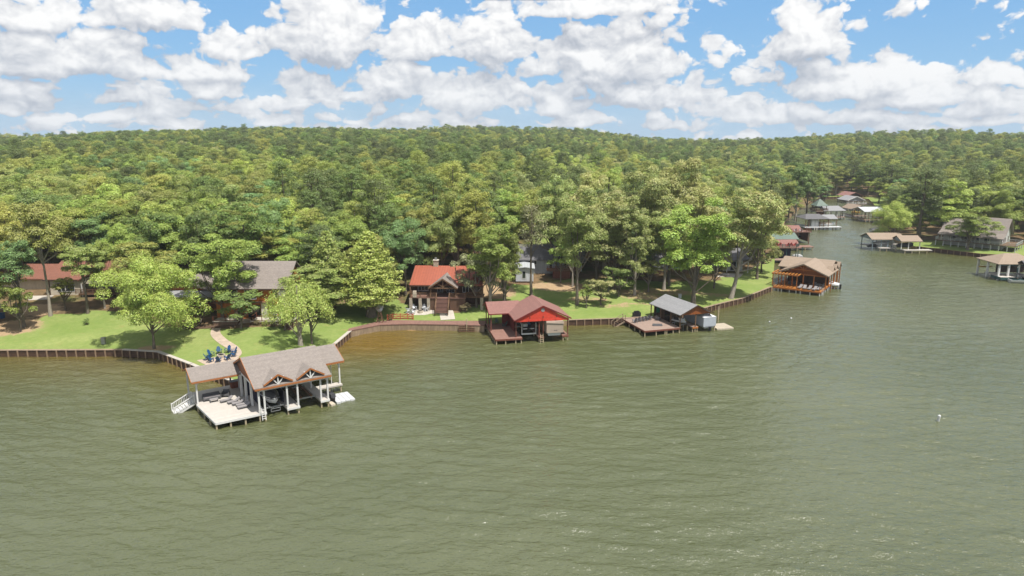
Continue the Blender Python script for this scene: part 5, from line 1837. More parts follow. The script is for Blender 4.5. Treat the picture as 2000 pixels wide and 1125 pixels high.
for a, b in zip(fpts[:-1], fpts[1:]):
    a, b = a - np.array([fA[0], fA[1], 0]), b - np.array([fA[0], fA[1], 0])
    m = MB()
    for hz in (0.2, 0.55, 0.95):
        m.beam((a[0], a[1], a[2] + hz), (b[0], b[1], b[2] + hz), 0.06, 0.12)
    nseg = max(1, int(np.linalg.norm(b - a) / 0.35))
    m.beam((a[0], a[1], a[2] + 0.2), (b[0], b[1], b[2] + 0.95), 0.05, 0.07)
    m.beam((a[0], a[1], a[2] + 0.95), (b[0], b[1], b[2] + 0.2), 0.05, 0.07)
    m.build("rails", CORAL, fn)
for p in fpts + [(fB + fC) / 2]:
    p = p - np.array([fA[0], fA[1], 0])
    bxp("post", CORAL, fn, p[0] - 0.08, p[1] - 0.08, p[2] - 0.2, p[0] + 0.08, p[1] + 0.08, p[2] + 1.1)
wp = P(742.5, 629, 1.2)
wm = thing("garden_windmill", "brown wooden garden windmill with silver blades on the boardwalk", "windmill", (wp[0], wp[1], 1.19))
for sx in (-1, 1):
    for sy in (-1, 1):
        MB().beam((sx * 0.55, sy * 0.55, 0), (sx * 0.12, sy * 0.12, 2.1), 0.11).build("leg", WOODB, wm)
part("braces", WOODB, wm, lambda m: [m.beam((-0.55 + 0.43 * t, s * (0.55 - 0.43 * t), 2.1 * t), (0.55 - 0.43 * t, s * (0.55 - 0.43 * t), 2.1 * t), 0.08) for t in (0.25, 0.55, 0.85) for s in (-1, 1)])
part("platform", WOODB, wm, lambda m: m.box(-0.2, -0.2, 2.1, 0.2, 0.2, 2.2))
wh = MB()
for k in range(14):
    a = 2 * math.pi * k / 14
    ca, sa = math.cos(a), math.sin(a)
    wh.ext([(ca * 0.12 - sa * 0.04, -0.32, 2.6 + sa * 0.12 + ca * 0.04), (ca * 0.62 - sa * 0.07, -0.32, 2.6 + sa * 0.62 + ca * 0.07), (ca * 0.62 + sa * 0.07, -0.36, 2.6 + sa * 0.62 - ca * 0.07), (ca * 0.12 + sa * 0.04, -0.36, 2.6 + sa * 0.12 - ca * 0.04)], (0, 0.012, 0))
wh.build("blades", METAL, wm)
part("tail", METAL, wm, lambda m: m.beam((0, -0.3, 2.6), (0.3, 0.5, 2.6), 0.05).ext([(0.3, 0.5, 2.4), (0.5, 1.0, 2.35), (0.5, 1.0, 2.85), (0.3, 0.5, 2.8)], (0.02, 0, 0)).beam((0, 0, 2.2), (0, 0, 2.62), 0.07))
q = gp(722.5, 617)
st_ = thing("garden_figure", "small pale wooden figure by the flared cypress trunk", "garden ornament", q + np.array([-0.1, -0.6, 0]))
part("body", CAPB, st_, lambda m: m.ext([(-0.2, -0.15, 0), (0.2, -0.15, 0), (0.2, 0.15, 0), (-0.2, 0.15, 0)], (0, 0, 0.8)))
part("head", CAPW, st_, lambda m: m.box(-0.13, -0.12, 0.804, 0.13, 0.12, 1.2))

# ------------------------------------------------------------------ houses
def house(name, label, loc, rz=0.0):
    return thing(name, label, "house", loc, rz)


# cedar house with taupe roof
ch_ = house("cedar_house", "orange cedar house with steep taupe roof and stone corner piers", (-45.0, 119.2, 0))
bxp("wall", CEDARV, ch_, -6.0, 0, 2.2, 6.0, 11, 8.2)
gable("u", -6.6, 6.5, -0.45, 11.9, 8.15, 11.9, 0.18).build("roof", SHTAUPX, ch_)
part("fascia", WOODD, ch_, lambda m: m.box(-6.6, -0.52, 7.92, 6.5, -0.455, 8.13))
for x in (-6.0, 5.95):
    tri("u", x, 0.0, 11.0, 8.0, 11.4, 0.06).build("gable_wall", CEDARV, ch_)
bxp("stone_pier", STONEW, ch_, 4.95, -0.35, 2.0, 6.15, -0.004, 8.1)
bxp("stone_pier", STONEW, ch_, 1.9, -0.55, 2.0, 2.9, -0.004, 5.7)
bxp("balcony", WOODB, ch_, -5.5, -0.9, 5.7, 4.2, -0.004, 5.85)
rl = MB()
rails(rl, [(3.0, -0.85), (4.2, -0.85)], 5.85, 0.85, 0.16)
rl.build("balcony_railing", WOODB, ch_)
window(ch_, 3.9, 6.5, 4.7, 7.8, 0, WHITE, mull=0)
window(ch_, 3.3, 3.2, 4.4, 5.2, 0, WHITE)
window(ch_, -4.4, 6.3, -2.2, 7.9, 0, WHITE)
window(ch_, -1.0, 6.2, 1.0, 7.9, 0, WHITE)
window(ch_, -0.6, 3.0, 1.6, 5.2, 0, WOODD)
part("terrace", BRICK, ch_, lambda m: m.box(1.0, -3.2, 1.0, 8.0, -0.56, 3.1).box(-5.5, -3.0, 1.0, -1.4, -0.56, 3.0))
part("terrace_paving", CONC, ch_, lambda m: m.box(0.9, -3.35, 3.104, 8.1, -0.56, 3.2).box(-5.6, -3.1, 3.004, -1.3, -0.56, 3.1))
rl = MB()
rails(rl, [(1.1, -0.8), (1.1, -3.2), (8.0, -3.2)], 3.2, 0.85, 9, 1.5, bal=False)
rails(rl, [(-5.5, -3.0), (-1.4, -3.0)], 3.1, 0.85, 9, 1.5, bal=False)
rl.build("terrace_railing", WOODR, ch_)
part("terrace_steps", FLAG, ch_, lambda m: [m.box(-1.29, -3.3 + 0.4 * k, 1.6, 0.89, -2.9 + 0.4 * k, 2.4 + 0.17 * k) for k in range(5)])
wg = bxp("wing_wall", CEDARV, ch_, -18.5, 5.0, 2.4, -6.01, 13, 6.7)
tri("v", 4.9, -17.5, -9.5, 6.6, 8.4, 0.1).build("gable_wall", CEDARD, wg)
gable("v", 4.3, 14, -18.2, -8.8, 6.7, 8.6, 0.16).build("roof", SHTAUPX, wg)
MB().ext([(-19.0, 2.2, 6.0), (-6.7, 2.2, 6.0), (-6.7, 4.88, 6.6), (-19.0, 4.88, 6.6)], (0, 0, 0.12)).build("porch_roof", SHGREY, wg)
bxp("deck", WOODB, ch_, -18.5, 2.0, 4.1, -6.02, 4.99, 4.25)
posts(ch_, [(-18.3, 2.3), (-12.5, 2.3), (-6.9, 2.3)], 2.2, 6.0, 0.16, WOODB)
rl = MB()
rails(rl, [(-18.4, 2.1), (-6.9, 2.1)], 4.25, 0.85, 0.2)
rl.build("deck_railing", WOODR, ch_)
for x in (-16.5, -13.5, -10.5):
    window(ch_, x, 4.4, x + 1.8, 6.2, 5.0, WOODD)
for i, (x, tl) in enumerate([(2.2, "left end"), (3.5, "second from left"), (4.9, "third from left"), (6.2, "right end")]):
    gx, gy = -45 + x, 119.2 - 3.9
    tree("shrub", "olive" if i % 2 else "rust", (gx, gy, float(ground(gx, gy)[0])), 1.1, 1.2, f"low bush against the cedar house terrace wall, {tl} of the bed", rz=0)
bed = sheet("flower_bed", [(-44, 114.6), (-36.9, 114.6), (-36.9, 116.0), (-44, 116.0)], M("mulch", (0.16, 0.09, 0.055), 0.9, 0.3), 0.03)
bed2 = sheet("flower_bed", [(-54, 115.0), (-46.6, 114.9), (-46.6, 116.2), (-54, 116.4)], M("mulch_dark", (0.13, 0.08, 0.05), 0.9, 0.3), 0.03)

# cream house with red-brown roof
cr = house("cream_house", "cream sided house with red-brown roof and covered lake porch", (-88.0, 132.2, 0))
bxp("wall", CREAM, cr, 0.0, 0, 2.0, 6.6, 10, 7.2)
bxp("wall", CREAM, cr, -12, 4.0, 2.0, -0.01, 12, 6.6)
bxp("wall", CREAM, cr, 6.61, 3.0, 2.0, 14, 12, 7.2)
gable("u", -0.9, 15, -0.4, 12.6, 7.1, 9.6, 0.18).build("roof", SHBRICK, cr)
gable("u", -13, -0.95, 3.2, 13, 6.5, 8.6, 0.18).build("roof", SHBRICK, cr)
gable("v", -1.6, 6, 6.4, 14.4, 7.2, 9.2, 0.18).build("porch_roof", SHBRICK, cr)
tri("v", -1.3, 6.8, 14.0, 6.9, 8.9, 0.1).build("gable_wall", CREAM, cr)
bxp("porch_beam", CREAM, cr, 6.8, -1.32, 6.5, 14.0, -1.16, 6.896)
part("corner_trim", WOODD, cr, lambda m: m.box(-0.06, -0.05, 2.2, 0.1, -0.004, 6.9).box(-0.9, -0.47, 6.85, 6.3, -0.405, 7.05))
window(cr, 1.4, 4.7, 3.0, 6.4, 0, WHITE, mull=1)
window(cr, 3.01, 4.7, 4.8, 6.4, 0, WHITE, mull=0)
for x in (7.2, 8.6, 10.2, 12.2):
    window(cr, x, 4.9, x + 1.2, 6.6, 3.0, WHITE, mull=0)
bxp("porch_deck", WOODB, cr, 6.3, -1.6, 4.4, 14, 2.99, 4.6)
posts(cr, [(6.9, -1.25), (13.9, -1.25)], 2.0, 6.5, 0.16, WHITE)
posts(cr, [(9.3, -1.4), (11.6, -1.4)], 2.0, 4.4, 0.16, WOODB)
rl = MB()
rails(rl, [(5.8, -1.5), (14, -1.5)], 4.6, 0.85, 0.2)
rl.build("porch_railing", WOODB, cr)
sheet("patio", [(-90.5, 129.5), (-87, 129.8), (-87.2, 132.0), (-92, 132.0)], CONC, 0.04)
q = gp(5, 622)
bn = thing("rubbish_bin", "blue wheeled bin standing on bare earth at the far left", "bin", q)
part("body", BLUEA, bn, lambda m: m.ext([(-0.28, -0.3, 0.05), (0.28, -0.3, 0.05), (0.28, 0.3, 0.05), (-0.28, 0.3, 0.05)], (0, 0, 0.9)))
part("lid", BLUEA, bn, lambda m: m.ext([(-0.32, -0.36, 0.954), (0.32, -0.36, 0.954), (0.32, 0.34, 0.954), (-0.32, 0.34, 0.954)], (0, 0, 0.1)))
q = gp(203, 672)
pm = thing("dock_box", "small grey metal service box on the left lawn near the seawall", "box", q)
bxp("body", METAL, pm, -0.3, -0.2, 0, 0.3, 0.2, 1.0)
bxp("lid", METAL, pm, -0.34, -0.24, 1.004, 0.34, 0.24, 1.08)
q = gp(169, 634)
tree("shrub", "deep", q, 1.2, 1.3, "small round dark green bush alone on the left lawn", rz=0)

# grey house
gh = house("grey_house", "pale grey house with dark roof half hidden behind lawn trees", (1.5, 152.5, 0))
GHZ = float(ground(3, 148)[0])
bxp("wall", GREYSIDE, gh, 0.0, 0, GHZ - 1.5, 8.0, 9, 7.5)
bxp("wall", GREYSIDE, gh, 8.01, 2.2, GHZ - 1.5, 14.0, 9, 6.6)
gable("u", -0.5, 8.5, -0.7, 9.6, 7.4, 10.0, 0.18).build("roof", SHDARK, gh)
gable("u", 8.51, 14.8, 0.6, 9.6, 6.6, 9.2, 0.18).build("roof", SHDARK, gh)
for i, (x, z) in enumerate(((2.0, 6.2),)):
    window(gh, x, z, x + 1.9, z + 0.9, 0, WHITE, mull=2)
window(gh, 6.6, 5.0, 7.3, 6.9, 0, WHITE, mull=0)
window(gh, 10.0, 4.3, 11.2, 6.2, 2.2, WHITE)
window(gh, 12.0, 4.6, 13.4, 6.2, 2.2, WHITE)
part("chimney", STONEW, gh, lambda m: m.box(11.8, 5.2, 8.5, 12.5, 5.9, 10.2))
ex = bxp("wall", WHITESIDE, gh, -0.7, -6.5, GHZ + 0.1, 3.0, -0.71, GHZ + 2.9)
ex["label"] = "white lower extension with one window"
bxp("footing", BRICK, gh, -0.6, -6.4, GHZ - 1.5, 2.9, -0.72, GHZ + 0.096)
gable("v", -6.9, -0.72, -1.0, 3.3, GHZ + 2.95, GHZ + 3.25, 0.12).build("roof", METALW, gh)
window(gh, 0.6, GHZ + 0.7, 1.4, GHZ + 2.3, -6.5, WHITE, mull=0)
bxp("deck", WOODB, gh, 6.0, -3.2, GHZ + 1.6, 13.0, -0.004, GHZ + 1.75)
bxp("skirting", WOODR, gh, 7.2, -3.1, GHZ - 1.2, 11.0, -3.0, GHZ + 1.6)
rl = MB()
rails(rl, [(6.1, -3.1), (12.9, -3.1)], GHZ + 1.75, 0.85, 0.2)
rl.build("deck_railing", WOODR, gh)

# house glimpsed behind the bright tree, and one at the point
h4 = house("slate_house", "slate roofed grey house glimpsed behind the shaded lawn oaks", (37.0, 163.0, 0), R(25))
z0 = float(ground(40, 165)[0])
bxp("wall", GREYSIDE, h4, -5, 0, z0 - 2, 6, 8, z0 + 3.4)
gable("u", -5.6, 6.6, -0.8, 8.8, z0 + 3.3, z0 + 5.6, 0.18).build("roof", SHDARK, h4)
bxp("chimney", REDBRICK, h4, -3.6, 3.0, z0 + 4.6, -2.8, 3.7, z0 + 6.6)
window(h4, -3.5, z0 + 1, -2.2, z0 + 2.6, 0, WHITE)
window(h4, 0.5, z0 + 1, 1.8, z0 + 2.6, 0, WHITE)
h5 = house("pale_house", "pale house with white porch post behind leaning oak", (52.0, 165.0, 0), R(20))
z0 = float(ground(52, 165)[0])
bxp("wall", PALESIDE, h5, -4.5, 2, z0 - 2, 4.5, 9, z0 + 3.0)
gable("u", -5.1, 5.1, -0.6, 9.6, z0 + 3.0, z0 + 5.0, 0.18).build("roof", SHDARK, h5)
posts(h5, [(-4.5, 0), (-1.5, 0), (1.5, 0), (4.5, 0)], z0 - 1, z0 + 2.85, 0.16, WHITE)
window(h5, -2.5, z0 + 0.2, -1.0, z0 + 2.2, 2, WHITE)
window(h5, 1.0, z0 + 0.2, 2.5, z0 + 2.2, 2, TEALP)
sheet("patio", [g2(1400, 541), g2(1445, 542), g2(1452, 535), g2(1410, 534)], CONC, 0.05)

# A-frame house on the right point
AF = Frame((1835, 481), (1946, 490), 1.3, -8)
A = house("lake_house", "large grey lake house with steep taupe roof and long raised deck", AF.world(0, 2.5), AF.ang)
bxp("wall", PALESIDE, A, -0.5, 2.6, 0.5, 14.5, 12.5, 5.2)
part("roof", SHTAUPX, A, lambda m: m.ext([(4.5, -0.6, 4.75), (4.5, 2.9, 5.9), (4.5, 7.4, 9.9), (4.5, 13.0, 5.0), (4.5, 13.0, 4.8), (4.5, 7.4, 9.65), (4.5, 2.9, 5.7), (4.5, -0.6, 4.57)], (10.8, 0, 0)))
part("roof", SHTAUPX, A, lambda m: m.ext([(-1.5, -0.6, 4.75), (-1.5, 2.9, 5.9), (-1.5, 6.6, 9.0), (-1.5, 12.5, 5.0), (-1.5, 12.5, 4.8), (-1.5, 6.6, 8.75), (-1.5, 2.9, 5.7), (-1.5, -0.6, 4.57)], (5.98, 0, 0)))
part("gable_wall", PALESIDE, A, lambda m: m.ext([(14.4, 2.6, 5.0), (14.4, 12.5, 5.0), (14.4, 7.4, 9.4)], (0.12, 0, 0)))
bxp("deck", WOODB, A, -2.0, -0.2, 2.8, 18.5, 2.59, 2.95)
bxp("deck", WOODB, A, 14.6, 2.6, 2.8, 18.5, 9.0, 2.95)
posts(A, [(-1.8 + 2.02 * k, 0.0) for k in range(9)], 0.6, 2.8, 0.2, WHITE)
posts(A, [(18.3, 0.0), (18.3, 3), (18.3, 6), (18.3, 8.8), (16.4, 0)], 0.6, 2.8, 0.2, WHITE)
posts(A, [(-0.5 + 2.5 * k, 0.0) for k in range(7)], 2.95, 4.6, 0.14, WHITE)
rl = MB()
rails(rl, [(-1.9, 2.5), (-1.9, -0.1), (18.4, -0.1), (18.4, 8.9), (14.8, 8.9)], 2.95, 0.85, 0.22)
rl.build("deck_railing", PALESIDE, A)
for x in (1.0, 4.0, 7.0, 10.0):
    window(A, x, 3.1, x + 1.8, 4.7, 2.6, WHITE)
for y, z in ((3.6, 3.2), (5.4, 3.2), (9.2, 3.3)):
    window(A, y, z, y + 1.1, z + 1.5, 14.52, WHITE, face=1, axis="y", mull=0)
window(A, 6.9, 6.6, 7.9, 7.9, 14.52, WHITE, face=1, axis="y", mull=0)
bxp("under_wall", BROWNSK, A, 0.0, 2.7, 0.4, 14.0, 2.8, 2.79)

# ------------------------------------------------------------------ far boathouses
# slate-blue boathouse at the right point
pb = P(1702, 483, 1.0)
B = thing("boathouse", "slate-blue posted boathouse with two tan gabled roofs at the right point", "boathouse", (pb[0], pb[1], 0), R(1))
gable("u", -0.6, 9.6, -0.9, 6.4, 3.5, 5.0, 0.14).build("roof", SHTAN, B)
gable("u", 6.0, 12.4, -4.9, 1.0, 3.5, 4.85, 0.14).build("roof", SHTAN, B)
tri("u", -0.3, -0.5, 6.0, 3.35, 4.75).build("gable_wall", BLUEPOST, B)
tri("u", 6.4, -4.5, 0.6, 3.35, 4.6).build("gable_wall", BLUEPOST, B)
posts(B, [(0, -0.4), (0, 6), (2.6, -0.4), (4.6, -0.4), (4.6, 6), (9.4, 6)], -0.9, 3.4, 0.2, BLUEPOST)
posts(B, [(6.5, -4.3), (8.6, -4.3), (11.9, -4.3), (6.5, 0.4), (11.9, 0.4)], 1.0, 3.4, 0.18, WHITE)
bxp("deck", DECKL, B, 1.8, -1.4, 0.8, 6.9, 0.6, 1.0)
bxp("deck", DECKL, B, 6.9, -5.6, 0.8, 15.0, -3.6, 1.0)
bxp("deck", DECKL, B, 0.0, 5.6, 0.8, 12.0, 7.0, 1.0)
piles(B, [(2, -1.2), (4, -1.2), (6.7, -1.2), (7.1, -5.4), (9.2, -5.4), (11.4, -5.4), (13.6, -5.4)], 0.8, 0.12)
bb_ = thing("covered_boat", "white boat under slate-blue boathouse roof", "boat", (pb[0] + 4.3, pb[1] + 2.2, 1.2), R(91))
h, secs = hull(5.5, 2.2, 0.8)
h.build("hull", HULLW, bb_)
cover_top(secs, 0.5, bb_, WHITEP)
bb2 = thing("covered_boat", "dark-covered boat under the nearer gable of slate-blue boathouse", "boat", (pb[0] + 9.2, pb[1] - 1.6, 1.2), R(91))
h, secs = hull(4.6, 1.9, 0.8)
h.build("hull", BLACK, bb2)
cover_top(secs, 0.6, bb2, COVERD)
jetski("dark jet ski on the outer end of slate-blue boathouse", (pb[0] + 0.8, pb[1] + 1.0, 0.9), R(80), BLACK, BLACK)

# hip-roofed boathouse at the right edge
hb = P(1950, 515, 4.0)
Hb = thing("boathouse", "hip-roofed boathouse on thick white posts at the right edge", "boathouse", (hb[0], hb[1], 0), R(-2))
hip(-0.3, 10.5, -0.4, 8.3, 4.0, 5.9, 3.0).build("roof", SHTAN, Hb)
gable("u", 4.6, 12, -3.2, 1.2, 3.9, 5.0, 0.14).build("roof", SHDARK, Hb)
bxp("deck", DECKL, Hb, 0.2, -1.3, 0.75, 11.0, 2.4, 0.98)
bxp("deck", DECKL, Hb, 0.4, 2.41, 0.75, 3.0, 5.5, 0.98)
bxp("rim_board", TEALP, Hb, 0.2, -1.36, 0.3, 11.0, -1.303, 0.95)
bxp("rim_board", TEALP, Hb, 0.13, -1.3, 0.3, 0.197, 2.4, 0.95)
for (x, y) in ((0.4, 0.1), (2.6, 0.1), (4.9, 0.1), (8.0, 0.1), (0.3, 4.2), (0.3, 8.0), (5, 8.0)):
    MB().box(x - 0.2, y - 0.2, -0.5, x + 0.2, y + 0.2, 3.86).build("post", WHITE, Hb)
part("fascia", TEALP, Hb, lambda m: m.box(0.0, 0.0, 3.5, 10.2, 0.09, 3.84))
bxp("back_wall", WOODD, Hb, 3.2, 5.6, 0.9, 10, 5.7, 3.6)
kb = thing("kayak", "yellow kayak hung inside the hip-roofed boathouse", "kayak", (hb[0] + 1.6, hb[1] + 6.6, 1.9), R(88))
h, secs = hull(3.2, 0.7, 0.3, 8, 0.5)
h.build("hull", YELLOW, kb)
part("cockpit", BLACK, kb, lambda m: m.cyl((0, 0.2, 0.3), (0, 0.2, 0.36), 0.25, 0.25, 12))
q = P(1985, 552, 0)
sb = thing("motor_boat", "white motor boat with teal stripe moored at the right edge", "boat", (q[0] + 1.3, q[1], -0.15), R(80))
h, secs = hull(5.4, 2.0, 0.85)
h.build("hull", HULLW, sb)
part("stripe", TEALP, sb, lambda m: m.box(-0.98, -0.6, 0.86, 0.98, 2.4, 0.95))
part("windscreen", GLASS, sb, lambda m: m.ext([(-0.8, -0.4, 0.96), (0.8, -0.4, 0.96), (0.7, 0.0, 1.5), (-0.7, 0.0, 1.5)], (0, 0.04, 0)))
part("bimini_top", BLACK, sb, lambda m: m.box(-0.95, 0.2, 2.2, 0.95, 2.0, 2.28))
part("bimini_frame", METAL, sb, lambda m: [m.beam((sx * 0.9, 1.0, 0.9), (sx * 0.9, yy, 2.2), 0.04) for sx in (-1, 1) for yy in (0.3, 1.9)])
for i, (px, py) in enumerate(((1984, 549), (1986.5, 551))):
    q = P(px, py, 0)
    mp_ = thing("mooring_post", ["dark mooring post in the water before hip-roofed boathouse", "shorter pale mooring post beside the dark one"][i], "post", q)
    part("shaft", [TEALP, PILE][i], mp_, lambda m: m.cyl((0, 0, -1), (0, 0, [3.1, 1.1][i]), 0.14, 0.14, 8))
    part("cap", [TEALP, PILE][i], mp_, lambda m: m.cyl((0, 0, [3.1, 1.1][i]), (0, 0, [3.25, 1.2][i]), 0.16, 0.05, 8))


def far_boathouse(label, px0, py0, w, d, ang, zd, parts):
    p = P(px0, py0, zd)
    t = thing("boathouse", label, "boathouse", (p[0], p[1], 0), R(ang))
    parts(t, w, d)
    return t, p


def simple(t, w, d, roofm, postm, deckm, ze=3.4, zr=4.9, axis="u", gmat=None, deckx=0.0, n=4):
    bxp("deck", deckm, t, -0.3 - deckx, -0.9 - deckx, 0.8, w + 0.3, d * 0.35, 1.0)
    bxp("deck", deckm, t, -0.3, d * 0.35 + 0.01, 0.8, w * 0.3, d, 1.0)
    if axis == "u":
        gable("u", -0.5, w + 0.5, -0.6, d + 0.6, ze, zr, 0.15).build("roof", roofm, t)
        if gmat:
            tri("u", -0.2, -0.2, d + 0.2, ze - 0.15, zr - 0.25).build("gable_wall", gmat, t)
            tri("u", w + 0.1, -0.2, d + 0.2, ze - 0.15, zr - 0.25).build("gable_wall", gmat, t)
    else:
        gable("v", -0.6, d + 0.6, -0.5, w + 0.5, ze, zr, 0.15).build("roof", roofm, t)
        if gmat:
            tri("v", -0.2, -0.1, w + 0.1, ze - 0.15, zr - 0.25).build("gable_wall", gmat, t)
    posts(t, [(w * k / (n - 1), 0) for k in range(n)] + [(0, d), (w, d)], -0.8, ze - 0.14, 0.2, postm)
    piles(t, [(w * k / (n - 1), -0.8 - deckx) for k in range(n)], 0.8, 0.12)


# rooftop-deck boathouse with red chairs
def rd(t, w, d):
    bxp("upper_deck", DECKR, t, -0.5, -0.5, 3.9, 6.9, 4.2, 4.1)
    gable("u", -0.6, 7.8, 3.0, 8.0, 4.3, 5.4, 0.15).build("roof", SHRED, t)
    rl = MB()
    rails(rl, [(-0.4, 4.1), (-0.4, -0.4), (5.4, -0.4), (6.8, 1.2)], 4.1, 0.9, 0.25)
    rl.build("railing", TEALP, t)
    posts(t, [(0, 0), (3, 0), (5.6, 0), (6.6, 1.0), (8.0, 1.6), (0, 7.4), (7.2, 7.4)], -0.8, 3.9, 0.18, TEALP)
    bxp("lower_deck", DECKG, t, -1.5, -1.6, 0.7, 5.8, 0.6, 0.95)
    bxp("storage_room", NAVY, t, 1.6, 1.0, 0.95, 4.6, 5.0, 3.88)


T1, p1 = far_boathouse("dark-posted boathouse with red chairs on its rooftop deck", 1514, 505, 7, 7, 2, 1.0, rd)
rc = adirondack("adirondack_chair", REDA, "", "red chairs on the rooftop deck", 1.1)
for i, (u, v, rz) in enumerate(((0.8, 1.3, 2.6), (1.7, 1.9, 3.0), (3.6, 1.4, 3.2), (4.4, 1.8, 3.4), (5.6, 1.9, 3.6))):
    dup_or_move(rc, (p1[0] + u, p1[1] + v, 4.1), rz, "red adirondack chair on the rooftop deck, " + ["left end", "second from the left", "middle", "second from the right", "right end"][i], "red chairs on the rooftop deck")
hb2 = thing("covered_boat", "white boat stern moored by the red-chair rooftop boathouse", "boat", (p1[0] + 7.2, p1[1] + 2.2, 0.4), R(4))
h, secs = hull(4.6, 1.8, 0.8)
h.build("hull", HULLW, hb2)
cover_top(secs, 0.6, hb2, WHITEP)
bxp("outboard", BLACK, hb2, -0.2, 2.35, -0.1, 0.2, 2.7, 0.8)
q = P(1520, 503, 0)
db = thing("row_boat", "dark flat boat resting in front of the rooftop-deck boathouse", "boat", (q[0], q[1] - 0.6, 0.15), R(90))
h, secs = hull(3.6, 1.3, 0.5)
h.build("hull", COVERD, db)
cover_top(secs, 0.2, db, COVERD)

T2, p2 = far_boathouse("green metal-roofed boathouse tucked behind the cove tree", 1500, 483, 8.5, 6, 2, 1.0, lambda t, w, d: simple(t, w, d, GREENR, WOODD, DECKR, 3.5, 5.0))
bxp("side_deck", DECKR, T2, 9.0, 0.5, 0.8, 14.2, 3.6, 1.0)
piles(T2, [(9.6, 0.7), (11.6, 0.7), (13.8, 0.7)], 0.8, 0.14)
bxp("inner_wall", WOODD, T2, 0.3, 2.3, 1.0, 8.2, 2.4, 3.3)


def mar(t, w, d):
    bxp("upper_deck", DECKR, t, -0.5, -0.6, 3.6, w + 0.5, 3.2, 3.8)
    gable("u", 0.2, w - 1.2, 2.2, d, 3.9, 5.2, 0.15).build("roof", SHRED, t)
    posts(t, [(0, 0), (w * 0.33, 0), (w * 0.66, 0), (w, 0), (0, d), (w, d)], -0.8, 3.6, 0.2, WOODR)
    rl = MB()
    rails(rl, [(-0.4, -0.5), (w + 0.4, -0.5), (w + 0.4, 3)], 3.8, 0.9, 0.3)
    rl.build("railing", WOODR, t)
    bxp("side_wall", WOODR, t, w - 0.1, 0.5, 0.6, w, d - 1, 3.59)
    bxp("back_wall", WOODD, t, 0.1, d - 1, 0.5, w - 0.2, d - 0.9, 3.59)
    bxp("lower_deck", DECKR, t, 0, 0.3, 0.8, w * 0.25, d - 1.1, 1.0)


T3, p3 = far_boathouse("maroon boathouse with white chairs on its upper deck", 1516, 470, 10.5, 8, 3, 1.0, mar)
wc_ = adirondack("adirondack_chair", WHITEA, "", "white chairs on maroon upper deck", 1.1)
for i in range(5):
    dup_or_move(wc_, (p3[0] + 0.8 + 1.75 * i, p3[1] + 0.7, 3.8), 2.9 + 0.1 * i, "white chair on the maroon boathouse upper deck, " + ["left end", "second from left", "middle", "second from right", "right end"][i], "white chairs on maroon upper deck")
b5 = thing("speed_boat", "black speed boat inside the maroon boathouse", "boat", (p3[0] + 6.6, p3[1] + 3.6, 1.2), R(95))
h, secs = hull(5.5, 2.0, 0.8)
h.build("hull", BLACK, b5)
part("windscreen", GLASS, b5, lambda m: m.ext([(-0.8, -0.3, 0.8), (0.8, -0.3, 0.8), (0.7, 0.1, 1.3), (-0.7, 0.1, 1.3)], (0, 0.04, 0)))


def ghip(t, w, d):
    bxp("deck", WHITEP, t, -0.6, -1.0, 0.75, w + 1.2, 1.6, 0.98)
    bxp("deck", WHITEP, t, -0.6, 1.61, 0.75, 2.8, d, 0.98)
    part("roof", SHDARK, t, lambda m: m.add(*(lambda g: (g.v, g.f))(hip(-0.4, w * 0.72, -0.5, d, 3.9, 5.3, 5.0))))
    gable("u", w * 0.72 - 1, w + 0.4, 0.6, d - 1.0, 3.75, 5.0, 0.14).build("roof", SHGREY, t)
    posts(t, [(0, 0), (1.2, 0), (5.4, 0), (6.8, 0), (8.6, 0), (w, 0.8), (w, d - 1.2), (0, d - 0.5)], -0.8, 3.75, 0.2, WOODB)
    bxp("room_wall", PALESIDE, t, 2.6, 0.9, 0.98, 5.4, 4.0, 3.75)
    for x in (2.9, 4.2):
        MB().box(x, 0.85, 1.1, x + 0.9, 0.895, 3.2).build("door", WHITE, t)
    st = MB()
    for s in (0, 0.9):
        st.beam((3.0 + s, -1.0, 0.95), (2.4 + s, -2.2, 0.0), 0.12, 0.3)
    st.build("steps", CAPW, t)
    piles(t, [(-0.3, -0.8), (2, -0.8), (5, -0.8), (7.5, -0.8), (10, -0.8), (w + 0.8, -0.8)], 0.75, 0.14, WOODD)


T4, p4 = far_boathouse("grey hip-roofed boathouse with white deck on left cove bank", 1573, 443, 12, 8, 4, 1.0, ghip)
b6 = thing("pontoon_boat", "white boat with orange cover beside the grey hip-roofed boathouse", "boat", (p4[0] + 8.8, p4[1] + 2.6, 1.1), R(95))
h, secs = hull(6.5, 2.2, 0.8)
h.build("hull", HULLW, b6)
bxp("cover", BEIGEP, b6, -0.9, -1.5, 0.86, 0.9, 2.8, 1.35)


def gaz(t, w, d):
    bxp("deck", DECKG, t, -0.6, -0.6, 3.3, w + 0.6, d + 0.6, 3.5)
    hip(-0.5, w + 0.5, -0.5, d + 0.5, 5.6, 8.2, 0.3).build("roof", GREENR, t)
    posts(t, [(0, 0), (w, 0), (0, d), (w, d), (w / 2, 0)], -0.8, 5.45, 0.2, WOODB)
    rl = MB()
    rails(rl, [(-0.5, d + 0.5), (-0.5, -0.5), (w + 0.5, -0.5), (w + 0.5, d + 0.5)], 3.5, 0.95, 0.25)
    rl.build("railing", WOODB, t)
    bxp("lower_wall", WOODR, t, 0.2, 0.3, 0.5, w - 0.2, 0.4, 3.29)


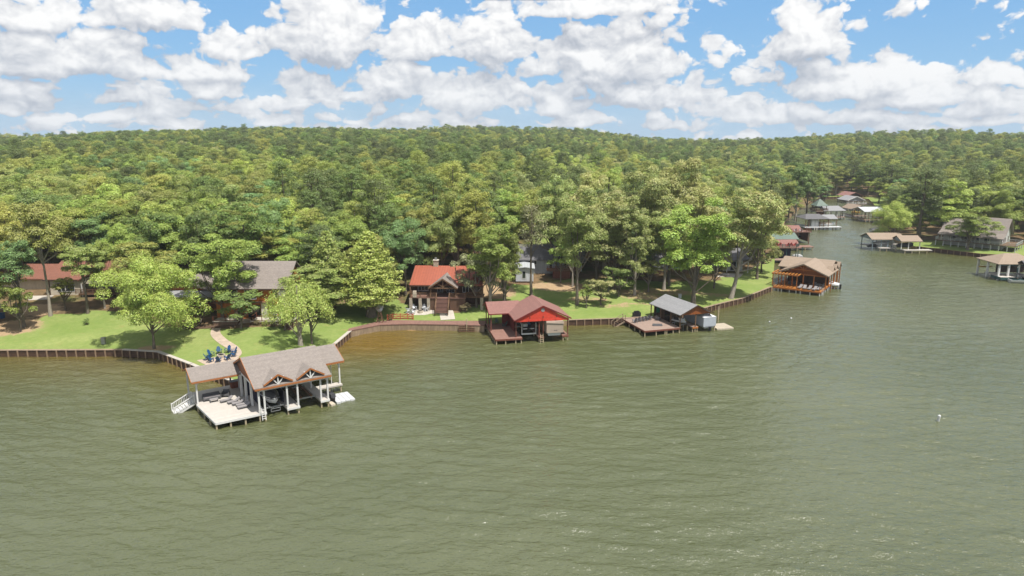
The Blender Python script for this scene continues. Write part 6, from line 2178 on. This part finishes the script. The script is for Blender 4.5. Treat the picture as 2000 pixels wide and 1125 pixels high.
T5, p5 = far_boathouse("raised gazebo with green pyramid roof on the left cove bank", 1594, 424, 4, 4, 4, 1.0, gaz)
T6, p6 = far_boathouse("wide plain grey-roofed boathouse behind green-roofed gazebo", 1609, 424, 8.5, 11, 6, 1.0, lambda t, w, d: simple(t, w, d, SHGREY, WHITE, DECKG, 3.6, 5.0))
for i in range(3):
    q = P(1616 + 9.5 * i, 422, 1.0)
    mp_ = thing("mooring_post", "dark mooring post before plain grey boathouse, " + ["left of three", "middle of three", "right of three"][i], "post", (q[0], q[1] - 3.2, 0))
    part("shaft", WOODD, mp_, lambda m: m.cyl((0, 0, -1), (0, 0, 3.2), 0.16, 0.16, 8))
    part("cap", WOODD, mp_, lambda m: m.cyl((0, 0, 3.2), (0, 0, 3.35), 0.18, 0.05, 8))
T7, p7 = far_boathouse("white metal-roofed boathouse with open frame on the right cove bank", 1688, 429, 8.6, 9, 4, 1.0, lambda t, w, d: simple(t, w, d, METALW, WOODB, CAPB, 4.2, 5.6, n=6))
T8, p8 = far_boathouse("brown boathouse with weathered tan roof left of white metal roof", 1668, 421, 5, 9, 4, 1.0, lambda t, w, d: simple(t, w, d, SHTAN, WOODD, DECKG, 3.5, 5.2, "v", WOODD))
q = P(1667, 417, 0)
yb = thing("paddle_boat", "yellow paddle boat by the brown boathouse", "boat", (q[0], q[1] - 2, 0.2), R(60))
h, secs = hull(3.4, 1.6, 0.7)
h.build("hull", YELLOW, yb)
bxp("seat", YELLOW, yb, -0.6, 0.2, 0.705, 0.6, 0.9, 1.15)
T9, p9 = far_boathouse("grey two-storey boathouse with white gable trim deep in the cove", 1655, 407, 7.5, 8, 6, 1.0, lambda t, w, d: simple(t, w, d, SHGREY, WHITE, DECKG, 4.6, 6.4, "v", GREYSIDE))
bxp("upper_deck", DECKG, T9, -0.8, -1.6, 2.9, 8.3, 0, 3.05)
rl = MB()
rails(rl, [(-0.7, 0), (-0.7, -1.5), (8.2, -1.5), (8.2, 0)], 3.05, 0.9, 0.3)
rl.build("railing", WHITE, T9)
part("trim", WHITE, T9, lambda m: m.beam((-0.5, -0.65, 4.6), (3.75, -0.65, 6.4), 0.08, 0.3).beam((3.751, -0.65, 6.4), (8.0, -0.65, 4.6), 0.08, 0.3))
T10, p10 = far_boathouse("maroon-roofed boathouse farthest back in the cove", 1654, 393, 8, 8, 8, 1.0, lambda t, w, d: simple(t, w, d, SHRED, WOODD, WOODD, 3.6, 5.4, "v", WOODD))
q = P(1716, 452, 0)
mb2 = thing("motor_boat", "white motor boat peeking from under the rounded yellow-green tree", "boat", (q[0] - 1.0, q[1] - 1.0, 0.0), R(100))
h, secs = hull(5.6, 2.0, 0.85)
h.build("hull", HULLW, mb2)
cover_top(secs, 0.7, mb2, COVERD)
h6 = house("brown_house", "brown wooden house among trees above the cove head", (163, 402, 0), R(5))
z0 = float(ground(163, 402)[0])
bxp("wall", WOODB, h6, -6, 0, z0 - 2, 14, 8, z0 + 3.4)
gable("u", -6.8, 14.8, -1.0, 9, z0 + 3.4, z0 + 6.0, 0.2).build("roof", WOODD, h6)
window(h6, -3, z0 + 0.8, -0.5, z0 + 2.8, 0, WHITE)
window(h6, 5, z0 + 0.8, 7.5, z0 + 2.8, 0, WHITE)

# ------------------------------------------------------------------ buoys
q = P(1832, 822, 0)
buoy("marker_buoy", "white cylindrical marker buoy with orange band on open water", q, 0.17, 0.72, tilt=0.12)
for i, (px, py) in enumerate(((1545, 623), (1503, 629.5))):
    q = P(px, py, 0)
    b_ = thing("float_buoy", ["round white float nearer the orange boathouse", "smaller round white float nearer the beige dock"][i], "buoy", q)
    part("float", WHITEP, b_, lambda m: m.blob((0, 0, 0.12), 0.2 - 0.05 * i, 0.2 - 0.05 * i, 0.18 - 0.04 * i, 12, 8))
    part("ring", METAL, b_, lambda m: m.cyl((0, 0, 0.28 - 0.04 * i), (0, 0, 0.34 - 0.04 * i), 0.04, 0.04, 8))

# ------------------------------------------------------------------ woods
KEEP = [(-88, 134, -13, 15.5, -14, 14), (-45, 119, -20, 9, -6, 14), (-12.7, 129, -9, 10, -6, 16), (1.5, 152.5, -6, 17, -15, 12), (37, 163, -8, 9, -4, 11), (52, 165, -7, 7, -4, 11), (163, 402, -9, 17, -4, 11)]


def blocked(x, y):
    for (cx, cy, x0, x1, y0, y1) in KEEP:
        if x0 < x - cx < x1 and y0 < y - cy < y1:
            return True
    u, v = AF.local(x, y)
    return -5 < u < 21 and -4 < v < 15


def woods():
    r = np.random.default_rng(5)
    pts = []
    cell = {}

    def ok(x, y, d):
        gx, gy = int(x // 8), int(y // 8)
        for i in range(gx - 1, gx + 2):
            for j in range(gy - 1, gy + 2):
                for (a, b) in cell.get((i, j), ()):
                    if (a - x) ** 2 + (b - y) ** 2 < d * d:
                        return False
        return True
    fore = np.array([(t[0], t[1], t[2]) for t in TREES])
    N = 170000
    # uniform over the view sector out to the ridge
    th = r.uniform(-0.70, 0.70, N)
    rr = np.sqrt(r.uniform(95 ** 2, 830 ** 2, N))
    X, Y = np.sin(th) * rr, np.cos(th) * rr
    inl = inland(X, Y)
    D = sdist(X, Y)
    lw, _ = cover(X, Y)
    for i in range(N):
        x, y = X[i], Y[i]
        if not inl[i] or lw[i] > 0.5 or D[i] < 4:
            continue
        if abs(x) > y * 0.80 + 12:
            continue
        dmin = 5.6 if rr[i] < 240 else (6.4 if rr[i] < 400 else 7.0)
        if not ok(x, y, dmin):
            continue
        if rr[i] < 330 and blocked(x, y):
            continue
        if len(fore) and np.min((fore[:, 0] - x) ** 2 + (fore[:, 1] - y) ** 2 - (fore[:, 2] * 0.33) ** 2) < 0:
            continue
        pts.append((x, y, rr[i], D[i]))
        cell.setdefault((int(x // 8), int(y // 8)), []).append((x, y))
    pts.sort(key=lambda p: p[2])
    return pts


WP = woods()
ZONE = [(-1e9, 90, "left of the cream house"), (90, 170, "behind cream house roof"), (170, 260, "behind cream house porch"), (260, 380, "behind the wide lawn tree"),
        (380, 500, "behind the broad oak"), (500, 600, "behind cedar house roof"), (600, 700, "behind left feathery cypress"), (700, 790, "behind large feathery cypress"),
        (790, 870, "behind log cabin chimney"), (870, 985, "right of the log cabin"), (985, 1080, "behind the grey house"), (1080, 1200, "behind tall pale oak"),
        (1200, 1330, "behind the shaded lawn"), (1330, 1500, "behind large bright tree"), (1500, 1570, "on the left cove bank"), (1570, 1640, "behind the raised gazebo"),
        (1640, 1720, "behind cove head roofs"), (1720, 1800, "behind the slate-blue boathouse"), (1800, 1900, "behind lake house's left half"), (1900, 1e9, "behind lake house's right half")]
ADJ = {"olive": "olive green", "mid": "mid green", "deep": "deep green", "dark": "dark green", "bright": "bright green", "yellow": "yellow-green", "pale": "pale tan-tipped",
       "cream": "cream-topped", "blue": "blue-green", "grey": "greyish", "rust": "brownish"}


def pick(x, y, r_, d):
    """kind and colour of a wood tree"""
    px = 1000 + F * x / y
    u = random.random()
    pine_p = 0.16 + 0.46 * min(1, max(0, (d - 60) / 160))
    if px > 1500:
        pine_p = 0.45 + 0.3 * min(1, d / 120)
    elif 600 < px < 1000:
        pine_p += 0.22
    elif px < 560 and d < 260:
        pine_p *= 0.3
    if u < min(0.8, pine_p):
        return "pine", random.choices(["dark", "deep", "olive", "mid"], [4, 4, 2, 1])[0]
    kind = random.choices(["oak", "tall"], [3, 1])[0]
    if px < 560:
        w = [5.5, 3, 1.6, 1.2, 2.8, 1.2, 0.5, 0.5]
    elif px < 1000:
        w = [3.5, 4, 2.6, 1.6, 1.8, 1.0, 0.3, 0.5]
    elif px < 1480:
        w = [3, 2.5, 2, 1.4, 2, 3.0, 1.6 if d < 80 else 0.3, 0.6]
    else:
        w = [3, 3, 3, 1.6, 1.6, 0.7, 0.2, 0.8]
    return kind, random.choices(["olive", "mid", "deep", "bright", "yellow", "pale", "cream", "blue"], w)[0]


random.seed(23)
NIND = 300 - len(TREES)
rest = []
for i, (x, y, r_, d) in enumerate(WP):
    kind, tint = pick(x, y, r_, d)
    z = float(ground(x, y)[0])
    px = 1000 + F * x / y
    edge = min(1.0, 0.72 + d / 90)
    if kind == "pine":
        ht, w = (1.1 if random.random() < 0.06 else 1) * (random.uniform(14.5, 20.5) if d < 250 else random.uniform(15.5, 19)) * edge, random.uniform(7.5, 10.5)
    else:
        ht, w = random.uniform(11.5, 18.5) * edge, random.uniform(8.5, 12.5) * (1.14 if px < 1000 else 1.0)
    if i < NIND:
        zn = [q for q in ZONE if q[0] <= px < q[1]][0][2]
        dp = "at the wood edge" if d < 22 else ("some rows in" if d < 55 else "deep in the wood")
        hw = "tall" if ht > 16.5 else ("low" if ht < 12.5 else "mid-height")
        lab = f"{hw} {ADJ[tint]} {'pine' if kind == 'pine' else ('oval oak' if kind == 'tall' else 'round oak')} {dp} {zn}"
        tree(kind, tint, (x, y, z), ht, w, lab, group="woodland trees " + zn)
    else:
        rest.append((x, y, z, ht, w, kind, tint))


def forest():
    src = [("oak", 0), ("oak", 1), ("oak", 2), ("tall", 0), ("pine", 0), ("pine", 1), ("pine", 2)]
    objs = []
    for k, j in src:
        me, tm, h0, w0 = VAR[k][j]
        o = next(c for (_, _, _, t, c) in TREES if c is not None and c.data == me)
        objs.append((o, h0, w0))
    n = len(rest)
    me = bpy.data.meshes.new("forest")
    me.from_pydata([(float(q[0]), float(q[1]), float(q[2])) for q in rest], [], [])
    idx, sc, rot, tint, tip = [], [], [], [], []
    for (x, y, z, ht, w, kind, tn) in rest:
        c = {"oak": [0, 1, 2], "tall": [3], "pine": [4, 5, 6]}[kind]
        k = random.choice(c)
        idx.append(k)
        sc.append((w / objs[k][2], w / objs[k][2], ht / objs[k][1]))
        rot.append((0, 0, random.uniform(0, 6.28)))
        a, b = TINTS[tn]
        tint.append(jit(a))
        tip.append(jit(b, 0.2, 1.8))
    for nm, tp, arr, key in (("variant", "INT", idx, "value"), ("size", "FLOAT_VECTOR", sc, "vector"), ("turn", "FLOAT_VECTOR", rot, "vector"), ("tint0", "FLOAT_VECTOR", tint, "vector"), ("tip0", "FLOAT_VECTOR", tip, "vector")):
        at = me.attributes.new(nm, tp, "POINT")
        at.data.foreach_set(key, np.array(arr).ravel())
    o = bpy.data.objects.new("forest", me)
    COL.objects.link(o)
    o["kind"] = "stuff"
    o["label"] = "mixed green wood of pines and oaks filling the hills to the skyline"
    o["category"] = "forest"
    ng = bpy.data.node_groups.new("forest", "GeometryNodeTree")
    ng.interface.new_socket("Geometry", in_out="INPUT", socket_type="NodeSocketGeometry")
    ng.interface.new_socket("Geometry", in_out="OUTPUT", socket_type="NodeSocketGeometry")
    N = ng.nodes
    gi, go = N.new("NodeGroupInput"), N.new("NodeGroupOutput")

    def attr(nm, tp):
        a = N.new("GeometryNodeInputNamedAttribute")
        a.data_type = tp
        a.inputs["Name"].default_value = nm
        return a.outputs[0]
    e2r = N.new("FunctionNodeEulerToRotation")
    ng.links.new(attr("turn", "FLOAT_VECTOR"), e2r.inputs[0])
    jn = N.new("GeometryNodeJoinGeometry")
    for k, (ob, _, _) in enumerate(objs):
        oi = N.new("GeometryNodeObjectInfo")
        oi.transform_space = "ORIGINAL"
        oi.inputs["Object"].default_value = ob
        cmp = N.new("FunctionNodeCompare")
        cmp.data_type = "INT"
        cmp.operation = "EQUAL"
        ng.links.new(attr("variant", "INT"), cmp.inputs[2])
        cmp.inputs[3].default_value = k
        ip = N.new("GeometryNodeInstanceOnPoints")
        ng.links.new(gi.outputs[0], ip.inputs["Points"])
        ng.links.new(cmp.outputs[0], ip.inputs["Selection"])
        ng.links.new(oi.outputs["Geometry"], ip.inputs["Instance"])
        ng.links.new(attr("size", "FLOAT_VECTOR"), ip.inputs["Scale"])
        ng.links.new(e2r.outputs[0], ip.inputs["Rotation"])
        ng.links.new(ip.outputs[0], jn.inputs[0])
    cur = jn.outputs[0]
    for a, b in (("tint0", "tint"), ("tip0", "tip")):
        st = N.new("GeometryNodeStoreNamedAttribute")
        st.data_type = "FLOAT_VECTOR"
        st.domain = "INSTANCE"
        st.inputs["Name"].default_value = b
        ng.links.new(cur, st.inputs["Geometry"])
        ng.links.new(attr(a, "FLOAT_VECTOR"), st.inputs["Value"])
        cur = st.outputs[0]
    ng.links.new(cur, go.inputs[0])
    md = o.modifiers.new("scatter", "NODES")
    md.node_group = ng
    print("forest points", n, "trees", len(TREES))


forest()

# ------------------------------------------------------------------ air
hz = MB().box(-1300, -160, -4, 1600, 1330, 75).build("haze", None)
hz["kind"] = "stuff"
hm = bpy.data.materials.new("haze")
hm.use_nodes = True
hn = hm.node_tree
hn.nodes.clear()
ho = hn.nodes.new("ShaderNodeOutputMaterial")
hv = hn.nodes.new("ShaderNodeVolumePrincipled")
hv.inputs["Color"].default_value = (0.86, 0.92, 1.0, 1)
hv.inputs["Density"].default_value = 0.00016
hv.inputs["Anisotropy"].default_value = 0.2
hn.links.new(hv.outputs[0], ho.inputs["Volume"])
hz.data.materials.append(hm)

# ------------------------------------------------------------------ light and sky
SUN = Vector((0.27, -0.30, 0.915)).normalized()
sl = bpy.data.lights.new("sun", "SUN")
sl.energy = 2.55
sl.specular_factor = 0.35
sl.angle = R(0.55)
sl.color = (1.0, 0.955, 0.88)
so = bpy.data.objects.new("sun", sl)
COL.objects.link(so)
so.rotation_euler = (-SUN).to_track_quat("-Z", "Y").to_euler()
so.location = (60, -60, 160)

wd = bpy.data.worlds.new("World")
S.world = wd
wd.use_nodes = True
wn = wd.node_tree
wn.nodes.clear()
out = wn.nodes.new("ShaderNodeOutputWorld")
sky = wn.nodes.new("ShaderNodeTexSky")
sky.sky_type = "NISHITA"
sky.sun_disc = False
sky.sun_elevation = math.asin(SUN.z)
sky.sun_rotation = math.atan2(SUN.x, SUN.y)
sky.air_density = 1.0
sky.dust_density = 0.0
sky.ozone_density = 2.2
bg = wn.nodes.new("ShaderNodeBackground")
bg.inputs[1].default_value = 0.052

# cumulus: heaps read off the photograph as directions (azimuth, elevation), broken up by noise
CL = [(60, 62, 105, 75, 1), (130, 152, 215, 112, 1), (285, 62, 115, 100, 1), (435, 112, 75, 70, .9), (405, 157, 110, 60, .9), (410, 192, 95, 45, .8), (30, 195, 65, 45, .8), (20, 222, 45, 20, .7),
      (640, 118, 150, 150, 1.1), (770, 190, 110, 85, 1), (610, 188, 70, 60, .9), (815, 118, 95, 95, 1), (960, 128, 90, 140, 1.1), (1180, 162, 200, 150, 1.15), (1190, 30, 230, 70, 1),
      (930, 215, 140, 95, 1), (1090, 225, 95, 90, .9), (1240, 207, 150, 65, .9), (1365, 200, 70, 60, .8), (1580, 107, 98, 120, 1.05), (1665, 192, 175, 95, 1.05), (1800, 214, 160, 70, .95),
      (1905, 228, 130, 45, .9), (1945, 168, 90, 45, .7), (120, 240, 75, 32, .75), (210, 236, 65, 38, .8), (325, 228, 75, 48, .8), (455, 220, 70, 34, .8), (530, 240, 60, 28, .7), (690, 240, 80, 24, .6),
      (800, 240, 60, 30, .7), (1130, 250, 160, 34, .7), (1330, 252, 130, 40, .7), (1470, 246, 160, 60, .75), (1640, 244, 170, 40, .75), (1850, 246, 160, 26, .6), (1980, 244, 80, 30, .7), (1490, 165, 90, 50, .55),
      (240, 205, 120, 40, .7), (560, 215, 90, 40, .6), (1400, 130, 60, 60, .5), (1960, 80, 60, 30, .35)]


def dirpx(x, y):
    d = ray(x, y)
    return math.atan2(d[0], d[1]), math.atan2(d[2], math.hypot(d[0], d[1]))


def vm(nt, op, a, b=None, out=0):
    n = nt.nodes.new("ShaderNodeVectorMath")
    n.operation = op
    for i, x in enumerate((a, b)):
        if x is None:
            continue
        if isinstance(x, tuple):
            n.inputs[i].default_value = x
        else:
            nt.links.new(x, n.inputs[i])
    return n.outputs["Value"] if op in ("LENGTH", "DOT_PRODUCT") else n.outputs[0]


cg = bpy.data.node_groups.new("cumulus", "ShaderNodeTree")
cg.interface.new_socket("dir", in_out="INPUT", socket_type="NodeSocketVector")
cg.interface.new_socket("density", in_out="OUTPUT", socket_type="NodeSocketFloat")
gi_, go_ = cg.nodes.new("NodeGroupInput"), cg.nodes.new("NodeGroupOutput")


def cnoise(vec, sc, det, ro, stretch):
    v = vm(cg, "MULTIPLY", vec, stretch)
    n = cg.nodes.new("ShaderNodeTexNoise")
    n.inputs["Scale"].default_value = sc
    n.inputs["Detail"].default_value = det
    n.inputs["Roughness"].default_value = ro
    cg.links.new(v, n.inputs["Vector"])
    return n


wv = cnoise(gi_.outputs[0], 14, 3, 0.6, (1, 1.3, 1))
warp = vm(cg, "MULTIPLY", vm(cg, "SUBTRACT", wv.outputs["Color"], (0.5, 0.5, 0.5)), (0.05, 0.03, 0.0))
vec = vm(cg, "ADD", gi_.outputs[0], warp)
acc = None
for (x, yb, hw, hh, wt) in CL:
    u0, v0 = dirpx(x, yb - hh * 0.22)
    su, sv = hw / F, hh * 0.8 / F
    q = vm(cg, "MULTIPLY", vm(cg, "SUBTRACT", vec, (u0, v0, 0)), (1 / su, 1 / sv, 0))
    q = vm(cg, "MAXIMUM", q, vm(cg, "MULTIPLY", q, (-1, -2.6, 0)))
    e = math_n(cg, "MULTIPLY_ADD", vm(cg, "LENGTH", q), -1.35 * wt, 1.35 * wt)
    acc = e if acc is None else math_n(cg, "SMOOTH_MAX", acc, e, 0.12)
gen = cnoise(gi_.outputs[0], 3.2, 3, 0.5, (1, 2.4, 1))
sepd = cg.nodes.new("ShaderNodeSeparateXYZ")
cg.links.new(gi_.outputs[0], sepd.inputs[0])
offv = math_n(cg, "GREATER_THAN", math_n(cg, "MAXIMUM", math_n(cg, "ABSOLUTE", sepd.outputs[0]), math_n(cg, "MULTIPLY", sepd.outputs[1], 3.2)), 0.68)
acc = math_n(cg, "MAXIMUM", acc, math_n(cg, "MULTIPLY", offv, math_n(cg, "MULTIPLY_ADD", gen.outputs[0], 5.0, -1.85)))  # unseen off-view clouds, thickened overhead to add fill light
lowc = cnoise(vec, 11, 4, 0.55, (1, 2.9, 1))
gate = cg.nodes.new("ShaderNodeMapRange")
gate.interpolation_type = "SMOOTHSTEP"
gate.inputs[1].default_value = 0.035
gate.inputs[2].default_value = 0.10
gate.inputs[3].default_value = 1.0
gate.inputs[4].default_value = 0.0
cg.links.new(sepd.outputs[1], gate.inputs[0])
acc = math_n(cg, "MAXIMUM", acc, math_n(cg, "MULTIPLY", gate.outputs[0], math_n(cg, "MULTIPLY_ADD", lowc.outputs[0], 3.6, -1.56)))
f1 = cnoise(vec, 18, 9, 0.66, (1, 1.25, 1))
vo_ = cg.nodes.new("ShaderNodeTexVoronoi")
vo_.inputs["Scale"].default_value = 30
vo_.inputs["Detail"].default_value = 2.5
vo_.inputs["Roughness"].default_value = 0.55
cg.links.new(vm(cg, "MULTIPLY", vec, (1, 1.2, 1)), vo_.inputs["Vector"])
d_ = math_n(cg, "ADD", acc, math_n(cg, "MULTIPLY_ADD", f1.outputs[0], 1.9, -0.71))
d_ = math_n(cg, "ADD", d_, math_n(cg, "MULTIPLY_ADD", vo_.outputs["Distance"], -0.75, 0.30))
cg.links.new(d_, go_.inputs[0])

tc = wn.nodes.new("ShaderNodeTexCoord")
wn.links.new(tc.outputs["Generated"], sky.inputs[0]) if sky.inputs else None
sx = wn.nodes.new("ShaderNodeSeparateXYZ")
wn.links.new(tc.outputs["Generated"], sx.inputs[0])
az = math_n(wn, "ARCTAN2", sx.outputs[0], sx.outputs[1])
el = math_n(wn, "ARCSINE", sx.outputs[2])
cb_ = wn.nodes.new("ShaderNodeCombineXYZ")
wn.links.new(az, cb_.inputs[0])
wn.links.new(el, cb_.inputs[1])


def dens(off):
    g = wn.nodes.new("ShaderNodeGroup")
    g.node_tree = cg
    wn.links.new(vm(wn, "ADD", cb_.outputs[0], off), g.inputs[0])
    return g.outputs[0]


d0 = dens((0, 0, 0))
d1 = dens((0.004, 0.008, 0))
d2 = dens((0.010, 0.042, 0))
cov = wn.nodes.new("ShaderNodeMapRange")
cov.interpolation_type = "SMOOTHSTEP"
cov.inputs[1].default_value = -0.02
cov.inputs[2].default_value = 0.20
wn.links.new(d0, cov.inputs[0])
lit = math_n(wn, "ADD", math_n(wn, "MULTIPLY", math_n(wn, "SUBTRACT", d0, d1), 0.5), math_n(wn, "MULTIPLY", math_n(wn, "SUBTRACT", d0, d2), 0.46))
lit = math_n(wn, "ADD", lit, 0.47, clamp=True)
cloudc = mixc(wn, lit, (0.44, 0.485, 0.56), (1.0, 1.0, 1.0))
low = wn.nodes.new("ShaderNodeMapRange")
low.inputs[1].default_value = -0.02
low.inputs[2].default_value = 0.13
low.inputs[3].default_value = 0.42
low.inputs[4].default_value = 0.0
wn.links.new(el, low.inputs[0])
cloudc = mixc(wn, low.outputs[0], cloudc, (0.66, 0.73, 0.81))
bank = wn.nodes.new("ShaderNodeMapRange")
bank.interpolation_type = "SMOOTHSTEP"
bank.inputs[1].default_value = 0.0
bank.inputs[2].default_value = 0.085
bank.inputs[3].default_value = 0.25
bank.inputs[4].default_value = 0.0
wn.links.new(el, bank.inputs[0])
cover_ = math_n(wn, "MAXIMUM", cov.outputs[0], bank.outputs[0])
cloudc = mixc(wn, math_n(wn, "MULTIPLY", math_n(wn, "SUBTRACT", 1.0, cov.outputs[0]), bank.outputs[0]), cloudc, (0.36, 0.60, 0.92))
bc = wn.nodes.new("ShaderNodeBackground")
bc.inputs[1].default_value = 0.385
wn.links.new(cloudc, bc.inputs[0])
hs_ = wn.nodes.new("ShaderNodeHueSaturation")
hs_.inputs["Saturation"].default_value = 1.12
wn.links.new(sky.outputs[0], hs_.inputs["Color"])
gr_ = wn.nodes.new("ShaderNodeMapRange")
gr_.inputs[1].default_value = 0.0
gr_.inputs[2].default_value = 0.20
wn.links.new(el, gr_.inputs[0])
air = mixc(wn, gr_.outputs[0], (2.25, 4.1, 6.1), (1.45, 3.3, 5.9))
up_ = wn.nodes.new("ShaderNodeMapRange")
up_.inputs[1].default_value = 0.15
up_.inputs[2].default_value = 0.55
up_.inputs[3].default_value = 0.85
up_.inputs[4].default_value = 0.0
wn.links.new(el, up_.inputs[0])
wn.links.new(mixc(wn, up_.outputs[0], hs_.outputs[0], air), bg.inputs[0])
ms = wn.nodes.new("ShaderNodeMixShader")
wn.links.new(cover_, ms.inputs[0])
wn.links.new(bg.outputs[0], ms.inputs[1])
wn.links.new(bc.outputs[0], ms.inputs[2])
wn.links.new(ms.outputs[0], out.inputs[0])

S.view_settings.view_transform = "Standard"
S.view_settings.look = "None"
S.view_settings.exposure = 1.4
S.view_settings.gamma = 1.0
S.cycles.sample_clamp_direct = 0.9
S.cycles.max_bounces = 6
S.cycles.diffuse_bounces = 3
S.cycles.glossy_bounces = 3
S.cycles.transmission_bounces = 3
S.cycles.caustics_reflective = False
S.cycles.caustics_refractive = False
S.cycles.use_denoising = True
